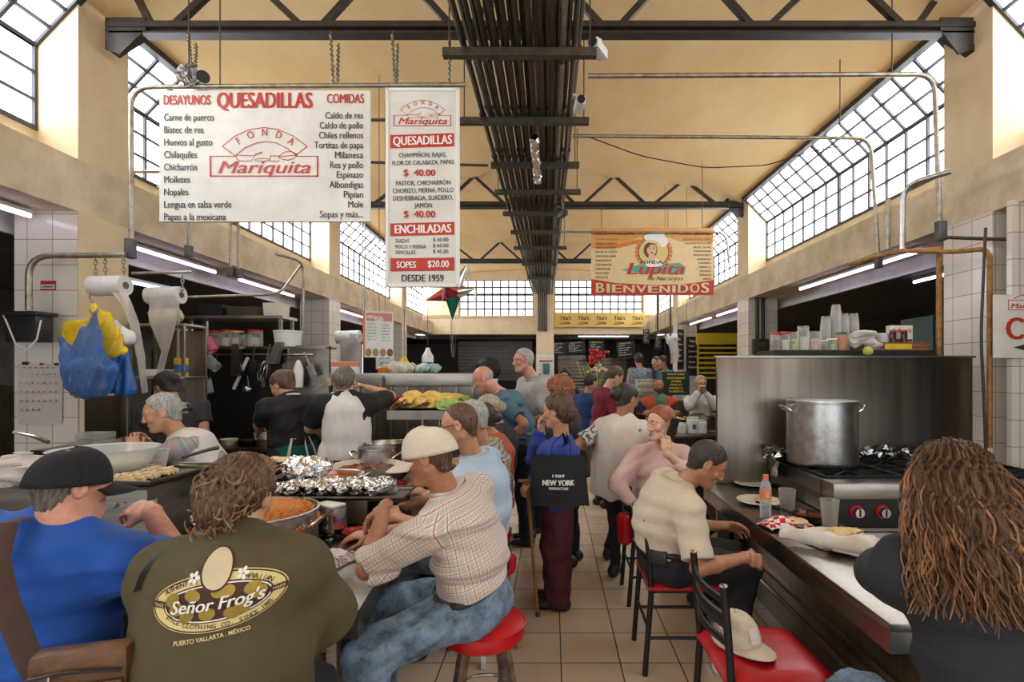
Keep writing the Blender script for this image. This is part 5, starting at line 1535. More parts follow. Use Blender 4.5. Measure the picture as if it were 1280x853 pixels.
Q.cone(i['P'] - i['U'] * .42, i['P'] + i['U'] * .10, (.235, .20), (.185, .145), .03, i['R']); Q.cut(i['P'] + i['U'] * .11, i['U']); Q.cut(i['P'] - i['U'] * .40, -i['U']); Q.displace(folds(.007, 12, 4, (1.4, 1.4, .3)))
sk = sdf_object('apron_skirt', Q, m_green, i['root'])
b = MB(); base = i['P'] + i['U'] * .095 - i['F'] * .145
b.tube([i['P'] + i['U'] * .09 + i['R'] * .178 * math.cos(t) + i['F'] * .138 * math.sin(t) for t in np.linspace(0, 6.283, 33)], .016, m_whiteap, 6, caps=False, flat=.5)
for sx, L in ((-1, .34), (.35, .20), (.9, .16)):
    b.tube([base + i['R'] * .03 * sx, base + i['R'] * .07 * sx + i['U'] * .01, base + i['R'] * .11 * sx - i['U'] * L * .5, base + i['R'] * .13 * sx - i['U'] * L], [.012, .02, .022, .026], m_whiteap, 8, flat=.3)
b.tube([base, base + i['R'] * .05 + i['U'] * .05, base + i['R'] * .02 + i['U'] * .01], .012, m_whiteap, 6); b.build('apron_ties', i['root'])
b = MB(); b.tube([i['N'] + i['U'] * .0 + i['R'] * .066 * math.cos(t) + i['F'] * .066 * math.sin(t) + i['U'] * (.01 + .015 * -math.sin(t)) for t in np.linspace(0, 6.283, 25)], .012, m_whiteap, 6, caps=False); b.build('apron_neckband', i['root'])

i = person('cook in a long white apron and black T-shirt reaching to the back wall', (-1.65, 4.2), 20, (-1.65, 4.2, .94), at(433, 495, 4.2), at(431, 477, 4.22), 'tan', fem=True, sw=.18, g=1.08, hd=(8, 10, 0),
           hands=[at(402, 545, 4.5), at(457, 484, 4.58)], poles=[(-.8, -.4, -.5), (.95, -.3, -.35)], res=.006, cres=.007, arm_r=1.2, curl=(.5, .4),
           shirt=dict(mat=m_blackt, sleeve=.78, ease=.014, drop=.09, hem=.06, seed=71), pants=dict(mat=m_blacktr, shoes=m_shoe),
           hair=dict(m=hair_gd, style='bun', vol=.010, back=-.06, bun=[(0, -.11, -.005, .046)]))
robe(i, 'apron', m_whiteap, ease=.03, drop=.40, xw=.20, seed=23, flare=1.12)

# ---- people further down the hall
m_navy = cloth_mat('navy_jersey', (.012, .045, .16), .8); m_wine = cloth_mat('wine_red_jersey', (.20, .012, .03), .8); m_whites = cloth_mat('white_shirt', (.66, .62, .56), .8)
i = person('young man in a wine red T-shirt looking down at the far counter', (.62, 6.3), -66, (.60, 6.3, .95), at(757, 487, 6.3), at(769, 471, 6.28), 'pale', sw=.18, g=.98, hd=(-74, 28, 0), hands=[(.92, 6.5, 1.02), (.95, 6.2, 1.0)], res=.008, cres=.009,
           shirt=dict(mat=m_wine, sleeve=.85, ease=.018, drop=.1, hem=.11), pants=dict(mat=m_jeans_dk, shoes=m_shoe), hair=dict(m=hair_brown, style='short', vol=.014, back=-.05, front=.055))
glasses_on(i, m_black_plastic)
person('young man in a navy T-shirt seated beyond the wine red T-shirt', (.50, 7.2), -48, (.48, 7.2, .90), at(734, 494, 7.2), at(739, 478, 7.18), 'tan', sw=.18, g=1.0, hd=(-58, 10, 0), hands=[(.75, 7.5, 1.0), (.82, 7.3, 1.0)], res=.009, cres=.01,
       legs=[((.72, 7.45, .84), (.74, 7.4, .42)), ((.80, 7.25, .84), (.80, 7.2, .42))], shirt=dict(mat=m_navy, sleeve=.85, ease=.018, drop=.1, hem=.1), pants=dict(mat=m_jeans_dk, shoes=m_shoe), hair=dict(m=hair_dk, style='short', vol=.012, back=-.05))
i = person('dark-haired woman with glasses facing down the aisle from the far end', (.25, 9.1), 176, (.25, 9.1, .90), at(707, 486, 9.1), at(706, 471, 9.05), 'tan', fem=True, sw=.17, g=1.05, hd=(172, 8, 0), res=.009, cres=.01,
           shirt=dict(mat=m_darkgrey, sleeve=1.9, ease=.02), pants=dict(mat=m_blacktr, shoes=m_shoe), hair=dict(m=hair_dk, style='curly', vol=.024, back=-.06, front=.045, res=.006))
glasses_on(i, mat('pale_frame', (.5, .42, .35), .3), r=.024)
m_og = cloth_mat('orange_polo_panel', (.52, .09, .04), .8); m_gr = cloth_mat('green_bib', (.10, .22, .13), .8)
i = person('bearded man in an orange top and green bib seated at the far right counter', (1.68, 8.25), 178, (1.68, 8.25, .78), at(824, 496, 8.22), at(823, 482, 8.16), 'brown', sw=.20, g=1.2, hd=(180, 4, 0), hands=[(1.50, 7.98, 1.0), (1.85, 7.98, 1.0)], res=.008, cres=.009,
           legs=[((1.55, 7.9, .6), (1.55, 7.95, .1)), ((1.8, 7.9, .6), (1.8, 7.95, .1))],
           shirt=dict(mat=m_og, sleeve=.85, ease=.018), pants=dict(mat=m_blacktr, shoes=m_shoe), hair=dict(m=hair_dk, style='short', vol=.005, back=-.06, front=.02))
Q = Grid(i['H'] - .16, i['H'] + .12, .006)
Q.cone(i['HP'](-.05, .03, -.06), i['HP'](0, .07, -.10), .026, .026, .02); Q.cone(i['HP'](.05, .03, -.06), i['HP'](0, .07, -.10), .026, .026, .02); Q.ell(i['HP'](0, .085, -.052), (.03, .02, .02), .02, i['HA']); Q.ell(i['HP'](0, .098, -.058), (.018, .012, .006), .004, i['HA'], neg=True)
sdf_object('beard', Q, hair_dk, i['root']); robe(i, 'bib', m_gr, ease=.026, drop=.1, xw=.07, res=.01)
i = person('grey-haired man in a white shirt, hands at his chin, far right', (2.25, 7.9), 176, (2.25, 7.9, .78), at(877, 495, 7.86), at(876, 480, 7.80), 'tan', sw=.19, g=1.05, hd=(184, 8, 0), hands=[at(882, 491, 7.58), at(874, 490, 7.60)], poles=[(.6, -.2, -.9), (-.6, -.2, -.9)], hdir=[(-.3, 0, 1), (.3, 0, 1)], curl=(.8, .8), res=.008, cres=.009,
           legs=[((2.1, 7.5, .6), (2.1, 7.55, .1)), ((2.35, 7.5, .6), (2.35, 7.55, .1))], shirt=dict(mat=m_whites, sleeve=1.85, ease=.02, collar='shirt'), pants=dict(mat=m_blacktr, shoes=m_shoe), hair=dict(m=hair_grey, style='short', vol=.012, back=-.05, front=.035))
glasses_on(i, m_black_plastic)
m_aqua = cloth_mat('grey_floral', (.30, .34, .35), .8, pattern='speck', cols=[(.06, .09, .11)]); m_tealt = cloth_mat('teal_top', (.07, .16, .17), .8)
person('dark-haired worker in a patterned grey shirt, back turned, behind the glass case', (1.75, 10.6), 20, (1.75, 10.6, 1.06), at(800, 461, 10.6), at(798, 450, 10.6), 'tan', sw=.19, g=1.1, hd=(10, 10, 0), res=.011, cres=.012, face=False,
       shirt=dict(mat=m_aqua, sleeve=.9, ease=.02), pants=dict(mat=m_blacktr, shoes=m_shoe), hair=dict(m=hair_dk, style='curly', vol=.02, back=-.06, res=.008))
person('worker in a teal top and black cap behind the yellow lettered menu board', (2.30, 10.4), 120, (2.30, 10.4, 1.02), at(832, 464, 10.4), at(828, 453, 10.36), 'tan', sw=.18, g=1.0, hd=(110, 15, 0), res=.011, cres=.012,
       shirt=dict(mat=m_tealt, sleeve=.9, ease=.02), pants=dict(mat=m_blacktr, shoes=m_shoe), hair=dict(m=hair_dk, style='short', vol=.014, back=-.05, res=.008))
person('pale-faced worker at the edge of the dark stall, left of the teal top', (2.10, 11.2), 140, (2.10, 11.2, 1.02), at(822, 463, 11.2), at(820, 453, 11.15), 'pale', sw=.18, g=1.0, hd=(120, 5, 0), res=.012, cres=.012,
       shirt=dict(mat=m_darkgrey, sleeve=.9, ease=.02), pants=dict(mat=m_blacktr, shoes=m_shoe), hair=dict(m=hair_brown, style='short', vol=.012, back=-.06, res=.008))
# ================================================================ hanging signs, pipes, chains, tube lights
m_signw = mat('sign_board_white', (.76, .74, .68), .5, var=.12, vscale=2.5, col2=(.62, .59, .52))
m_sred = mat('sign_red', (.52, .035, .02), .5, var=.15, vscale=6); m_sblack = mat('sign_black', (.035, .033, .035), .5)
m_swhite = mat('sign_white', (.85, .83, .78), .5)
SY = 4.02                                   # plane of the two menu boards

def board(px0, py0, px1, py1, Y, name, label, cat, m, edge=None, th=.03, group=None, hang=0):
    """hanging board whose front face spans that pixel box; returns root, and a pixel-to-face function"""
    a, b = at(px0, py0, Y), at(px1, py1, Y)
    root = thing(name, label, cat, ((a[0] + b[0]) / 2, Y, b[2]), 0, group)
    c = Vector(root.location)
    w, h = (b[0] - a[0]) / 2, a[2] - b[2]
    mb = MB(); mb.box((-w, .002, 0), (w, th, h), m); mb.build('board', root)
    if hang:
        for x in (-w * .8, w * .8): e = MB(); e.cyl((x, th / 2, h - .01), (x, th / 2, hang - b[2]), .003, m_sup, 5); e.build('hanging_wire', root)
    if edge:
        e = MB()
        for lo, hi in (((-w - .012, -.008, -.012), (-w + .012, th + .006, h + .012)), ((w - .012, -.008, -.012), (w + .012, th + .006, h + .012)), ((-w, -.008, -.012), (w, th + .006, .012)), ((-w, -.008, h - .012), (w, th + .006, h + .012))):
            e.box(lo, hi, edge, .003)
        e.build('frame', root)
    k = Y / FPX
    fn = lambda u, v, d=0.0: ((u - (px0 + px1) / 2) * k, -.001 - d, (py1 - v) * k)       # photo pixels to the face
    return root, fn, k

class PX:
    """lettering laid out in the photo's pixel units on a board"""
    def __init__(s, fn): s.mb = MB(); s.fn = fn; s.d = .0
    def g(s, d=0.0): return lambda u, v: s.fn(u, -v, d)
    def t(s, txt, x, y, h, m, w=None, align='l', bold=.02, shear=0, aspect=.72, rot=0.0):
        put_text(s.mb, txt, m, s.g(.001), h=h, w=w, align=align, x=x, y=-y, bold=bold, shear=shear, aspect=aspect, rot=rot)
    def rect(s, x0, y0, x1, y1, m, d=.0003, skew=0.0):
        s.mb.add([s.fn(x0, y1, d), s.fn(x1, y1 - skew, d), s.fn(x1, y0 - skew, d), s.fn(x0, y0, d)], [(0, 1, 2, 3)], m)
    def line(s, pts, w, m, d=.0006, closed=False):
        P = [Vector((p[0], p[1])) for p in pts]
        if closed: P.append(P[0])
        vs, fs = [], []
        for i, p in enumerate(P):
            dd = (P[min(i + 1, len(P) - 1)] - P[max(0, i - 1)]).normalized(); n = Vector((-dd.y, dd.x)) * w / 2
            vs += [s.fn(p.x + n.x, p.y + n.y, d), s.fn(p.x - n.x, p.y - n.y, d)]
        for i in range(len(P) - 1): fs.append((2 * i, 2 * i + 1, 2 * i + 3, 2 * i + 2))
        s.mb.add(vs, fs, m)
    def poly(s, pts, m, d=.0004): s.mb.add([s.fn(x, y, d) for x, y in pts], [tuple(range(len(pts)))], m)
    def oval(s, cx, cy, rx, ry, m, d=.0004, n=40): s.poly([(cx + rx * math.cos(t), cy + ry * math.sin(t)) for t in np.linspace(0, 2 * math.pi, n, endpoint=False)], m, d)
    def done(s, root, name='lettering'): return s.mb.build(name, root)

def fonda_logo(p, cx, cy, k, m):
    """arched FONDA over pots and a boxed script name; k = half width of the box in px"""
    S = k / 68
    A = [(-52, -16), (-36, -29), (-18, -37), (0, -39.5), (18, -37), (36, -29), (54, -16)]
    p.line([(cx + x * S, cy + y * S) for x, y in A], 1.0 * S, m); 
    B = [(-36, -4), (-24, -14), (-10, -20), (3, -22), (16, -20), (30, -13), (40, -5)]
    p.line([(cx + x * S, cy + y * S) for x, y in B], 1.0 * S, m)
    p.line([(cx - 52 * S, cy - 16 * S), (cx - 36 * S, cy - 4 * S)], 1.0 * S, m); p.line([(cx + 54 * S, cy - 16 * S), (cx + 40 * S, cy - 5 * S)], 1.0 * S, m)
    for ch, x, y, r in (('F', -29, -19, .62), ('O', -15.5, -26, .30), ('N', 1, -29, 0), ('D', 17.5, -26, -.30), ('A', 32, -18.5, -.55)):
        p.t(ch, cx + x * S, cy + y * S, 9.5 * S, m, align='c', rot=r, aspect=.8, bold=.015)
    # pots
    p.line([(cx + x * S, cy + y * S) for x, y in ((-35, -5), (-34, 0), (-29, 2.5), (-16, 2.5), (-11, -4), (-35, -5))], .9 * S, m)
    p.line([(cx + x * S, cy + y * S) for x, y in ((-12, -5), (-2, -9))], 1.4 * S, m)
    p.line([(cx + (-2 + 9 * math.cos(t)) * S, cy + (1 + 1.8 * math.sin(t)) * S) for t in np.linspace(0, 6.283, 20)], .9 * S, m)
    p.line([(cx + x * S, cy + y * S) for x, y in ((8, -4), (8, 2.5), (19, 2.5), (19, -4), (8, -4))], .9 * S, m)
    p.line([(cx + x * S, cy + y * S) for x, y in ((18, -3), (26, -9), (34, -9.5), (42, -6), (38, -1), (30, 1.5), (23, 0), (18, -3), (42, -5))], .9 * S, m)
    # boxed name
    for x0, y0, x1, y1 in ((-68, -4, -66, 22), (66, -4, 68, 22), (-68, 20.5, 68, 22), (-68, -4, -36, -3), (40, -4, 68, -3)):
        p.rect(cx + x0 * S, cy + y0 * S, cx + x1 * S, cy + y1 * S, m)
    p.t('Mariquita', cx + 0 * S, cy + 17.5 * S, 16 * S, m, w=114 * S, align='c', shear=.42, bold=.012)

# ---- the wide menu board
root, fn, k = board(199, 113, 462, 277, SY, 'menu_board', 'wide white menu board with red QUESADILLAS heading hung from a pipe', 'sign', m_signw)
p = PX(fn)
p.t('DESAYUNOS', 205, 131, 12.5, m_sred, w=58, bold=.03); p.t('QUESADILLAS', 272, 135, 20.5, m_sred, w=118, bold=.045); p.t('COMIDAS', 409, 129, 12, m_sred, w=46, bold=.03)
for j, s in enumerate(('Carne de puerco', 'Bistec de res', 'Huevos al gusto', 'Chilaquiles', 'Chicharrón', 'Molletes', 'Nopales', 'Lengua en salsa verde', 'Papas a la mexicana')):
    p.t(s, 205.5, 151 + 15.55 * j, 9.2, m_sblack, aspect=.62, bold=.016, w=(62, 49, 60, 41, 41, 32, 30, 84, 77)[j])
for j, s in enumerate(('Caldo de res', 'Caldo de pollo', 'Chiles rellenos', 'Tortitas de papa', 'Milanesa', 'Res y pollo', 'Espinazo', 'Albondigas', 'Pipian', 'Mole', 'Sopas y más...')):
    p.t(s, 454, 148.5 + 12.35 * j, 8.8, m_sblack, align='r', aspect=.62, bold=.016, w=(47, 54, 55, 61, 35, 41, 33, 42, 24, 18.5, 54)[j])
fonda_logo(p, 330, 199, 68, m_sred)
p.done(root)
# ---- the tall price board
m_frm_w = mat('white_sign_frame', (.80, .78, .73), .4)
root, fn, k = board(484, 112, 572, 357, SY, 'price_board', 'tall white price board with red bands for QUESADILLAS and ENCHILADAS', 'sign', m_signw, m_frm_w)
p = PX(fn)
fonda_logo(p, 528, 146, 36, m_sred)
p.rect(488, 169, 567.5, 185.5, m_sred, skew=2.5); p.t('QUESADILLAS', 492, 182, 11.5, m_swhite, w=73, bold=.035, rot=.03)
p.t('CHAMPIÑON, RAJAS,', 528.5, 196.5, 5.8, m_sblack, w=59, align='c', bold=.016, rot=.02); p.t('FLOR DE CALABAZA, PAPAS', 529, 206, 5.8, m_sblack, w=77, align='c', bold=.016, rot=.02)
p.t('$  40.00', 505, 220, 8.5, m_sred, w=39, bold=.035)
for j, (s, w) in enumerate((('PASTOR, CHICHARRÓN', 68), ('CHORIZO, PIERNA, POLLO', 76), ('DESHEBRADA, SUADERO,', 75), ('JAMÓN', 22))):
    p.t(s, 529, 231.5 + 9.4 * j, 6, m_sblack, w=w, align='c', bold=.016, rot=.02 if j < 3 else 0)
p.t('$  40.00', 505, 272, 8.8, m_sred, w=39, bold=.035)
p.rect(488, 279.5, 568, 295.5, m_sred, skew=2); p.t('ENCHILADAS', 494, 292, 11, m_swhite, w=70, bold=.035, rot=.02)
for j, (s, w, v) in enumerate((('SUIZAS', 17, '$ 60.00'), ('POLLO Y PIERNA', 38, '$ 60.00'), ('SENCILLAS', 25, '$ 45.00'))):
    p.t(s, 494.5, 303.5 + 7.2 * j, 4.8, m_sblack, w=w, bold=.012); p.t(v, 541.5, 302 + 7.4 * j, 5, m_sblack, w=19, bold=.012)
p.rect(488, 323, 568, 339.5, m_sred, skew=1); p.t('SOPES', 496, 335, 8.5, m_swhite, w=24, bold=.025); p.t('$20.00', 535, 334.2, 8.8, m_swhite, w=26, bold=.025)
p.t('DESDE 1959', 502.5, 352, 9, m_sblack, w=52, bold=.03)
p.done(root)

# ---- the orange welcome board across the aisle
OY = 7.6
m_org = mat('sign_orange', (.72, .36, .10), .5, var=.15, vscale=3, col2=(.62, .26, .05)); m_cream_s = mat('sign_cream', (.80, .58, .30), .5, var=.08); m_oran2 = mat('sign_deep_orange', (.66, .20, .035), .5)
m_green_s = mat('sign_green', (.10, .38, .27), .5); m_yell = mat('sign_yellow', (.72, .55, .22), .5); m_tan = mat('sign_skin', (.72, .46, .28), .5); m_brn = mat('sign_brown', (.16, .05, .02), .5)
root, fn, k = board(739, 285, 892, 369, OY, 'welcome_board', 'orange board with red BIENVENIDOS band and a cook portrait, hung over the aisle', 'sign', m_cream_s)
p = PX(fn)
p.rect(739, 285, 892, 297, m_org, d=.0002)
p.poly([(739, 297), (800, 297), (780, 306), (739, 311)], m_org, .0003); p.poly([(892, 297), (836, 297), (850, 302), (892, 303)], m_org, .0003); p.poly([(745, 304), (770, 306), (800, 299), (802, 303), (775, 310), (745, 311)], m_oran2, .0004)
p.poly([(739, 349), (770, 354), (815, 356.5), (860, 355), (892, 350), (892, 369), (739, 369)], m_sred, .0004)
p.t('DESAYUNOS', 743, 294, 5, m_sred, w=50, bold=.04); p.t('COMIDAS', 849, 294, 5, m_sred, w=38, bold=.04)
for j, (s, w) in enumerate((('HUEVOS AL GUSTO', 29), ('CARNE DE PUERCO', 27), ('PAPAS CON HUEVO', 26), ('BISTEC AL GUSTO', 27), ('TORTAS DE CARNE', 26), ('QUESADILLAS', 20), ('CHICHARRÓN', 20), ('CHILAQUILES', 19), ('HOT CAKES', 17), ('MOLLETES', 16))):
    p.t('•' + s, 744, 300.5 + 5.3 * j, 2.7, m_sblack, w=w, bold=.01)
for j, (s, w) in enumerate((('LENGUA EN SALSA VERDE', 36), ('CALDO DE POLLO Y RES', 33), ('BISTEC DE RES', 22), ('TORTAS DE PAPA', 22), ('PESCADO FRITO', 22), ('ALBÓNDIGAS', 18), ('CHAMORRO', 17), ('MARISCOS', 15), ('MILANESA', 14), ('ESPINAZO', 14), ('PASTAS', 10))):
    p.t(s, 889, 300.5 + 4.95 * j, 2.6, m_sblack, w=w, align='r', bold=.01)
# portrait medallion: a cook with a tall white hat
for q in range(26):
    t = 2 * math.pi * q / 26; p.oval(817 + 21.5 * math.cos(t), 315 + 20 * math.sin(t), 2.3, 2.3, m_oran2, .0005, 10)
p.oval(817, 315, 19.5, 18.5, m_brn, .0006); p.oval(817, 315, 18.3, 17.3, m_yell, .0007)
p.oval(813, 313, 8.5, 10, m_brn, .0008); p.poly([(806, 330), (812, 324), (822, 324), (829, 331), (822, 334), (810, 334)], m_swhite, .0009); p.poly([(811, 318), (818, 318), (819, 326), (814, 328), (810, 325)], m_tan, .0010)
p.oval(814.5, 312, 6.0, 8.0, m_tan, .0011); p.poly([(807, 308), (812, 303), (820, 305), (823, 312), (820, 306), (813, 306), (808, 312)], m_brn, .0012)
for q, (cx_, cy_, rx_, ry_) in enumerate(((813, 297, 8, 4.5), (822, 295, 9, 6), (828, 302, 7, 7), (818, 300, 9, 4))): p.oval(cx_, cy_, rx_, ry_, m_swhite, .0013 + .0003 * q)
p.line([(805, 305), (812, 301), (822, 303), (826, 308)], 2.4, m_cream_s, .0026)
for sx in (-2.4, 2.6): p.line([(814.3 + sx - 1.3, 309), (814.3 + sx + 1.2, 308.6)], .6, m_sblack, .0014); p.oval(814.3 + sx, 310.8, 1.0, .7, m_sblack, .0014, 10)
p.oval(814.8, 316.2, 2.0, .9, m_sred, .0014, 12)
p.t('FONDA', 801, 330, 4.2, m_sblack, w=27, bold=.03)
p.poly([(776, 338), (798, 331), (850, 329), (857, 334), (856, 341), (846, 344), (800, 341)], m_green_s, .0007); p.poly([(806, 342), (848, 344), (851, 356), (846, 356), (832, 350)], m_yell, .0006)
p.t('Lupita', 784, 343, 15, m_sred, w=70, shear=.35, bold=.03); p.t('de Naranjos', 809, 350.5, 5, m_sblack, w=44, shear=.3, bold=.012)
x = 745.5
for ch, w, h in zip('BIENVENIDOS', (9.5, 4.5, 11, 13, 12, 11, 12, 5, 12, 11, 9), (13, 12, 11, 10, 9.6, 9.3, 9.4, 9.6, 11, 12, 13)):
    w2 = 2.6 if ch == 'I' else w; p.t(ch, x + .5 + (w - w2) / 2, 366.6, h, m_brn, w=w2, bold=.035); p.mb.X = Matrix.Translation((0, -.002, 0)); p.t(ch, x + (w - w2) / 2, 366, h, m_cream_s, w=w2, bold=.03); p.mb.X = Matrix.Identity(4); x += w + 3.05
p.done(root)

# ---- yellow banner on the far end beam
root, fn, k = board(693, 391, 806, 409, Y1 - .14, 'beam_banner', 'yellow banner with repeated dark script on the far end beam', 'banner', mat('banner_yellow', (.72, .47, .12), .6, var=.15, vscale=2), th=.02)
p = PX(fn)
for j in range(5):
    p.t("Tita's", 699.5 + 22.5 * j, 400, 5, m_sblack, w=14, shear=.15, bold=.03); p.t('Cocina', 701 + 22.5 * j, 404.5, 3, m_sblack, w=11, shear=.3, bold=.02); p.line([(699 + 22.5 * j, 405.6), (713 + 22.5 * j, 404.6)], .7, m_sblack)
p.done(root)

# ---- small menu sheet hung over the aisle on the left (orange edge)
sm = thing('menu_sheet', 'small white menu sheet with orange edge and food photos, left of the aisle', 'sign', at(474, 447, 5.9), math.radians(20))
c = Vector(sm.location)
mb = MB(); mb.box((-.155, 0, 0), (.155, .03, .52), m_signw); mb.build('board', sm)
mb = MB(); mb.box((-.175, -.002, -.005), (-.150, .032, .525), m_oran2, .003); mb.build('edge', sm)
p = PX(lambda u, v, d=0.0: (u, -.002 - d, -v))
p.rect(-.14, -.50, .14, -.41, mat('menu_pink', (.62, .20, .17), .5)); p.t('MENÚ', -.13, -.435, .04, m_swhite, w=.09); p.oval(0, -.43, .045, .035, m_signw, .0006); p.line([(-.03, -.42), (0, -.45), (.03, -.42)], .008, m_sred, .001)
for j in range(6): p.t('Tacos   Sopes'[:8 + j % 3], -.13, -.37 + .035 * j, .016, m_sblack, w=.09); p.t('Caldo  Mole'[:7 + j % 3], .03, -.36 + .035 * j, .016, m_sblack, w=.08)
for j, cc in enumerate(((.45, .22, .08), (.30, .34, .16), (.50, .26, .12), (.22, .10, .06))): p.oval(-.115 + .077 * j, -.055, .034, .045, mat('dish_photo_%d' % j, cc, .5, var=.6, vscale=60), .0006, 16)
p.done(sm); mb = MB(); mb.cyl((0, .015, .5), (0, .015, 4.98 - c[2]), .004, m_sup, 5); mb.build('hanging_wire', sm)

# ---- pipe frame that carries the two menu boards
def pipe(name, label, paths, r=.018, m=m_pipe, cat='pipe', boxes=(), group=None):
    pts = [p_ for q in paths for p_ in q]
    base = min(pts, key=lambda v: v[2])
    root = thing(name, label, cat, base, 0, group); T = Matrix.Translation(Vector(root.location)).inverted()
    for q in paths:
        # rounded bends
        P = [Vector(v) for v in q]; out = [P[0]]
        for a, b, c_ in zip(P, P[1:], P[2:]):
            da, dc = (a - b), (c_ - b); L = min(.16, da.length * .45, dc.length * .45); da.normalize(); dc.normalize()
            for t in np.linspace(0, 1, 7): out.append((1 - t) ** 2 * (b + da * L) + 2 * t * (1 - t) * b + t * t * (b + dc * L))
        out.append(P[-1])
        mb = MB(); mb.X = T; mb.tube(out, r, m, 12); mb.build('pipe_run', root)
    for bx, s in boxes:
        mb = MB(); mb.X = T; mb.box([v - q for v, q in zip(bx, s)], [v + q for v, q in zip(bx, s)], mat('junction_box', (.12, .115, .11), .5, .4, var=.4), .006); mb.build('junction_box', root)
    return root
pipe('sign_pipe', 'bent pipe frame carrying the two white menu boards', [[at(164, 305, SY), at(164, 109, SY), at(582, 106, SY)]], boxes=[(at(163, 311, SY), (.028, .03, .075))])
pipe('wall_pipe', 'pipe elbow on the first tiled column reaching out to the sign frame', [[at(36, 388, 3.93), at(36, 320, 3.93), at(158, 319, 3.98)]], r=.022)
pipe('hoop_pipe', 'larger bent pipe arching from the conduit bundle to the right beam', [[at(735, 95, 4.3), at(1168, 93, 4.3), at(1175, 285, 4.3)]], r=.02, boxes=[(at(1176, 289, 4.3), (.035, .03, .08))])
pipe('hoop_pipe', 'thinner bent pipe arching to the right beam behind the larger arch', [[at(716, 170, 5.3), at(1088, 173, 5.3), at(1098, 318, 5.3)]], r=.018, boxes=[(at(1098, 326, 5.3), (.03, .03, .075))])
pipe('wall_pipe', 'grey pipe elbow climbing the right beam and turning along its top', [[at(1128, 312, 4.35), at(1128, 232, 4.35), at(1190, 214, 4.0)]], r=.022, m=m_alu)
pipe('wall_pipe', 'short capped grey pipe stub on the right beam', [[at(1110, 312, 4.5), at(1110, 250, 4.5)]], r=.02)
pipe('gas_pipe', 'rusty gas pipe running along the underside of the right beam', [[at(1060, 331, 4.6), at(1110, 316, 4.45), at(1178, 311, 4.25)], [at(1128, 314, 4.35), at(1200, 315, 4.1), at(1237, 310, 3.93), at(1237, 560, 3.93)]], r=.018, m=m_pipe_rust)
pipe('gas_pipe', 'orange-brown upright gas pipe beside the right tiled column', [[at(1174, 312, 4.3), at(1174, 448, 4.3)]], r=.022, m=m_pipe_rust)
pipe('wall_pipe', 'dark pipe crossing to the far side of the right column', [[at(1182, 297, 4.2), at(1275, 300, 3.9)]], r=.014, m=m_conduit)
pipe('cable_run', 'black cable hanging down the face of the right tiled column', [[at(1232, 285, 3.9), at(1230, 330, 3.9), at(1226, 420, 3.9), at(1230, 500, 3.9), at(1232, 562, 3.9)]], r=.010, m=m_conduit, cat='cable')
for (px, Y, y0, y1, lb) in ((236, 4.75, 312, 215, 'shortest'), (288, 5.35, 338, 235, 'thin'), (298, 5.40, 340, 232, 'thick')):
    pipe('drop_pipe', '%s upright pipe in front of the left beam, under the wide menu board' % lb, [[(PL, Y, at(px, y1, Y)[2]), at(px, y1, Y), at(px, y0, Y)]], r=.015, boxes=[(at(px, y0 + 2, Y), (.028, .025, .05))])
pipe('bracket_pipe', 'angled pipe bracket on the left beam beyond the menu board', [[at(378, 410, 6.0), at(380, 327, 6.0), at(345, 318, 5.6)], [at(376, 332, 6.0), at(350, 368, 5.3), at(230, 372, 5.0), (FL - .1, 5.0, at(230, 372, 5.0)[2])]], r=.014)
pipe('drop_pipe', 'twin thin upright pipes hanging behind the tall price board', [[at(453, 392, 6.6), (at(453, 0, 6.6)[0], 6.6, 4.98)], [at(456, 392, 6.7), (at(456, 0, 6.7)[0], 6.7, 4.98)]], r=.010)
pipe('cross_pipe', 'thin level pipe behind the tall price board', [[at(462, 203, 6.2), at(610, 207, 6.2)], [at(462, 150, 5.3), at(575, 150, 5.3)]], r=.016, m=m_sup)
pipe('cross_pipe', 'thin level pipe carrying the orange welcome board', [[at(700, 290, OY - .03), at(908, 291, OY - .03), at(911, 330, OY - .03)]], r=.016)
pipe('drop_pipe', 'two uprights below the orange welcome board', [[at(822, 330, 7.648), at(822, 418, 7.648)], [at(838, 330, 7.648), at(838, 420, 7.648)]], r=.016, m=m_sup)
pipe('slack_cable', 'black cable slung between the conduit bundle and the right beam', [[at(738, 172, 5.3), at(800, 195, 5.4), at(880, 210, 5.6), at(960, 207, 5.8), at(1010, 190, 5.6), at(1085, 176, 5.4)]], r=.006, m=m_conduit, cat='cable')
for (px, Y, y0, y1) in ((1050, 5.3, 0, 172), (1115, 4.3, 0, 92), (275, 4.0, 0, 106), (236, 4.0, 0, 100), (752, 7.6, 256, 286), (878, 7.6, 205, 286), (626, 4.0, 20, 68)):
    pipe('hanger_rod', 'thin dark rod hanging from the roof', [[at(px, y0, Y), at(px, y1, Y)]], r=.005, m=m_sup, cat='rod', group='thin rods hanging from the roof')

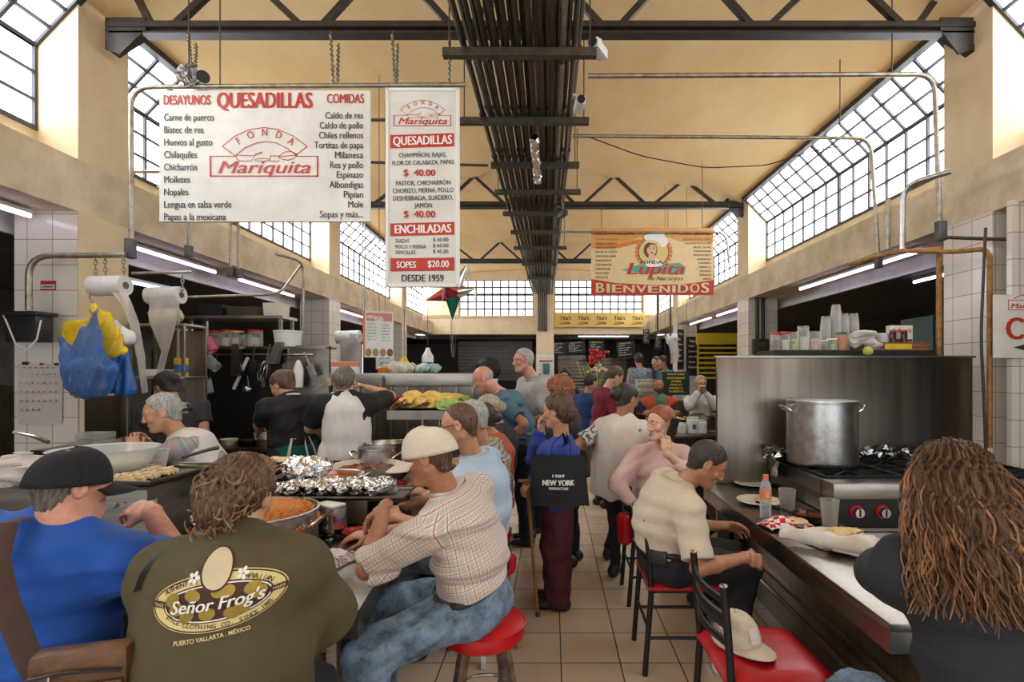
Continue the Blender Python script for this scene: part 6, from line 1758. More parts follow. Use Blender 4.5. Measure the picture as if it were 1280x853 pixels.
# chains from the truss to the pipe frame
m_chain = mat('chain_steel', (.40, .36, .28), .4, .9, var=.4)
def chain(pa, pb, label, L=.042, r=.0045, group=None):
    pa, pb = Vector(pa), Vector(pb); n = max(3, int((pb - pa).length / (L * .72))); mb = MB(); d = (pb - pa).normalized()
    for i in range(n):
        c = pa + (pb - pa) * ((i + .5) / n); s = d.orthogonal().normalized() if i % 2 else d.cross(d.orthogonal().normalized())
        mb.tube([c + d * (L * .5 * math.sin(t) * 1.0) + s * (L * .26 * math.cos(t)) for t in np.linspace(0, 2 * math.pi, 13)], r, m_chain, 6, caps=False)
    o = mb.build('chain'); return tag(o, label, 'chain', group)
for x0, x1, y0, lb in ((237, 242, 84, 'leftmost pair'), (415, 420, 107, 'middle pair'), (492, 494, 107, 'pair by the tall board')):
    chain(at(x0 - 2, 40, 4.28), at(x0 + 2, y0, SY), 'steel chain looped over the truss, front strand of the ' + lb); chain(at(x1 + 3, 55, 4.3), at(x1 + 2, y0, SY + .02), 'steel chain looped over the truss, back strand of the ' + lb)
chain(at(562, 38, 4.28), at(562, 106, SY), 'single steel chain beside the conduit bundle')
for x, y1 in ((119, 348), (131, 345), (154, 345)): chain(at(x, 320, 3.97), at(x + 1, y1, 3.95), 'short steel chain holding the paper roll under the pipe elbow', group='short chains above the left paper roll')

# foil-wrapped lamp on the pipe frame, cameras on the bundle
mb = MB(); crumple(mb, lambda u, v: (at(240, 97, SY)[0] + .075 * (1.1 - v * .5) * math.cos(6.283 * u), SY + .03 + .16 * (v - .5), at(240, 97, SY)[2] + .075 * (1.1 - v * .5) * math.sin(6.283 * u)), 22, 9, m_foil, .008, 3)
mb.cyl(at(254, 96, SY - .06), at(254, 96, SY + .02), .045, m_black_plastic, 20, .03)
tag(mb.build('spot_lamp', ang=15), 'foil-wrapped spot lamp sitting on the sign pipe', 'lamp')
for px, py, Y, rz, lb in ((748, 62, 4.3, -.5, 'small white security camera under the truss by the conduits'), (724, 132, 4.9, .1, 'white security camera facing down the aisle on the conduit bundle'), (703, 268, 8.0, .4, 'dark camera on a bracket further along the conduit bundle')):
    r_ = thing('security_camera', lb, 'camera', at(px, py, Y), rz); mc = m_white_plastic if 'white' in lb else m_sup
    b = MB(); b.box((-.045, -.11, -.04), (.045, .10, .04), mc, .012); b.build('housing', r_)
    b = MB(); b.cyl((0, -.105, 0), (0, -.125, 0), .036, m_black_plastic, 20); b.build('lens', r_)
    b = MB(); b.tube([(0, .03, .035), (0, .04, .10), (-.05, .05, .13)], .014, mc, 8); b.box((-.09, .02, .10), (-.04, .09, .16), mc, .006); b.build('bracket', r_)
mb = MB(); crumple(mb, lambda u, v: (-.19 + .05 * math.cos(6.283 * u), 5.55 + 1.3 * v, 4.11 + .03 * math.sin(6.283 * u)), 10, 26, m_foil, .008, 8)
tag(mb.build('foil_sleeve', ang=15), 'foil sleeve wrapped round a lamp under the conduit bundle', 'foil sleeve')

# ---- seven-pointed pinata star
m_starr = mat('foil_red', (.50, .05, .05), .25, .6, var=.3, vscale=20); m_starg = mat('foil_green', (.03, .25, .16), .25, .6, var=.3, vscale=20); m_stars = mat('foil_silver', (.70, .67, .64), .2, .9, var=.3, vscale=20)
SYY = 6.3; c = Vector(at(566, 366, SYY)); star = thing('star_pinata', 'red, green and silver foil star hanging over the left side of the aisle', 'star', c)
b = MB(); b.ball((0, 0, 0), .10, m_starg, 18, 12); b.build('core', star)
for (dx, dy, dz), m in (((-.32, -.05, -.10), m_starr), ((.27, -.03, .04), m_stars), ((.17, 0, .34), m_stars), ((0, -.02, -.33), m_starg), ((-.05, -.34, .05), m_starr), ((-.12, .1, .30), m_starg)):
    d = Vector((dx, dy, dz)); b = MB(); b.tube([d * .18, d], [.095, .003], m, 14); b.build('point', star)
    b = MB()
    for q in range(5):
        o_ = Vector((random.uniform(-.02, .02), random.uniform(-.02, .02), 0)); L = random.uniform(.12, .30) if dz > -.3 else .45
        b.tube([d + o_, d + o_ * 1.6 + Vector((0, 0, -L * .5)), d + o_ * 1.3 + Vector((.005 * q, 0, -L))], .006, m_stars, 5, flat=.3)
    b.build('tassel', star)
b = MB(); b.tube([(0, 0, .08), (0, 0, 5.08 - c[2])], .003, m_sup, 5); b.build('cord', star)

# ---- tube lights under the beams
def tube_light(p0, p1, label, group=None):
    p0, p1 = Vector(p0), Vector(p1); base = (p0 + p1) / 2
    r_ = thing('tube_light', label, 'tube light', base, 0, group)
    b = MB(); b.beam(p0 - base + Vector((0, 0, .03)), p1 - base + Vector((0, 0, .03)), .05, .03, m_white_plastic); b.build('batten', r_)
    for q in (p0, p1): b = MB(); v = q.lerp(base, .2) - base; b.cyl(v, v + Vector((0, 0, 2.9 - base[2])), .004, m_sup, 5); b.build('hanging_wire', r_)
    b = MB(); b.cyl(p0 - base, p1 - base, .016, m_tube, 12); b.build('tube', r_)
zt = Z_B - .06
tube_light(SK(FL - .30, 2.7, zt), SK(FL - .30, 4.02, zt), 'bright tube light under the left beam before the first column')
tube_light(SK(FL - .30, 4.9, zt), SK(FL - .30, 6.3, zt), 'bright tube light under the left beam just past the first column')
tube_light(SK(FL - .30, 6.8, zt), SK(FL - .30, 8.3, zt), 'bright tube light under the left beam near the second column')
tube_light(SK(FR + .22, 5.15, zt), SK(FR + .22, 7.6, zt), 'long bright tube light under the right beam')
tube_light(SK(FR + .95, 4.95, 2.70), SK(FR + .95, 6.3, 2.70), 'bright tube light deeper in the right stall')
tube_light(SK(FR + .22, 9.6, zt), SK(FR + .22, 11.2, zt), 'tube light under the right beam past the second column')
tube_light(SK(FR + .22, 11.6, zt), SK(FR + .22, 13.2, zt), 'tube light under the right beam before the third column')
tube_light(SK(FL - .30, 9.6, zt), SK(FL - .30, 12, zt), 'tube light under the left beam past the second column')
tube_light((.9, Y1 + .25, 2.82), (2.6, Y1 + .25, 2.82), 'tube light under the far end beam on the right')
tube_light((-2.4, Y1 + 1.6, 2.30), (-1.0, Y1 + 1.6, 2.30), 'tube light in the dim stall under the far end beam')
tube_light((-4.6, 5.0, 2.6), (-4.6, 6.4, 2.6), 'tube light deep in the left kitchen stall above the shelf')

# ---- sign on the far right tiles
root = thing('wall_sign', 'white sign with a large red letter on the tiles at the right edge', 'sign', (3.28, 3.85, 1.90), 0)
b = MB(); b.box((-.02, 0, -.18), (.50, .02, .29), m_signw, .01); b.build('board', root)
p = PX(lambda u, v, d=0.0: (u, -.001 - d, -v)); p.t('COM', .07, .04, .17, m_sred, w=.42, bold=.04); p.rect(.08, -.25, .40, -.245, m_sred); p.rect(.08, -.18, .40, -.175, m_sred); p.rect(.08, -.25, .085, -.175, m_sred); p.t('Mariquita', .10, -.19, .035, m_sred, w=.26, shear=.4); p.line([(.12, -.26), (.18, -.285), (.26, -.285), (.32, -.26)], .006, m_sred)
p.poly([(.12, .10), (.30, .05), (.30, .15)], m_sblack); p.done(root)
mb = MB(); mb.box((3.42, 3.885, 0), (5.2, 3.93, 2.9), m_tile); structure(mb.build('wall_right_tiles', origin=(0, 0, 0)))
# ================================================================ kitchen fittings, food and small things
def one(mb, name, label, cat, group=None, **kw): return tag(mb.build(name, **kw), label, cat, group)
def rest(px, py, z):
    """point on a level surface of height z seen at that pixel"""
    Y = (CAM_H - z) * FPX / (py - VY)
    return Vector(((px - VX) / FPX * Y, Y, z))
m_cabinet = mat('brushed_cabinet', (.44, .40, .35), .38, 1.0, var=.3, vscale=3, col2=(.30, .27, .23), stretch=(1, 1, 6), rvar=.1)
m_china = mat('white_china', (.74, .70, .62), .25); m_glass = film('clear_glass', (.85, .85, .82), .72, .08); m_glass_rough = film('scratched_tumbler', (.60, .57, .53), .82, .25)
m_clear = film('clear_plastic', (.78, .77, .74), .80, .2); m_film = film('cloudy_film', (.78, .72, .66), .52, .35); m_water = film('water', (.80, .84, .86), .8, .03)
m_cream_p = mat('cream_plastic', (.70, .62, .48), .4); m_redp = mat('red_plastic', (.48, .02, .02), .35); m_yelp = mat('yellow_plastic', (.74, .50, .03), .4, var=.15); m_blue_p = mat('blue_plastic', (.05, .17, .48), .4, var=.2)
m_masa = mat('fried_masa', (.80, .54, .15), .6, var=.4, vscale=14, bump=.35, bscale=60, col2=(.62, .33, .06)); m_masa_pale = mat('pale_tortilla', (.74, .55, .28), .7, var=.35, vscale=18, bump=.25, bscale=40, col2=(.55, .33, .12))
m_cheese = mat('white_cream', (.78, .72, .55), .5, var=.3, vscale=30, bump=.3); m_rice = mat('red_rice', (.66, .25, .055), .6, var=.4, vscale=60, bump=.9, bscale=150, col2=(.48, .13, .02))
m_stew = mat('red_stew', (.26, .045, .012), .3, var=.7, vscale=26, bump=.7, bscale=40, col2=(.05, .012, .006)); m_sauce = mat('orange_sauce', (.50, .12, .025), .2, var=.4, vscale=10, col2=(.36, .06, .012)); m_soup = mat('orange_broth', (.58, .24, .06), .25, var=.5, vscale=16, bump=.4)
m_lettuce = mat('lettuce', (.20, .36, .05), .55, var=.6, vscale=20, col2=(.42, .50, .16), bump=.4)
m_enamel = mat('dark_pan', (.02, .018, .016), .35, .3, var=.3)

# ---- steel cabinet at the left with trays on it
root = thing('steel_cabinet', 'big brushed steel cabinet behind the left counter with trays on top', 'cabinet', (-2.5, 2.8, 0)); T = Matrix.Translation(Vector(root.location)).inverted()
mb = MB(); mb.X = T; FP = [(-1.935, 2.50), (-2.045, 3.12), (-3.3, 3.12), (-3.3, 2.50)]
mb.hexa([(x, y, 0) for x, y in ((-1.935, 2.56), (-2.045, 3.12), (-3.3, 3.12), (-3.3, 2.56))] + [(x, y, 1.005) for x, y in ((-1.935, 2.56), (-2.045, 3.12), (-3.3, 3.12), (-3.3, 2.56))], m_cabinet); mb.build('body', root)
mb = MB(); mb.X = T; q4 = [(-1.925, 2.485), (-2.04, 3.13), (-3.3, 3.13), (-3.3, 2.485)]
mb.hexa([(x, y, 1.0) for x, y in q4] + [(x, y, 1.055) for x, y in q4], m_cabinet); mb.build('top', root)
for px in (133, 160):
    mb = MB(); mb.X = T; c = at(px, 622 if px == 133 else 624, 2.53); mb.cyl((c[0], 2.56, c[2]), (c[0], 2.525, c[2]), .062 if px == 133 else .048, m_alu, 28); mb.cyl((c[0], 2.526, c[2]), (c[0], 2.515, c[2]), .018, m_steel_bright, 14); mb.build('dial', root)
ZC = 1.056
tr = thing('baking_tray', 'wide shallow steel tray of rolled tacos on the steel cabinet', 'tray', (-2.27, 2.80, ZC), math.radians(-4))
def tray(root, w, d, h, m, nm='pan'):
    b = MB(); b.hexa([(-w, -d, 0), (w, -d, 0), (w, d, 0), (-w, d, 0), (-w, -d, .004), (w, -d, .004), (w, d, .004), (-w, d, .004)], m)
    e = .02
    for (a, c) in (((-w, -d), (w, -d)), ((w, -d), (w, d)), ((w, d), (-w, d)), ((-w, d), (-w, -d))):
        na = (a[0] * (1 + e / w), a[1] * (1 + e / d)); nc = (c[0] * (1 + e / w), c[1] * (1 + e / d))
        b.add([(*a, .002), (*c, .002), (*nc, h), (*na, h)], [(0, 1, 2, 3)], m)
    b.build(nm, root, solid=.004)
    b = MB(); q = [(s * (w + e), t * (d + e), h) for s, t in ((-1, -1), (1, -1), (1, 1), (-1, 1), (-1, -1))]; b.tube(q, .006, m, 6); b.build('rim', root)
m_trayd = mat('worn_tray', (.24, .21, .18), .4, .9, var=.5, vscale=12)
tray(tr, .33, .235, .032, m_trayd)
TM = Matrix.Translation(tr.location) @ Matrix.Rotation(math.radians(-4), 4, 'Z')
b = MB(); b.tube([(-.085, 0, .018), (-.04, .004, .021), (.04, -.003, .021), (.085, 0, .018)], [.014, .018, .018, .013], m_masa_pale, 10)
crumple(b, lambda u, v: (-.06 + .12 * u, -.014 + .028 * v, .036 + .004 * math.sin(9 * u)), 8, 3, m_cheese, .0025, 4)
tk0 = None; nt = 0
for row in range(3):
    for c_ in range(11):
        if row == 2 and c_ > 7: continue
        p_ = TM @ Vector((-.24 + .19 * row + random.uniform(-.01, .01), -.19 + .036 * c_, .006))
        if tk0 is None: o = b.build('rolled_taco', origin=(0, 0, 0)); tk0 = o
        else: o = tk0.copy(); COL.objects.link(o)
        o.location = p_; o.rotation_euler = (0, 0, random.uniform(-.12, .12)); o.scale = [random.uniform(.92, 1.05)] * 3
        tag(o, 'golden rolled taco with cream lying in the wide tray on the steel cabinet', 'taco', 'rolled tacos in the wide tray')
b = MB(); b.tube([at(228, 572, 2.78), at(262, 562, 2.92), at(272, 560, 2.98)], [.008, .010, .013], m_black_plastic, 8); one(b, 'serving_tongs', 'black-handled tongs lying across the tray of rolled tacos', 'tongs')
# glass bowl, white bag, small tubs, ladle
bw = thing('mixing_bowl', 'large clear glass bowl of cream behind the black cap', 'bowl', (at(128, 0, 2.78)[0], 2.80, ZC))
b = MB(); b.lathe([(.10, 0), (.14, .012), (.20, .07), (.235, .15), (.243, .155), (.228, .15), (.19, .07), (.13, .02), (0, .015)], m_glass, n=48, close=False); b.build('bowl_body', bw)
b = MB(); b.lathe([(0, .02), (.13, .025), (.178, .06), (.19, .085), (.10, .092), (0, .088)], m_cheese, n=32); one_ = b.build('cream_filling', bw)
b = MB(); b.tube([at(15, 540, 2.68), at(40, 545, 2.75), at(60, 553, 2.86)], [.008, .010, .012], m_steel_bright, 8); one(b, 'ladle', 'steel ladle resting in the glass bowl on the left', 'ladle')
def lump(name, label, cat, c, r, m, seed, amp=.02, h=.006, f=22, cut=None, group=None, extra=()):
    g = Grid(np.array(c) - np.array(r) * 1.5 - .05, np.array(c) + np.array(r) * 1.5 + .05, h); g.ell(c, r, .01)
    for cc, rr in extra: g.ell(cc, rr, .02)
    g.displace(folds(amp, f, seed)); 
    if cut is not None: g.cut((0, 0, cut), (0, 0, -1))
    V, F = g.mesh(); o0 = np.array((c[0], c[1], V[:, 2].min())); me = _np_mesh(name, V - o0, F); me.materials.append(m)
    o = bpy.data.objects.new(name, me); COL.objects.link(o); o.location = o0
    return tag(o, label, cat, group)
c = at(28, 580, 2.62); lump('plastic_bag', 'crumpled white plastic bag of food at the left edge of the steel cabinet', 'bag', (c[0] - .02, c[1], ZC + .06), (.16, .09, .085), m_film, 4, .022, .006, 24, ZC)
c = at(178, 553, 2.92)
for dx, lb, mm in ((0.0, 'clear plastic tub with orange filling between the glass bowl and the old cook', m_clear), (-.13, 'low clear plastic tub stacked beside the glass bowl', m_clear)):
    t_ = thing('plastic_tub', lb, 'tub', (c[0] + dx, c[1] + (.12 if dx else .08), ZC)); b = MB(); b.lathe([(.06, 0), (.075, .11), (.078, .112), (.072, .11), (.056, .005), (0, .005)], mm, n=24, close=False); b.build('tub_body', t_); b = MB(); b.lathe([(0, .008), (.056, .008), (.063, .055), (0, .062)], m_soup if not dx else m_cheese, n=20); b.build('filling', t_)

# ---- cooking range in the middle of the left stall
root = thing('cooking_range', 'low sooty steel range in the middle of the left stall', 'range', (-1.55, 3.45, 0)); T = Matrix.Translation(Vector(root.location)).inverted()
mb = MB(); mb.X = T; mb.box((-1.98, 3.0, 0), (-1.17, 3.88, .90), m_steel_dark, .006); mb.build('body', root)
for k in range(8):
    mb = MB(); mb.X = T; y = 3.05 + .11 * k; mb.beam((-1.96, y, .915), (-1.19, y, .915), .016, .025, m_iron); mb.build('grate_bar', root)
# rice pot
RP = Vector((-1.43, 2.56, .75))
rp = stock_pot('rice_pot', 'wide aluminium pot of red rice in front of the foil parcels', RP, .262, .195, m_alu)
g = Grid((RP[0] - .3, RP[1] - .3, .85), (RP[0] + .3, RP[1] + .3, 1.05), .006); g.ell((RP[0], RP[1], .875), (.255, .255, .05), .01); g.ell((RP[0] + .06, RP[1] + .05, .92), (.16, .15, .055), .03)
rr = np.random.default_rng(2); g.displace(lambda P_: .006 * np.sin(P_[:, 0] * 210 + 3 * np.sin(P_[:, 1] * 90)) * np.sin(P_[:, 1] * 190 + 2 * np.sin(P_[:, 2] * 120)) + .006 * np.sin(P_[:, 0] * 60) * np.sin(P_[:, 1] * 70))
V, F = g.mesh(); me = _np_mesh('red_rice', V - np.array(RP), F); me.materials.append(m_rice); o = bpy.data.objects.new('red_rice', me); COL.objects.link(o); o.location = RP; tag(o, 'orange-red rice heaped in the wide aluminium pot', 'rice', kind='stuff')
b = MB(); b.lathe([(.27, .16), (.262, .18)], m_steel_bright, RP, 8)
# foil parcels on a steel tray over a warming box
root = thing('warming_box', 'low steel warming box under the tray of foil parcels', 'warmer', (-1.12, 3.06, .75)); b = MB(); b.box((-.44, -.09, 0), (.07, .13, .165), m_cabinet, .008); b.build('body', root)
b = MB(); b.lathe([(0, 0), (.105, 0), (.108, .16), (.112, .165), (.10, .165), (0, .16)], m_steel, (.17, .02, 0), 36); b.build('round_well', root)
tr = thing('serving_tray', 'shallow steel tray piled with foil parcels', 'tray', (-1.17, 2.97, .918), 0); tray(tr, .345, .125, .02, m_trayd)
def foil_parcel(seed, L=.11, r=.047):
    b = MB(); crumple(b, lambda u, v: (L * (2 * v - 1) * .98, r * max(.12, (1 - abs(2 * v - 1) ** 3)) ** .5 * math.cos(6.2832 * u), r * max(.12, (1 - abs(2 * v - 1) ** 3)) ** .5 * math.sin(6.2832 * u) + r), 20, 16, m_foil, .0045, seed); return b
for j, (px, py, rz, lb, sc) in enumerate(((356, 606, .5, 'small foil parcel at the left end of the tray', .75), (374, 604, 1.2, 'second foil parcel from the left in the tray row', 1), (393, 603, 1.35, 'third foil parcel from the left in the tray row', 1), (412, 603, 1.3, 'foil parcel in the middle of the tray row', 1.05),
                                   (434, 602, 1.25, 'foil parcel right of the middle of the tray row', 1), (455, 602, 1.2, 'foil parcel nearly at the right end of the tray row', 1), (475, 601, 1.1, 'foil parcel at the right end of the tray', 1.05), (380, 590, .35, 'largest foil parcel lying on top of the others', 1.35))):
    p_ = at(px, py, 2.97); z = .925 if j < 7 else 1.005
    o = foil_parcel(20 + j).build('foil_parcel', ang=12, origin=(0, 0, 0)); o.location = (p_[0], 2.96 + (.05 if j == 7 else 0), z); o.rotation_euler = (0, 0, rz); o.scale = (sc * .92, sc, sc); tag(o, lb, 'foil parcel', 'foil parcels on the steel tray')
# pans on the range
def pan(name, label, c, r, h, m, fill, fillm, two=True, long=None, amp=0.0):
    root = thing(name, label, 'pan', c); b = MB()
    b.lathe([(r * .72, 0), (r * .9, h * .35), (r, h), (r * 1.02, h + .004), (r * .97, h), (r * .87, h * .4), (r * .7, .01), (0, .008)], m, n=44, close=False); b.lathe([(0, 0), (r * .72, 0)], m, n=44, close=False); b.build('pan_body', root)
    b = MB(); rg_ = np.random.default_rng(int(r * 1000)); nr, na = 7, 30
    Z = rg_.normal(size=(nr + 1, na)) * amp
    vs = [(r * fill * i / nr * math.cos(6.2832 * k / na), r * fill * i / nr * math.sin(6.2832 * k / na), h * .62 + (Z[i, k] if i < nr else 0)) for i in range(nr + 1) for k in range(na)]
    b.add(vs, [(i * na + k, i * na + (k + 1) % na, (i + 1) * na + (k + 1) % na, (i + 1) * na + k) for i in range(nr) for k in range(na)], fillm); b.build('contents', root)
    if two:
        for s in (-1, 1):
            b = MB(); b.tube([(s * r * .98, -.045, h - .01), (s * (r + .045), -.035, h + .01), (s * (r + .045), .035, h + .01), (s * r * .98, .045, h - .01)], .007, m_steel_bright, 8); b.build('handle', root)
    if long is not None:
        b = MB(); d = Vector((math.cos(long), math.sin(long), 0)); b.tube([d * r * .97 + Vector((0, 0, h - .01)), d * (r + .10) + Vector((0, 0, h + .02)), d * (r + .20) + Vector((0, 0, h + .03))], [.010, .009, .012], m, 8, flat=.6); b.build('handle', root)
    return root
pan('frying_pan', 'wide pale pan of dark red stew on the range', (-1.25, 3.52, .93), .225, .065, m_cream_p, .85, m_stew, amp=.006)
pan('sauce_pan', 'low white pan of orange sauce just behind the foil parcels', (-1.34, 3.19, .93), .18, .06, m_china, .88, m_sauce, amp=.001)
stock_pot('cooking_pot', 'grey aluminium pot behind the pan of stew', (-1.27, 3.79, .93), .13, .14, m_alu)
stew = pan('soup_pot', 'steel pot of orange broth near the taco stand', (-1.32, 4.17, .927), .17, .13, m_steel, .92, m_soup, amp=.003)
b = MB(); b.box((-1.56, 4.0, 0), (-1.25, 4.36, .925), m_steel_dark, .006); one(b, 'low_stove', 'small sooty stove under the pot of orange broth', 'stove')
rk = thing('wire_rack', 'black wire rack with a folded quesadilla on the range', 'rack', (-1.74, 3.52, .93)); b = MB()
for k in range(13): b.tube([(-.24 + .04 * k, -.17, .06), (-.24 + .04 * k, .17, .06)], .004, m_iron, 6)
for y in (-.17, 0, .17): b.tube([(-.25, y, .056), (.25, y, .056)], .006, m_iron, 6)
for x in (-.24, .24):
    for y in (-.17, .17): b.tube([(x, y, 0), (x, y, .056)], .006, m_iron, 6)
b.build('wires', rk)
def half_moon(r, t, m, seed, puff=.02):
    b = MB(); rg_ = np.random.default_rng(seed); N = rg_.normal(size=(9, 25)) * .003
    top = lambda s: (lambda u, v: (r * (2 * u - 1) * (1 - .0 * v), r * .95 * v * math.sqrt(max(0, 1 - (2 * u - 1) ** 2)), s * (t + puff * math.sin(math.pi * min(1, v * 1.1)) * math.sqrt(max(0, 1 - (2 * u - 1) ** 2))) + N[round(v * 8), round(u * 24)]))
    b.grid(top(1), 24, 8, m); b.grid(lambda u, v: top(-1)(1 - u, v), 24, 8, m); return b
o = half_moon(.15, .006, m_masa_pale, 3, .022).build('quesadilla', origin=(0, 0, 0)); o.location = (-1.83, 3.46, 1.018); o.rotation_euler = (0, 0, .15); tag(o, 'large pale folded quesadilla on the wire rack', 'quesadilla')
# hot sauce, cloth, napkin holder, bottle, bowls on the left counter
hb = thing('sauce_bottle', 'small hot sauce bottle with blue label and yellow cap', 'bottle', rest(384, 686, .75)); b = MB(); b.lathe([(0, 0), (.026, 0), (.028, .006), (.028, .115), (.024, .125), (.018, .128), (0, .128)], mat('sauce_red', (.40, .05, .03), .25), n=24); b.build('bottle_body', hb)
b = MB(); b.lathe([(.0286, .015), (.0288, .085)], mat('label_blue', (.03, .09, .32), .4), n=24, close=False); b.add([(.0135 * x - .002, -.0292, .052 + .016 * z) for x, z in ((-.9, -.8), (.2, -1), (.9, -.3), (.8, .7), (0, 1), (-.9, .5))], [(0, 1, 2, 3, 4, 5)], m_swhite); b.add([(.006 * x - .001, -.0296, .054 + .010 * z) for x, z in ((-.8, -.8), (.6, -.8), (.9, .5), (0, 1), (-.9, .3))], [(0, 1, 2, 3, 4)], m_sred); b.build('label', hb)
b = MB(); b.lathe([(0, .128), (.024, .128), (.024, .148), (.020, .152), (.008, .155), (.006, .165), (0, .165)], m_yelp, n=24); b.build('cap', hb)
nh = thing('napkin_dispenser', 'chrome napkin dispenser with a square face beside the rice pot', 'napkin dispenser', rest(412, 672, .75) + Vector((0, 0, 0)), math.radians(-24)); b = MB(); b.box((-.075, -.05, .03), (.075, .05, .165), m_steel_bright, .01); b.build('case', nh)
b = MB(); b.box((-.068, -.056, .055), (.068, -.049, .14), m_steel, .003)
for x0, z0, sx, sz in ((-.05, .065, 1, 1), (.05, .065, -1, 1), (-.05, .13, 1, -1), (.05, .13, -1, -1)): b.box((x0, -.059, z0), (x0 + sx * .028, -.056, z0 + sz * .006), m_swhite); b.box((x0, -.059, z0), (x0 + sx * .006, -.056, z0 + sz * .02), m_swhite)
b.build('face_plate', nh); b = MB(); b.lathe([(.045, 0), (.045, .006), (.02, .014), (.018, .03)], m_steel_bright, n=24); b.build('foot', nh); b = MB(); b.box((-.07, -.045, .165), (.07, .045, .178), m_signw, .004); b.build('napkins', nh)
m_towel = cloth_mat('towel_white', (.72, .66, .60), .9); m_towelr = cloth_mat('towel_pink', (.50, .04, .16), .9)
tw = thing('striped_towel', 'folded white towel with pink stripes and fringe by the sauce bottle', 'towel', rest(408, 700, .75), math.radians(-20)); b = MB()
ft = lambda u, v: ((u - .5) * .18, (v - .5) * .15, .012 + .018 * math.sin(u * 7 + 1) ** 2 * math.sin(v * 5 + .6) ** 2 + .01 * math.sin(11 * v + 5 * u) ** 2)
b.grid(ft, 24, 20, m_towel); b.build('cloth', tw, solid=.006)
for v0 in (.14, .24, .34, .5):
    b = MB(); b.grid(lambda u, v: tuple(Vector(ft(u, v0 + .05 * v)) + Vector((0, 0, .0042))), 24, 2, m_towelr); b.build('stripe', tw)
b = MB()
for k in range(26):
    p_ = Vector(ft(1, k / 25)); b.tube([p_, p_ + Vector((.02, random.uniform(-.004, .004), -.004)), p_ + Vector((.042, random.uniform(-.01, .01), 4e-3 - p_[2]))], .0028, m_towel, 5)
b.build('fringe', tw)
ck = thing('cola_bottle', 'dark cola bottle beside the foil parcels', 'bottle', (at(490, 0, 3.02)[0], 3.06, .75)); b = MB(); b.lathe([(0, 0), (.03, 0), (.032, .01), (.03, .07), (.0325, .11), (.03, .135)], mat('cola', (.018, .006, .004), .08), n=24); b.build('drink', ck)
b = MB(); b.lathe([(.0315, .135), (.024, .165), (.0135, .20), (.0125, .225), (.0145, .23), (.0145, .238)], m_glass, n=24, close=False); b.build('bottle_neck', ck)
for px, py, r, h, m, f, lb in ((506, 628, .055, .05, m_enamel, m_stew, 'black salsa bowl with a spoon by the cola bottle'), (498, 600, .07, .055, m_redp, m_sauce, 'red bowl behind the black salsa bowl'), (447, 662, .075, .045, m_redp, m_sauce, 'orange-red bowl under the hands of the man in plaid')):
    c = rest(px, py + 12, .75); r_ = thing('salsa_bowl', lb, 'bowl', c); b = MB(); b.lathe([(r * .5, 0), (r * .85, h * .5), (r, h), (r * .94, h), (r * .78, h * .5), (0, .008)], m, n=28); b.build('bowl_body', r_); b = MB(); b.lathe([(0, h * .7), (r * .86, h * .7)], f, n=24, close=False); b.build('salsa', r_)
c = rest(511, 618, .75); b = MB(); b.tube([(c[0] - .01, c[1], .785), (c[0] + .03, c[1] - .02, .83), (c[0] + .06, c[1] - .05, .86)], [.010, .005, .006], m_steel_bright, 8, flat=.5); one(b, 'spoon', 'steel spoon standing in the black salsa bowl', 'spoon')

# ---- taco display stand
st = thing('taco_stand', 'raised steel shelf carrying golden folded tacos and lettuce', 'display stand', (-1.07, 4.55, .75)); b = MB(); b.box((-.31, -.18, .52), (.31, .42, .545), m_steel, .004); b.box((-.31, -.185, .47), (.31, -.175, .545), m_steel_dark); b.build('shelf_plate', st)
for x in (-.02, .12):
    for y in (-.14, .36): b = MB(); b.cyl((x, y, 0), (x, y, .52), .016, m_steel, 12); b.build('post', st)
for nm, dx, dy, w, d in (('oval_platter', -.06, -.02, .24, .13), ('oval_platter', .10, .27, .20, .10)):
    b = MB(); b.lathe([(0, 0), (.8, .004), (1, .018), (.96, .018), (.7, .008), (0, .008)], m_trayd, n=32, sx=w, sy=d); o = b.build(nm, origin=(0, 0, 0)); o.location = (-1.07 + dx, 4.55 + dy, 1.297); tag(o, 'oval steel platter of folded tacos, ' + ('front one on the raised shelf' if dy < 0 else 'rear one on the raised shelf'), 'platter')
t0 = half_moon(.105, .010, m_masa, 9, .024).build('folded_taco', origin=(0, 0, 0)); first = True
for j in range(13):
    o = t0 if first else t0.copy()
    if not first: COL.objects.link(o)
    first = False
    if j < 8: o.location = (-1.34 + .062 * j, 4.50 + .02 * (j % 3), 1.325 + .022 * (j % 3)); o.rotation_euler = (math.radians(30 + 8 * (j % 3)), math.radians(22 * (j % 3) - 22), math.radians(-40 + 9 * j))
    else: o.location = (-1.06 + .06 * (j - 8), 4.80 + .01 * (j % 2), 1.335 + .03 * (j % 2)); o.rotation_euler = (math.radians(30), 0, math.radians(-20 + 12 * (j - 8)))
    o.scale = [random.uniform(.9, 1.1)] * 3
    tag(o, 'golden fried folded taco on the %s platter of the raised shelf' % ('front' if j < 8 else 'rear'), 'taco', 'folded tacos on the %s platter' % ('front' if j < 8 else 'rear'))
for c, r, lb, sd in (((-.86, 4.42, 1.33), (.10, .06, .045), 'frilly green lettuce in front of the folded tacos', 4), ((-.84, 4.83, 1.34), (.09, .06, .05), 'frilly green lettuce on the rear platter', 8), ((-.99, 4.90, 1.36), (.12, .05, .035), 'shredded pale lettuce over the rear tacos', 2)):
    lump('lettuce', lb, 'lettuce', c, r, m_lettuce, sd, .022, .006, 46, 1.298)
c = at(522, 499, 4.75); r_ = thing('red_bowl', 'red plastic bowl behind the folded tacos', 'bowl', (at(507, 0, 4.9)[0] - .02, 4.80, 1.298)); b = MB(); b.lathe([(.05, 0), (.09, .05), (.10, .09), (.095, .09), (.08, .05), (0, .01)], m_redp, n=24); b.build('bowl_body', r_)
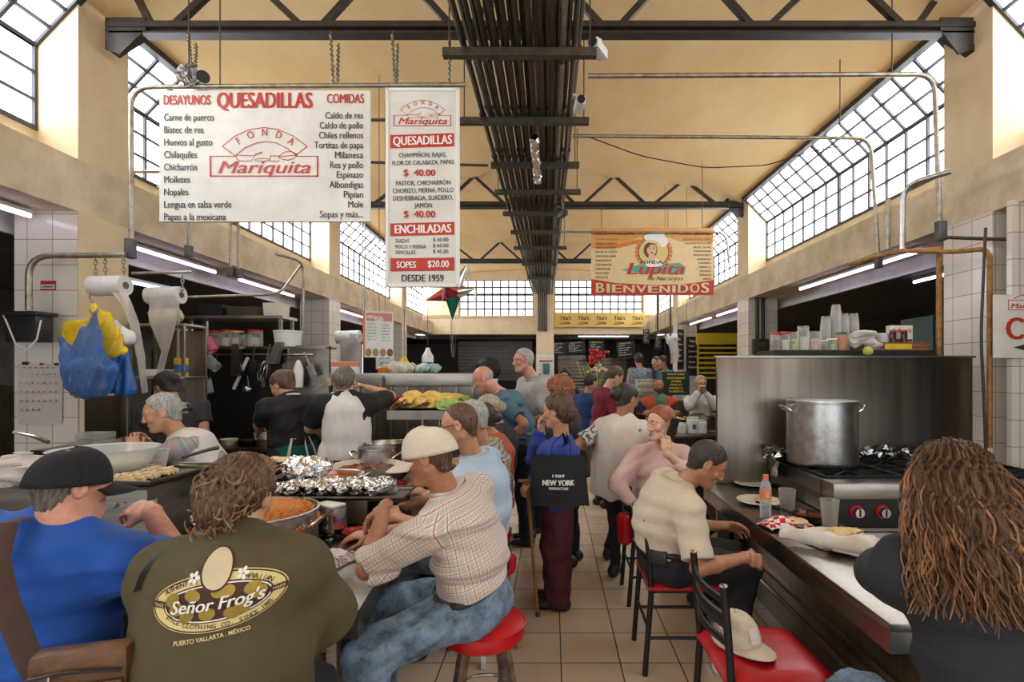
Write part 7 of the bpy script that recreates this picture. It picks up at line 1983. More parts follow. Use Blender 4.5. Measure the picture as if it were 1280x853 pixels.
# ---- ribbed steel back counter
root = thing('ribbed_back_wall', 'low ribbed steel wall closing the back of the left stall', 'steel partition', (-1.4, 5.5, 0)); T = Matrix.Translation(Vector(root.location)).inverted()
mb = MB(); mb.X = T; mb.box((-2.30, 5.48, 0), (-.67, 5.54, 1.50), m_steel_dark); mb.build('panel', root)
mb = MB(); mb.X = T; mb.box((-2.30, 5.38, 1.47), (-.66, 5.75, 1.605), m_cabinet, .006); mb.build('top_rail', root)
for k in range(9): mb = MB(); mb.X = T; x = -2.2 + .17 * k; mb.box((x, 5.455, .2), (x + .02, 5.48, 1.47), m_steel); mb.build('rib', root)
b = MB(); b.tube([at(478, 470, 5.36), at(470, 512, 5.2)], .012, m_steel, 8); one(b, 'steel_paddle', 'long steel paddle leaning on the ribbed wall', 'paddle')
ZT = 1.606
for px, w, h, m, lb, sd in ((500, .17, .07, m_film, 'clear bag of napkins on the ribbed steel wall, left of the green printed pack', 3), (535, .16, .065, m_film, 'green printed pack of napkins on the ribbed steel wall', 5)):
    c = at(px, 0, 5.55); lump('napkin_pack', lb, 'pack', (c[0], 5.58, ZT + h * .7), (w, .10, h), m if sd == 3 else mat('green_film', (.45, .52, .44), .4, var=.5, vscale=30, col2=(.12, .30, .2)), sd, .012, .008, 22, ZT)
r_ = thing('small_carton', 'orange and white carton on the left end of the ribbed steel wall', 'carton', (at(432, 0, 5.55)[0], 5.56, ZT), .2); b = MB(); b.box((-.13, -.07, 0), (.13, .07, .12), m_signw, .004); b.build('box_body', r_); b = MB(); b.box((-.132, -.072, .07), (.132, .072, .118), m_oran2, .003); b.build('printed_band', r_)
r_ = thing('amber_jar', 'small amber jar on the ribbed steel wall', 'jar', (at(480, 0, 5.5)[0], 5.46, ZT)); b = MB(); b.lathe([(.05, 0), (.055, .05), (.04, .065), (0, .065)], mat('amber', (.50, .16, .02), .15), n=20); b.build('jar_body', r_)

# ---- utensil wall of the left stall
root = thing('utensil_panel', 'tall sooty steel panel hung with utensils behind the cooks', 'steel panel', (-3.0, 5.56, 0)); T = Matrix.Translation(Vector(root.location)).inverted()
mb = MB(); mb.X = T; mb.box((-3.95, 5.52, 0), (-2.85, 5.58, 1.88), m_black); mb.box((-2.85, 5.52, 0), (-2.36, 5.58, 1.90), m_steel); mb.build('panel', root)  # black left part stands in for shade on the steel; right part is lit
mb = MB(); mb.X = T; mb.tube([(-3.6, 5.47, 1.80), (-2.5, 5.47, 1.80)], .010, m_steel, 8); mb.build('hanging_rail', root); mb = MB(); mb.X = T; mb.box((-3.95, 5.44, 1.86), (-2.36, 5.72, 1.885), m_steel); mb.build('ledge', root)
root = thing('back_stove', 'black stove along the utensil panel', 'stove', (-3.0, 5.2, 0)); b = MB(); b.box((-.95, -.28, 0), (.62, .30, .86), m_black, .006); b.build('body', root); b = MB(); b.box((-.97, -.31, .86), (.64, .30, .90), m_steel_dark, .006); b.build('top', root)
m_wood = mat('pale_wood', (.50, .36, .20), .6, var=.3, vscale=20, stretch=(1, 1, .2)); m_pinkp = mat('pink_plastic', (.62, .14, .25), .4)
def utensil(px0, py0, px1, py1, kind, lb, Y=5.42):
    a, e = at(px0, py0, Y), at(px1, py1, Y); b = MB(); d = (e - a).normalized()
    if kind == 'ladle': b.tube([a, e], .007, m_steel_bright, 6); b.ball(e + Vector((0, -.02, 0)), (.05, .05, .04), m_steel_bright, 16, 8)
    elif kind == 'spatula': b.tube([a, a.lerp(e, .6)], .007, m_steel_bright, 6); b.beam(a.lerp(e, .55), e, .075, .006, m_steel_bright, (0, 1, 0))
    elif kind == 'strip': b.beam(a, e, .03, .012, m_white_plastic, (0, 1, 0))
    elif kind == 'spoon': b.tube([a, a.lerp(e, .75)], .007, m_wood, 6); b.ball(e, (.03, .012, .045), m_wood, 12, 8)
    elif kind == 'knife': b.beam(a, a.lerp(e, .35), .022, .016, m_black_plastic, (0, 1, 0)); b.beam(a.lerp(e, .35), e, .04, .004, m_steel_bright, (0, 1, 0))
    elif kind == 'whisk':
        b.tube([a, a.lerp(e, .45)], .009, m_steel_bright, 6); s0 = a.lerp(e, .45); L = (e - s0).length; n_ = d.orthogonal().normalized(); n2 = d.cross(n_)
        for k in range(5):
            q = n_ * math.cos(k * .63) + n2 * math.sin(k * .63); b.tube([s0 + d * L * (.5 - .5 * math.cos(t)) * 1.0 + q * .055 * math.sin(t) * (1 if t < math.pi else 1) for t in np.linspace(0, math.pi, 9)] + [s0 + d * L * (.5 - .5 * math.cos(t)) - q * .055 * math.sin(t) for t in np.linspace(math.pi, 0, 9)], .003, m_steel_bright, 5)
    elif kind == 'grater': b.hexa([a + Vector((sx, sy, 0)) for sx, sy in ((-.035, -.03), (.035, -.03), (.035, .03), (-.035, .03))] + [e + Vector((sx * 1.6, sy * 1.4, 0)) for sx, sy in ((-.035, -.03), (.035, -.03), (.035, .03), (-.035, .03))], m_steel)
    nm = {'ladle': 'ladle', 'spatula': 'spatula', 'strip': 'plastic_scraper', 'spoon': 'wooden_spoon', 'knife': 'kitchen_knife', 'whisk': 'whisk', 'grater': 'box_grater'}[kind]
    return one(b, nm, lb, nm.replace('_', ' '))
utensil(310, 447, 292, 487, 'strip', 'white plastic scraper hanging slanted on the utensil panel'); utensil(296, 430, 298, 470, 'grater', 'steel grater hanging left of the white scraper'); utensil(318, 430, 315, 466, 'spatula', 'steel spatula hanging right of the white scraper')
utensil(338, 430, 326, 478, 'whisk', 'wire whisk hanging above the black T-shirt cook'); utensil(350, 428, 340, 455, 'grater', 'small tin grater at the top of the utensil panel'); utensil(322, 455, 330, 484, 'knife', 'knife with dark handle hanging low on the utensil panel'); utensil(309, 470, 311, 487, 'ladle', 'dark ladle low on the utensil panel')
utensil(360, 435, 361, 470, 'ladle', 'ladle hanging on the bright right half of the panel'); utensil(380, 440, 392, 470, 'spatula', 'spatula hanging at the right end of the bright panel'); utensil(330, 462, 345, 440, 'spoon', 'wooden spoon tilted among the utensils'); utensil(392, 488, 410, 478, 'spoon', 'wooden spoon by the white apron cook', 5.0)
b = MB(); c = at(373, 465, 5.40); b.lathe([(.045, -.16), (.05, .03), (.03, .09), (.015, .12), (0, .12)], m_white_plastic, c, 20); one(b, 'squeeze_bottle', 'white squeeze bottle hanging on the bright steel panel', 'bottle')
# jars and bucket on the ledge
def jar(px, w, h, lid, lb, Y=5.58, z=1.886, body=m_clear, fill=None, name='jar', cat='jar', group=None):
    c = at(px, 0, Y); r_ = thing(name, lb, cat, (c[0], Y, z), 0, group); b = MB(); b.lathe([(0, 0), (w, 0), (w * 1.02, .01), (w * 1.02, h * .8), (w * .85, h * .88), (w * .85, h * .92)], body, n=24); b.build('jar_body', r_)
    if fill: b = MB(); b.lathe([(0, .006), (w * .94, .006), (w * .94, h * .55), (0, h * .58)], fill, n=20); b.build('contents', r_)
    if lid: b = MB(); b.lathe([(0, h), (w * .95, h), (w * .98, h * .98), (w * .98, h * .87), (0, h * .87)], lid, n=24); b.build('lid', r_)
    return r_
jar(271, .075, .17, m_redp, 'clear jar with red lid at the left end of the row on the ledge', fill=m_soup); jar(284, .075, .18, m_redp, 'clear jar with red lid, second from the left on the ledge', fill=m_cheese); jar(296, .07, .17, m_yelp, 'clear jar with a yellow lid on the utensil ledge', fill=m_cheese)
jar(307, .06, .15, m_black_plastic, 'clear jar with a dark lid on the utensil ledge', fill=m_stew); jar(319, .075, .18, m_redp, 'clear jar with red lid nearest the white bucket', fill=m_cheese)
bk = thing('white_bucket', 'white plastic bucket at the right end of the utensil ledge', 'bucket', (at(360, 0, 5.58)[0], 5.58, 1.886)); b = MB(); b.lathe([(0, 0), (.125, 0), (.14, .15), (.146, .155), (.146, .17), (0, .172)], m_white_plastic, n=32); b.build('bucket_body', bk)
# high shelf with odds and ends
sh = thing('high_shelf', 'dark steel shelf above the row of jars', 'shelf', (at(305, 0, 5.6)[0], 5.6, 1.886)); b = MB(); b.box((-.52, -.17, .29), (.50, .15, .32), m_steel); b.build('shelf_board', sh)
for x in (-.48, .46):
    for y in (-.13, .11): b = MB(); b.box((x - .015, y - .015, 0), (x + .015, y + .015, .29), m_steel); b.build('post', sh)
for dx, w, h, m, lb in ((-.30, .14, .12, m_black_plastic, 'black crate on the high shelf, left'), (.05, .18, .10, m_sup, 'dark crate on the middle of the high shelf'), (.35, .09, .14, m_cream_p, 'cream tub on the right end of the high shelf')):
    b = MB(); b.hexa([(sx * w * .9, sy * .1, 0) for sx, sy in ((-1, -1), (1, -1), (1, 1), (-1, 1))] + [(sx * w, sy * .11, h) for sx, sy in ((-1, -1), (1, -1), (1, 1), (-1, 1))], m); o = b.build('crate', origin=(0, 0, 0)); o.location = (sh.location[0] + dx, 5.6, 2.207); tag(o, lb, 'crate')
# cups hung in stacks left of the panel
for px, py, m, lb, tilt in ((233, 430, m_clear, 'tall stack of clear cups hanging left of the utensil panel', .42), (262, 432, m_pinkp, 'pink plastic cup hanging by the clear cups', .6), (265, 455, m_clear, 'large clear cup hanging low by the pink cup', .9), (258, 484, m_clear, 'clear tumblers hanging lowest by the utensil panel', .3)):
    c = at(px, py, 5.3); b = MB(); b.at(c, (0, -tilt, 0))
    for k in range(6 if 'stack' in lb else 1): b.lathe([(.05, -.07 + .05 * k), (.062, .07 + .05 * k), (.066, .072 + .05 * k)], m, (0, 0, -.12 if 'stack' in lb else 0), 20, close=False)
    b.X = Matrix.Identity(4); b.cyl(c, (c[0], 5.5, 1.87), .003, m_sup, 5); one(b, 'plastic_cup', lb, 'cup')
for px, py, r, h, m, lb in ((324, 540, .055, .12, m_white_plastic, 'stack of white foam cups on the back stove'), (312, 548, .12, .05, m_enamel, 'dark frying pan on the back stove'), (285, 550, .08, .06, m_cream_p, 'cream bowl on the left of the back stove'), (334, 556, .14, .07, m_steel, 'steel pan in front of the black T-shirt cook')):
    c = at(px, py, 5.1); r_ = thing('kitchen_vessel', lb, 'cookware', (c[0], 5.12, .902)); b = MB(); b.lathe([(0, 0), (r * .85, 0), (r, h), (r * 1.04, h), (r * .96, h - .005), (r * .8, .01), (0, .01)], m, n=28); b.build('vessel', r_)
# ---- side shelf with packages
sh = thing('side_shelf', 'two-level steel shelf between the first column and the utensil panel', 'shelf', (-3.42, 4.70, 0)); m_sh = m_steel
for z in (1.57, 2.03): b = MB(); b.box((-.27, -.16, z - .012), (.22, .16, z + .012), m_sh, .003); b.build('shelf_board', sh)
b = MB(); b.box((-.26, .15, 1.0), (.21, .165, 2.0), m_steel_dark); b.build('back_panel', sh)
for x in (-.26, .205): b = MB(); b.box((x - .012, -.155, 0), (x + .012, -.131, 2.03), m_sh); b.build('post', sh); b = MB(); b.box((x - .012, .131, 0), (x + .012, .149, 2.03), m_sh); b.build('post', sh)
lump('wrapped_package', 'yellow film-wrapped package on top of the side shelf', 'package', (-3.45, 4.67, 2.11), (.15, .10, .075), mat('yellow_film', (.66, .54, .16), .35, var=.4, vscale=14, col2=(.72, .66, .45)), 6, .010, .007, 20, 2.043)
b = MB(); b.lathe([(0, 0), (.055, 0), (.055, .16), (0, .16)], m_yelp, n=24); b.lathe([(.0555, .03), (.0555, .10)], m_blue_p, n=24, close=False); o = b.build('tin_can', origin=(0, 0, 0)); o.location = (-3.30, 4.65, 1.583); tag(o, 'yellow and blue tin on the lower level of the side shelf', 'tin')
b = MB(); b.box((-.09, -.08, 0), (.09, .08, .06), m_signw, .004); o = b.build('paper_stack', origin=(0, 0, 0)); o.location = (-3.53, 4.68, 1.583); tag(o, 'stack of white paper on the lower level of the side shelf', 'paper stack')
b = MB(); b.box((0, 0, 0), (.02, .42, .36), m_steel_dark); b.box((-.0, -.012, -.01), (.03, 0, .37), m_cream_p); o = b.build('column_cladding', origin=(0, 0, 0)); o.location = (-3.715, 4.12, 1.06); tag(o, 'grey steel panel on the aisle side of the first tiled column', 'panel')
for k, (dx, z) in enumerate(((0, 1.06), (.0, 1.115))):
    b = MB(); b.box((-.10, -.07, 0), (.10, .07, .05), m_clear, .01); o = b.build('food_box', origin=(0, 0, 0)); o.location = (-3.45, 3.95, z + .0); tag(o, 'clear food box by the first column, %s of the stack' % ('bottom' if k == 0 else 'top'), 'food box')
b = MB(); b.box((-3.75, 3.75, 0), (-3.3, 4.06, 1.055), m_steel_dark, .005); one(b, 'side_counter', 'low steel counter in front of the first tiled column', 'counter')
# ---- plastic bags on a hook, paper rolls
m_bagb = film('blue_bag_film', (.10, .26, .66), .70, .25); m_bagy = mat('yellow_bag', (.78, .54, .03), .4, var=.2, vscale=10, col2=(.60, .36, .01)); m_bagw = mat('white_bag', (.72, .70, .68), .45, var=.2); m_bagd = mat('deep_blue_bag', (.02, .11, .36), .4, var=.3)
def sack(name, label, m, prims, seed, amp=.012, res=.007):
    A = np.array([p for a, b_, *_ in prims for p in (a, b_)]); g = Grid(A.min(0) - .2, A.max(0) + .2, res)
    for a, b_, ra, rb in prims: g.cone(a, b_, ra, rb, .03, (1, 0, 0))
    g.displace(folds(amp, 20, seed, (1, 1, .45))); V, F = g.mesh(); o0 = np.array(((V[:, 0].min() + V[:, 0].max()) / 2, (V[:, 1].min() + V[:, 1].max()) / 2, V[:, 2].min()))
    me = _np_mesh(name, V - o0, F); me.materials.append(m); o = bpy.data.objects.new(name, me); COL.objects.link(o); o.location = o0; return tag(o, label, 'bag')
BY = 3.62
o = sack('carrier_bag', 'blue see-through carrier bag of food hanging by the first column', m_bagb, [(at(112, 462, BY), at(110, 480, BY), (.155, .10), (.145, .10)), (at(113, 415, BY), at(112, 462, BY), (.05, .03), (.15, .09)), (at(119, 390, BY), at(113, 418, BY), .012, .04), (at(74, 420, BY), at(84, 446, BY), .008, .04), (at(84, 446, BY), at(98, 465, BY), .035, .08)], 5)
lump('wrapped_food', 'dark purple and brown food seen inside the blue carrier bag', 'food', tuple(at(105, 474, BY)), (.12, .06, .10), mat('bag_contents', (.16, .05, .10), .6, var=.8, vscale=9, col2=(.28, .17, .06)), 3, .02)
BZ = BY + .16
sack('carrier_bag', 'bright yellow folded carrier bags hanging behind the blue bag', m_bagy, [(at(100, 404, BZ), at(105, 440, BZ), (.10, .03), (.13, .04)), (at(128, 395, BZ), at(140, 442, BZ), (.07, .035), (.10, .04)), (at(118, 385, BZ), at(126, 400, BZ), .03, .07)], 9, .014)
sack('carrier_bag', 'white carrier bag hanging right of the yellow bags', m_bagw, [(at(146, 405, BZ + .05), at(156, 425, BZ + .05), (.04, .03), (.075, .05))], 12, .018)
sack('carrier_bag', 'deep blue carrier bags hanging below the yellow ones', m_bagd, [(at(145, 440, BZ + .02), at(146, 488, BZ + .02), (.09, .04), (.12, .04))], 15, .014)
b = MB(); b.tube([at(112, 355, 3.9), at(112, 372, 3.85), at(122, 386, BZ - .02), at(118, 395, BY), at(112, 388, BY)], .006, m_pipe, 6); one(b, 'wire_hook', 'wire hook under the pipe elbow holding the carrier bags', 'hook')
def roll(px0, px1, py, Y, r, lb, fl, m=m_bagw):
    a, e = at(px0, py, Y), at(px1, py - 1, Y); t_ = thing('bag_roll', lb, 'roll', (a + e) / 2); T = Matrix.Translation(Vector(t_.location)).inverted()
    b = MB(); b.X = T; b.cyl(a, e, r, m, 28); b.build('roll_body', t_); b = MB(); b.X = T; b.cyl(e - Vector((.004, 0, 0)), e + Vector((.004, 0, 0)), r * .36, m_brown, 16); b.build('core', t_)
    b = MB(); b.X = T; P = [Vector(q) for q in fl]
    n_ = len(P) // 2
    def f(u, v):
        j = min(n_ - 2, int(v * (n_ - 1))); w = v * (n_ - 1) - j; l = P[2 * j].lerp(P[2 * j + 2], w); r2 = P[2 * j + 1].lerp(P[2 * j + 3], w); q = l.lerp(r2, u); return q + Vector((0, .012 * math.sin(7 * u + 5 * v) - .0, 0))
    b.grid(f, 8, 20, m_film); b.build('hanging_film', t_); return t_
Y_ = 3.93
roll(116, 157, 358, Y_, .075, 'white roll of plastic bags hanging under the pipe elbow, strip trailing down', [at(140, 366, Y_ - .07), at(157, 366, Y_ - .07), at(150, 380, Y_ - .08), at(163, 378, Y_ - .08), at(162, 410, Y_ - .06), at(174, 404, Y_ - .06), at(172, 450, Y_ - .05), at(183, 445, Y_ - .05), at(179, 492, Y_), at(186, 490, Y_)])
Y_ = 4.55
roll(186, 227, 370, Y_, .075, 'second white roll of plastic bags further right, film hanging in a wedge', [at(187, 364, Y_ - .07), at(224, 376, Y_ - .07), at(184, 400, Y_ - .08), at(220, 402, Y_ - .08), at(202, 440, Y_ - .07), at(214, 432, Y_ - .07), at(196, 468, Y_ - .06), at(205, 466, Y_ - .06)])
chain(at(228, 345, 4.55), at(228, 368, 4.55), 'short chain at the end of the second bag roll')
b = MB(); b.tube([at(165, 342, 4.58), at(240, 340, 4.7)], .014, m_pipe, 8); one(b, 'roll_rail', 'thin rail holding the second bag roll', 'rail')
b = MB(); b.tube([at(223, 385, 4.62), at(222, 482, 4.62)], .012, m_steel, 8); one(b, 'steel_rod', 'upright steel rod right of the side shelf', 'rod')
roll(421, 450, 422, 6.9, .085, 'white paper roll hanging at the left beyond the white apron cook', [at(424, 416, 6.82), at(452, 418, 6.82), at(424, 440, 6.84), at(450, 440, 6.84), at(423, 462, 6.86), at(449, 462, 6.86)])
# ---- calendar, sticker, black box on the first column
YF = 4.085
root = thing('wall_calendar', 'paper wall calendar with black and red dates on the tiled column', 'calendar', at(50, 530, YF)); c = Vector(root.location); kx = YF / FPX
b = MB(); b.grid(lambda u, v: ((22 + 56 * u - 50) * kx, -.002 - .006 * (1 - v) * math.sin(3 * u), (530 - (530 - 75 * v)) * kx), 12, 8, mat('calendar_paper', (.66, .60, .56), .7, var=.15, vscale=12)); b.build('sheet', root)
p = PX(lambda u, v, d=0.0: ((u - 50) * kx, -.010 - d, (530 - v) * kx))
p.rect(29, 452.5, 37, 456.5, m_sblack); p.rect(51, 454, 55, 457, m_sred); p.rect(69, 454, 75, 457, m_sblack)
for j in range(6): p.rect(30 + 7.3 * j, 459.5, 33.5 + 7.3 * j, 460.3, m_sblack)
n_ = 0
for rw in range(5):
    for cl in range(7):
        v = rw * 7 + cl - 1
        if v < 1 or v > 30: continue
        p.t(str(v), 27.5 + 7.2 * cl, 469 + 11.2 * rw, 2.6, m_sred if cl == 0 or v in (17, 18) else m_sblack, bold=.03)
        p.rect(31 + 7.2 * cl, 468.6 + 11.2 * rw, 33 + 7.2 * cl, 469 + 11.2 * rw, m_sblack)
for rw in range(6): p.rect(26, 471 + 11 * rw, 77, 471.25 + 11 * rw, mat('calendar_rule', (.45, .40, .38), .7))
p.done(root)
b = MB(); b.box((-.06, 0, 0), (.06, .004, .075), m_sred); o = b.build('sticker', origin=(0, 0, 0)); o.location = at(60, 363, YF + .01); tag(o, 'small red and white sticker on the tiled column', 'sticker'); b = MB(); pp = PX(lambda u, v, d=0.0: (u, -.001 - d, -v)); pp.rect(-.055, -.045, .055, -.012, m_swhite); pp.t('CERRADO', -.05, -.020, .018, m_sblack, w=.10, bold=.04); pp.done(o)
bx = thing('electric_box', 'black electric box with loose cables at the left edge of the column', 'box', at(36, 428, 3.9)); b = MB(); b.box((-.12, -.06, 0), (.11, .08, .20), m_black_plastic, .01); b.box((-.14, -.08, .195), (.13, .10, .225), m_black_plastic, .006); b.build('case', bx)
b = MB(); b.tube([(-.2, 0, .22), (-.1, -.07, .16), (-.02, -.075, -.02), (.06, -.07, -.06), (.12, -.06, .02), (.13, -.04, .16)], .006, m_white_plastic, 6); b.build('cable', bx)

# ---- right counter: plates, bottle, tumblers, bread
def plate(px, py, r, lb, food=None):
    c = rest(px, py, .75); r_ = thing('dinner_plate', lb, 'plate', c); b = MB(); b.lathe([(0, 0), (r * .6, 0), (r * .7, .006), (r, .020), (r * .985, .024), (r * .68, .011), (0, .009)], m_china, n=44); b.build('plate_body', r_); return r_, c
plate(941, 607, .135, 'empty white plate furthest along the right counter'); _, c = plate(949, 629, .145, 'white plate with food scraps behind the water bottle')
lump('food_scraps', 'beige food scraps on the plate behind the water bottle', 'food', (c[0] + .06, c[1] + .01, .775), (.055, .04, .018), m_masa_pale, 5, .012, .004, 60, .761)
_, c = plate(1046, 677, .175, 'large white plate with a torn tortilla by the bread bag')
o = half_moon(.12, .004, m_masa_pale, 13, .012).build('torn_tortilla', origin=(0, 0, 0)); o.location = (c[0] + .05, c[1] - .03, .79); o.rotation_euler = (0.05, 0, .5); tag(o, 'folded torn tortilla on the large white plate', 'tortilla')
wb = thing('water_bottle', 'clear water bottle with an orange cap and label on the right counter', 'bottle', rest(957, 648, .75)); b = MB(); b.lathe([(0, 0), (.03, 0), (.033, .006), (.031, .04), (.033, .08), (.0315, .12), (.033, .17), (.028, .20), (.016, .225), (.0135, .235)], m_water, n=28, close=False); b.build('bottle_body', wb)
b = MB(); b.lathe([(.0335, .115), (.0335, .175)], mat('label_orange', (.72, .24, .10), .4), n=28, close=False); b.add([(.012 * x, -.0345, .145 + .014 * z) for x, z in ((-.6, -1), (.5, -1), (.5, 1), (-.6, 1))], [(0, 1, 2, 3)], m_swhite); b.add([(.005 * x, -.0349, .145 + .012 * z) for x, z in ((-.6, -1), (.5, -1), (.5, 1), (-.6, 1))], [(0, 1, 2, 3)], m_sred); b.build('label', wb); b = MB(); b.lathe([(.0165, .228), (.0165, .258), (0, .258)], mat('cap_orange', (.72, .20, .06), .4), n=20); b.build('cap', wb)
for px, py, lb in ((984, 646, 'frosted clear tumbler beside the water bottle'), (1037, 662, 'frosted clear tumbler in front of the range knobs')):
    g_ = thing('tumbler', lb, 'glass', rest(px, py, .75)); b = MB(); b.lathe([(0, .004), (.036, .004), (.049, .160), (.050, .165), (.046, .160), (.034, .012), (0, .012)], m_glass_rough, n=32); b.build('tumbler_body', g_)
sk_ = pan('skillet', 'small black skillet of fried meat between the two tumblers', rest(1012, 652, .75), .095, .045, m_enamel, .9, m_stew, two=False, long=2.6, amp=.009)
m_ging = cloth_mat('gingham_napkin', (.74, .68, .62), .85)
def gingham(m):
    nt = m.node_tree; L = nt.links.new; bsdf = nt.nodes['Principled BSDF']; tc = nd(nt, 'ShaderNodeTexCoord'); ck_ = nd(nt, 'ShaderNodeTexChecker'); ck_.inputs['Scale'].default_value = 34; ck_.inputs['Color1'].default_value = (.50, .015, .02, 1); ck_.inputs['Color2'].default_value = (.74, .68, .62, 1); mp = nd(nt, 'ShaderNodeMapping'); mp.inputs['Scale'].default_value = (1, 1, .001); mp.inputs['Rotation'].default_value = (0, 0, .5); L(tc.outputs['Object'], mp.inputs[0]); L(mp.outputs[0], ck_.inputs['Vector']); L(ck_.outputs['Color'], bsdf.inputs['Base Color'])
gingham(m_ging)
nk = thing('gingham_napkin', 'red and white checked napkin folded round tortillas', 'napkin', rest(980, 659, .75), .25); b = MB(); b.grid(lambda u, v: ((u - .5) * .27, (v - .5) * .15, .012 + .042 * math.sin(math.pi * u) ** .6 * math.sin(math.pi * v) ** .6 + .008 * math.sin(13 * u + 4 * v)), 26, 16, m_ging); b.build('cloth', nk, solid=.004)
b = MB(); b.lathe([(0, .028), (.07, .028), (.075, .036), (0, .042)], m_masa_pale, (.045, -.02, .006), 24); b.build('tortilla', nk)
c = rest(1057, 694, .75); sack('bread_bag', 'clear plastic bag of tortillas tied at one end on the right counter', m_film, [((c[0] - .06, c[1] + .05, .795), (c[0] + .08, c[1] - .05, .80), (.06, .045), (.07, .05)), ((c[0] - .16, c[1] + .14, .80), (c[0] - .07, c[1] + .06, .80), (.035, .03), (.05, .04)), ((c[0] - .21, c[1] + .17, .83), (c[0] - .15, c[1] + .13, .80), (.05, .02), (.02, .018))], 7, .009, .005)
sack('tortilla_stack', 'soft pale tortillas seen inside the clear bag', m_masa_pale, [((c[0] - .04, c[1] + .035, .79), (c[0] + .07, c[1] - .045, .792), (.045, .030), (.052, .036))], 8, .006, .006)
hp_ = Vector(at(1094, 712, 1.93)); b = MB(); a_ = hp_ + Vector((.015, .10, .01)); e_ = a_ + Vector((-.05, .12, -.015)); b.tube([a_, a_.lerp(e_, .6), e_], [.006, .004, .006], m_steel_bright, 8)
for k in range(4): b.tube([e_ + Vector((-.009 + .006 * k, 0, 0)), e_ + Vector((-.022 + .006 * k, .05, -.01))], .0016, m_steel_bright, 5)
one(b, 'dinner_fork', 'steel fork in the hand of the long-haired woman', 'fork')
# cap left on the near chair
cp = thing('baseball_cap', 'cream baseball cap with a small patch lying on the red chair seat', 'cap', (.755, 2.14, .512), math.radians(205))
b = MB(); b.grid(lambda u, v: (.088 * math.cos(v * 1.57) ** .75 * math.cos(6.2832 * u), .105 * math.cos(v * 1.57) ** .75 * math.sin(6.2832 * u), .125 * math.sin(v * 1.57)), 48, 12, m_capc); b.ball((0, 0, .126), .008, m_capc, 10, 6); b.build('crown', cp, solid=.003)
b = MB(); b.grid(lambda u, v: (.086 * math.cos(math.pi / 2 + (u - .5) * 2.3), .103 * math.sin(math.pi / 2 + (u - .5) * 2.3) + v * .085 * max(0, math.cos((u - .5) * 2.55)) ** .7, .010 + .012 * (1 - ((u - .5) * 2) ** 2) - .004 * v), 24, 8, m_capc); b.build('brim', cp, solid=.004)
b = MB(); b.grid(lambda u, v: (-.022 + .044 * u, .112 * math.sqrt(max(0, 1 - ((-.022 + .044 * u) / .09) ** 2)) * math.cos((.32 + .38 * v) * 1.1) + .004, .125 * math.sin((.22 + .34 * v) * 1.5)), 6, 6, m_towel); b.build('patch', cp)
b = MB(); rb = Vector((.50, 3.62, .62)); sack('red_handbag', 'rounded red bag hanging from the back of the chair behind the beige polo', m_red, [((.505, 3.62, .46), (.505, 3.62, .60), (.05, .045), (.055, .05))], 3, .006)

# ---- shelf of jars behind the splash wall
SYR = 4.40; ZS = 1.795
sh = thing('jar_shelf', 'long dark shelf of jars and cups above the splash panel', 'shelf', (at(1055, 0, SYR)[0], SYR, 0)); b = MB(); b.box((-.66, -.17, ZS - .05), (.64, .20, ZS), m_black); b.build('shelf_board', sh)
for x in (-.62, .60): b = MB(); b.box((x - .02, .05, 0), (x + .02, .09, ZS - .05), m_black_steel); b.build('post', sh)
m_garl = mat('garlic', (.74, .68, .58), .6, var=.3, vscale=40); m_herb = mat('green_packets', (.12, .30, .10), .4, var=.7, vscale=30, col2=(.70, .62, .2)); m_pinkb = mat('pink_strips', (.55, .22, .17), .5, var=.6, vscale=30, col2=(.7, .6, .5)); m_bean = mat('beans', (.20, .07, .03), .5, var=.6, vscale=60)
for px, w, h, lid, fl, lb in ((969, .036, .15, m_redp, m_bean, 'jar of brown beans with a red lid, leftmost on the jar shelf'), (981, .036, .155, m_redp, m_garl, 'jar of garlic with a red lid on the jar shelf'), (992, .04, .165, None, m_herb, 'clear jar of green packets on the jar shelf'), (1004, .045, .20, m_clear, m_garl, 'tall clear jar of white packets on the jar shelf'), (1018, .05, .17, None, m_pinkb, 'clear bag-like jar of pink strips on the jar shelf'),
                                  (1029, .035, .085, m_white_plastic, m_bean, 'small tub with white lid, left of the spice bottle'), (1040, .04, .10, m_white_plastic, m_herb, 'wider small tub with white lid next to the spice bottle')):
    jar(px, w, h, lid, lb, SYR - .10, ZS, m_clear, fl)
sp_ = jar(1052, .042, .15, mat('green_cap', (.02, .14, .08), .4), 'spice bottle with a dark green cap in front of the cup stacks', SYR - .10, ZS, mat('paprika', (.44, .20, .12), .5), None)
for px, n_, lb in ((1032, 9, 'leftmost stack of clear plastic cups on the jar shelf'), (1045, 13, 'tallest stack of clear plastic cups on the jar shelf'), (1055, 10, 'stack of clear plastic cups just right of the tallest'), (1067, 10, 'rightmost stack of clear plastic cups on the jar shelf')):
    c = at(px, 0, SYR + .08); t_ = thing('cup_stack', lb, 'cups', (c[0], SYR + .08, ZS)); b = MB()
    for k in range(n_): b.lathe([(.046, .025 * k), (.044, .004 + .025 * k), (.032, .10 + .025 * k), (0, .10 + .025 * k)], m_clear, n=18, close=False)
    b.build('cups', t_)
lump('plastic_bag', 'white translucent bag heaped on the jar shelf before the brown sticks', 'bag', (at(1080, 0, SYR - .08)[0], SYR - .08, ZS + .09), (.11, .07, .07), m_film, 9, .022, .006, 26, ZS + .001)
sk = thing('stick_bundle', 'flat bundle of brown sticks with a yellow label on the jar shelf', 'bundle', (at(1112, 0, SYR - .02)[0], SYR, ZS)); b = MB()
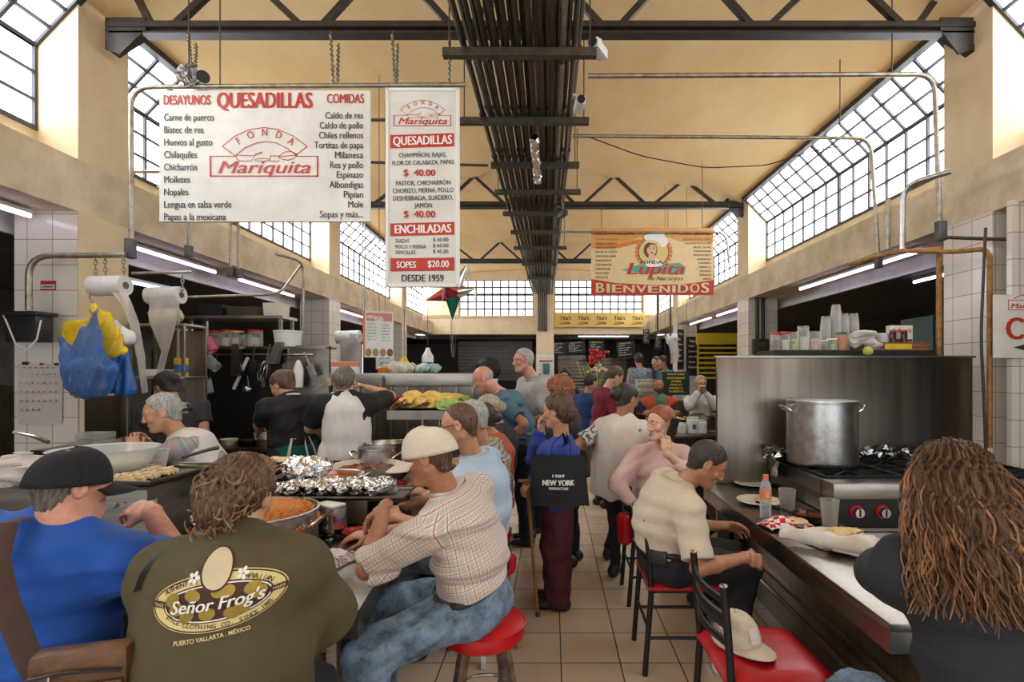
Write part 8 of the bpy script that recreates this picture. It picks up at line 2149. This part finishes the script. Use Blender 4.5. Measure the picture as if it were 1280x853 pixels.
for k in range(7):
    for l in range(4): b.beam((-.27, -.10 + .03 * k, .009 + .017 * l), (.27, -.10 + .03 * k, .009 + .017 * l), .026, .015, mat('brown_stick_%d' % (l % 2), (.30 - .1 * (l % 2), .13 - .05 * (l % 2), .045), .6, var=.3))
b.build('sticks', sk); b = MB(); b.box((-.10, -.118, .01), (.12, -.114, .055), m_yelp); b.build('label', sk)
kb = thing('cereal_box', 'white cereal box with red script on top of the brown sticks', 'box', (at(1124, 0, SYR + .02)[0], SYR + .02, ZS + .07)); b = MB(); b.box((-.095, -.03, 0), (.095, .03, .145), m_signw, .003); b.build('carton', kb); pp = PX(lambda u, v, d=0.0: (u, -.031 - d, -v)); pp.t("Kellogg's", -.085, -.085, .035, m_sred, w=.16, shear=.25, bold=.03); pp.rect(-.09, -.03, .09, -.005, m_brn); pp.done(kb)
for px, lb in ((1116, 'left small sauce bottle with red cap in front of the cereal box'), (1130, 'right small sauce bottle with red cap in front of the cereal box')): jar(px, .024, .10, m_redp, lb, SYR - .07, ZS + .07, mat('dark_sauce', (.05, .02, .012), .2), None, 'sauce_bottle', 'bottle')
jar(1103, .045, .085, None, 'grey tub left of the cereal box', SYR - .02, ZS + .07, mat('grey_tub', (.50, .50, .50), .4), None, 'plastic_tub', 'tub')
b = MB(); b.ball((0, 0, .036), (.037, .037, .036), mat('lime_skin', (.50, .52, .10), .4, var=.2), 20, 12); o = b.build('lime', origin=(0, 0, 0)); o.location = (at(1085, 0, 4.08)[0], 4.08, 1.745); tag(o, 'yellow-green lime on the rim of the splash panel', 'lime')
mbx = thing('meter_box', 'grey electric meter box on the second right column', 'box', at(952, 443, 8.85)); b = MB(); b.box((-.13, -.0, 0), (.13, .12, .26), m_sup, .01); b.box((-.06, -.006, .12), (.07, 0, .20), m_steel_bright); b.build('case', mbx); b = MB()
for x in (-.05, .05): b.tube([(x, .06, .26), (x, .06, .9), (x * 2, .06, 1.15)], .03, m_black_plastic, 8)
b.build('conduit_stub', mbx)
# ================================================================ stalls further down the hall
m_chalk = mat('chalkboard', (.014, .014, .014), .6, var=.3); m_chy = mat('chalk_yellow', (.70, .68, .10), .7); m_chw = mat('chalk_white', (.70, .68, .64), .7)
def chalk(px0, py0, px1, py1, Y, lb, title, rows, rz=0.0, m=m_chalk, tcol=m_chy, rcol=m_chw, th=.03, cat='sign', name='chalkboard'):
    root, fn, k = board(px0, py0, px1, py1, Y, name, lb, cat, m, th=th, hang=4.95 if Y < 14 else 2.9); p = PX(fn); w, h = px1 - px0, py1 - py0
    if title: p.t(title, px0 + w * .5, py0 + h * .14, h * .075, tcol, w=w * .62, align='c', bold=.03)
    n = len(rows)
    for j, s in enumerate(rows): p.t(s, px0 + w * (.12 if rcol is m_chw else .5), py0 + h * (.26 + .68 * j / max(1, n)), min(h * .055, h * .5 / n), rcol, w=w * (.35 + .4 * ((j * 37) % 10) / 10), bold=.03, align='l' if rcol is m_chw else 'c')
    p.done(root); root.rotation_euler = (0, rz, 0); return root
chalk(858, 421, 880, 470, 13.1, 'tall chalkboard headed Baguettes on the third right column', 'Baguettes', ('Choriqueso', 'La buena torta', 'Jamón', 'Vegetariana', 'Rabanita'))
r_ = chalk(828, 465, 862, 494, 9.25, 'dark green board with yellow lines ATUN POLLO PANELA on the far right counter', 'BAGUETTES Y LONCHES', (), m=mat('board_green', (.012, .03, .022), .5))
c = Vector(r_.location); k = 9.25 / FPX; p = PX(lambda u, v, d=0.0: ((u - 845) * k, -.002 - d, (494 - v) * k)); m_by = mat('board_yellow', (.72, .50, .03), .5)
for j, (s, w) in enumerate((('VEGETARIANO', 23), ('ATÚN', 12), ('POLLO', 14), ('PANELA', 17), ('TURISTA', 19))): p.t(s, 845, 474 + 4.2 * j, 2.6, m_by, w=w, align='c', bold=.04)
p.done(r_)
for px0, py0, px1, py1, rz, lb in ((687, 428, 708, 444, 0, 'leftmost chalkboard under the far end beam'), (709, 427, 732, 442, -.07, 'second chalkboard from the left under the far end beam'), (736, 426, 755, 447, 0, 'squarish chalkboard under the middle of the far tube light'), (772, 427, 795, 448, -.10, 'tilted chalkboard right of the paper roll under the far beam')):
    chalk(px0, py0, px1, py1, 17.3, lb, 'Nuestros Tacos', ('Asada con queso', 'Pollo y rajas', 'Bistec especial', 'Sencillo', 'Campechano'), rz)
for px, Y, y0, y1, lb in ((808, 12.5, 412, 430, 'striped narrow chalkboard turned sideways, left of the white roll'), (823, 12.0, 420, 437, 'narrow black chalkboard behind the white roll'), (851, 12.6, 412, 462, 'tall narrow chalkboard beside the tall Baguettes board')):
    chalk(px - 4, y0, px + 4, y1, Y, lb, 'Hoy', ('Sopa', 'Arroz', 'Guiso', 'Agua', 'Postre'))
rl = roll(834, 846, 424, 10.2, .10, 'white paper roll hanging in the far right stall, sheet curling down', [at(834, 424, 10.1), at(847, 422, 10.1), at(838, 440, 10.1), at(849, 440, 10.1), at(838, 455, 10.1), at(848, 452, 10.1)])
b = MB(); b.tube([(-.08, 0, 0), (-.08, 0, 2.7)], .004, m_sup, 5); b.build('hanging_wire', rl)
# far right counters
m_ctr = mat('counter_grey', (.30, .27, .24), .4, .4, var=.3)
for (x0, y0, x1, y1, z, lb, m) in ((1.18, 5.2, 2.75, 5.85, 1.0, 'steel counter of the second right stall, just beyond the splash panel', m_steel), (1.25, 6.9, 3.1, 7.35, .95, 'long counter in front of the bearded man', m_steel), (1.75, 9.3, 3.1, 9.9, 1.12, 'tall counter under the yellow lettered board', m_ctr), (-2.9, 16.4, -.75, 17.0, 1.05, 'dim counter under the far end beam on the left', m_ctr), (.3, 15.8, 2.9, 16.5, 1.1, 'counter under the far chalkboards', m_ctr)):
    root = thing('stall_counter', lb, 'counter', ((x0 + x1) / 2, (y0 + y1) / 2, 0)); w, d = (x1 - x0) / 2, (y1 - y0) / 2
    b = MB(); b.box((-w, -d, z - .04), (w, d, z), m, .004); b.build('worktop', root); b = MB(); b.box((-w + .03, -d + .04, 0), (w - .03, d - .04, z - .04), m_steel_dark); b.build('base', root)
# on the second right stall's counter
st2 = stock_pot('braising_pan', 'square-shouldered steel pan with handles at the left edge of the splash panel', (1.62, 5.5, 1.002), .17, .17, m_steel)
for px, w, h, m, lb in ((851, .055, .10, m_white_plastic, 'white tub with crumpled lid in front of the steel pan'), (866, .06, .16, m_white_plastic, 'tall white napkin tub with blue print'), (877, .05, .13, m_white_plastic, 'white tub nearest the splash panel')):
    c = at(px, 0, 5.3); t_ = jar(px, w, h, m_clear, lb, 5.30, 1.002, m, None, 'plastic_tub', 'tub')
    if 'print' in lb: b = MB(); b.box((-.02, -w * 1.04, .04), (.02, -w * 1.0, .09), m_blue_p); b.build('print', t_)
lump('cheese_heap', 'heap of pale shredded food on the second right counter', 'food', (1.30, 5.45, 1.04), (.09, .07, .05), m_cheese, 6, .015, .006, 50, 1.002)
for (x, y, lb, m) in ((1.55, 7.1, 'tray of orange fried food before the bearded man', m_masa), (2.05, 7.12, 'tray of dark browned food before the white-shirted man', m_stew)):
    t_ = thing('food_tray', lb, 'tray', (x, y, .952)); tray(t_, .24, .13, .03, m_trayd); b = MB(); crumple(b, lambda u, v: (-.22 + .44 * u, -.11 + .22 * v, .02 + .045 * math.sin(math.pi * u) * math.sin(math.pi * v)), 18, 10, m, .012, int(x * 10)); b.build('food', t_)
lump('folded_cloth', 'orange-brown cloth lying on the long counter', 'cloth', (1.22 + .2, 6.98, .975), (.14, .06, .025), m_oran2, 3, .008, .006, 20, .952)
gc = thing('glass_case', 'small glass case of bread rolls on the far right counter', 'display case', at(806, 486, 9.5)); gc.location[2] = 1.122; b = MB(); b.box((-.16, -.12, 0), (.16, .12, .36), m_clear, .01); b.build('case', gc)
for k in range(3): b = MB(); b.box((-.14, -.10, .03 + .11 * k), (.14, .10, .08 + .11 * k), m_masa if k else m_brown, .02); b.build('bread_layer', gc)
b = MB(); b.box((-.22, -.01, 0), (.22, .01, .22), mat('case_navy', (.02, .025, .06), .5)); b.box((-.22, -.012, 0), (.22, .012, .03), m_redp); o = b.build('front_sign', origin=(0, 0, 0)); o.location = (1.72, 9.26, .86); tag(o, 'navy front panel with a red edge under the glass case', 'panel')
for px, lb in ((846, 'left stack of white foam cups by the yellow lettered board'), (854, 'right stack of white foam cups by the yellow lettered board')):
    b = MB(); b.lathe([(0, 0), (.045, 0), (.052, .2), (0, .205)], m_white_plastic, n=18); o = b.build('cup_stack', origin=(0, 0, 0)); o.location = (at(px, 0, 9.6)[0], 9.6, 1.122); o.scale = (1, 1, 1.7); tag(o, lb, 'cups')
# flowers on the far counter
fl = thing('flower_vase', 'tall bunch of red and white flowers beyond the navy T-shirt', 'flowers', (.72, 8.8, 0)); b = MB(); b.box((-.15, -.15, 0), (.15, .15, .95), m_steel_dark); b.build('stand', fl); b = MB(); b.lathe([(.05, .95), (.07, 1.02), (.05, 1.2), (.06, 1.24)], m_glass, n=20, close=False); b.build('vase', fl)
rg = np.random.default_rng(4); pet = mat('red_petals', (.55, .015, .02), .5); petw = mat('pale_petals', (.75, .55, .42), .5)
for nm, m, n_, zc, sp in (('red_blooms', pet, 15, 1.88, .14), ('pale_blooms', petw, 8, 1.66, .15)):
    b = MB()
    for k in range(n_):
        x, y, z = rg.normal(0, sp * .6), rg.normal(0, sp * .4), zc + rg.normal(0, .06)
        for q in range(6): a = q * 1.047; b.ball((x + .022 * math.cos(a), y + .022 * math.sin(a), z), (.026, .026, .028), m, 8, 5)
    b.build(nm, fl)
b = MB()
for k in range(26): x, y = rg.normal(0, .09), rg.normal(0, .06); b.tube([(x * .2, y * .2, 1.05), (x * .7, y * .7, 1.4), (x * 1.3, y * 1.3, 1.55 + .3 * rg.random())], [.005, .004, .012 if k % 2 else .003], m_lettuce, 5)
b.build('stems', fl)
# red chair by the end pillar, tall stools in the aisle
for x, y, lb in ((-.02 + .3, 8.5, 'red-backed chair beside the woman with glasses'),): o = copy_tree(chair); place(o, (x, y, 0), 2.4, lb)
for x, y, lb in ((.50, 7.24, 'black-legged stool under the man in the navy T-shirt'), (1.68, 8.3, 'stool hidden under the bearded man'), (2.25, 7.98, 'stool hidden under the white-shirted man')):
    o = copy_tree(stool); place(o, (x, y, 0), .2, lb); o['group'] = 'stools further down the hall'; o.scale = (1, 1, 1.42 if y < 7.5 else 1.25)
# payphone on the end pillar
pp_ = thing('wall_phone', 'teal wall phone under a red strip on the end pillar', 'phone', (-.20, 17.24, 1.55)); b = MB(); b.box((-.10, -.10, 0), (.12, 0, .35), mat('teal_box', (.05, .16, .17), .4), .02); b.build('case', pp_); b = MB(); b.box((-.22, -.02, .40), (.22, 0, .45), m_redp); b.build('strip', pp_)
mb = MB(); mb.box((-.53, Y1 - .262, 0), (.07, Y1 - .25, 2.2), m_tile); structure(mb.build('trim_pillar_tiles', origin=(0, 0, 0)))
# shutters, shelves and odds and ends in the dim stalls
for x0, x1, y, z0, z1, m, lb, nm in ((-3.3, -.7, 18.4, 1.3, 2.7, m_shutter, 'grey roller shutter in the dim stall at the far left', 'roller_shutter'), (.2, 1.2, 18.2, .9, 2.2, m_steel_dark, 'steel fridge front under the left far chalkboards', 'fridge'), (1.5, 2.6, 18.2, .9, 2.1, m_steel_dark, 'steel hood under the right far chalkboards', 'extractor_hood')):
    root = thing(nm, lb, nm.replace('_', ' '), ((x0 + x1) / 2, y, z0)); w = (x1 - x0) / 2; b = MB(); b.box((-w, 0, 0), (w, .3, z1 - z0), m)
    for k in range(int((z1 - z0) / .12)): b.box((-w, -.012, .12 * k), (w, 0, .12 * k + .09), m, .004)
    b.build('body', root)
b = MB(); b.box((-.35, -.2, 0), (.35, .2, .35), m_white_plastic, .02); o = b.build('oven', origin=(0, 0, 0)); o.location = (-2.1, 16.75, 1.052); tag(o, 'white oven on the dim far left counter', 'oven'); b = MB(); b.ball((0, 0, .3), (.42, .3, .4), m_black, 20, 10); o = b.build('covered_machine', origin=(0, 0, 0)); o.location = (-2.05, 16.75, 1.41); o.scale = (1, .6, 1); tag(o, 'black covered machine on top of the white oven', 'machine')
ys = thing('yellow_shelves', 'yellow slatted shelving in the dark stall past the right chalkboard', 'shelving', (4.0, 12.6, 0)); m_ysh = mat('yellow_paint', (.62, .46, .02), .5)
for k in range(7): b = MB(); b.box((-.5, -.02, 1.45 + .12 * k), (.5, .02, 1.50 + .12 * k), m_ysh); b.build('slat', ys)
for x in (-.48, .48): b = MB(); b.box((x - .02, -.015, 0), (x + .02, .025, 2.3), m_ysh); b.build('post', ys)
b = MB(); b.box((-.52, -.04, 2.28), (.52, .04, 2.55), m_ysh); b.build('header', ys)
# left side beyond the kitchen
for x, y, z, lb, m, r in ((-2.15, 7.6, 1.55, 'yellow and blue plastic jug hanging beyond the menu sheet', m_yelp, .10), (-1.95, 8.2, 1.70, 'white plastic jug hanging beside the yellow one', m_white_plastic, .09)):
    b = MB(); b.lathe([(0, 0), (r, 0), (r, .16), (r * .5, .24), (r * .3, .30), (0, .30)], m, n=20); b.lathe([(r * 1.02, .0), (r * 1.02, .07)], m_blue_p, n=20, close=False); b.tube([(0, 0, .3), (0, 0, 3.3)], .004, m_sup, 5); o = b.build('plastic_jug', origin=(0, 0, 0)); o.location = (x, y, z); tag(o, lb, 'jug')
root = thing('neighbour_stall', 'second left stall counter with a tiled front beyond the menu sheet', 'counter', (-2.7, 8.0, 0)); b = MB(); b.box((-.7, -.4, 0), (.7, .4, 1.42), m_steel_dark); b.build('base', root); b = MB(); b.box((-.72, -.42, 1.42), (.72, .42, 1.46), m_steel); b.build('top', root)
for x, y, z, w, h, m, lb in ((-4.6, 6.9, 0, .5, 1.9, m_black, 'black tall cabinet in the left kitchen recess'), (-5.2, 4.4, 0, .6, 1.5, m_sup, 'dark cabinet behind the first left column'), (4.6, 5.6, 0, .7, 2.2, mat('dark_green_shutter', (.02, .05, .04), .5), 'dark green shutter cabinet in the right stall'), (4.3, 7.4, 0, .5, 1.7, m_black, 'black cabinet deep in the right stall')):
    root = thing('storage_cabinet', lb, 'cabinet', (x, y, z)); b = MB(); b.box((-w, -.25, 0), (w, .25, h), m, .01); b.build('body', root)
    for s in (-1, 1): b = MB(); b.box((s * w * .5 - w * .47, -.27, .05), (s * w * .5 + w * .47, -.25, h - .05), m, .004); d_ = b.build('door', root); b = MB(); b.cyl((s * w * .1, -.28, h * .5), (s * w * .1, -.28, h * .5 + .1), .01, m_steel, 8); b.build('handle', d_)
hs = thing('handwritten_sheet', 'white sheet with green handwriting under the orange-edged menu sheet', 'sheet', at(481, 462, 6.4)); b = MB(); b.box((-.11, 0, 0), (.11, .004, .22), m_signw); b.build('paper', hs); b = MB(); b.cyl((0, .01, .2), (0, .01, 4.95 - hs.location[2]), .003, m_sup, 5); b.build('hanging_wire', hs); p = PX(lambda u, v, d=0.0: (u, -.002 - d, -v)); p.t('Orita', -.07, -.13, .05, m_green_s, w=.13, shear=.2); p.t('Kit', -.06, -.05, .05, m_green_s, w=.11, shear=.2); p.done(hs)
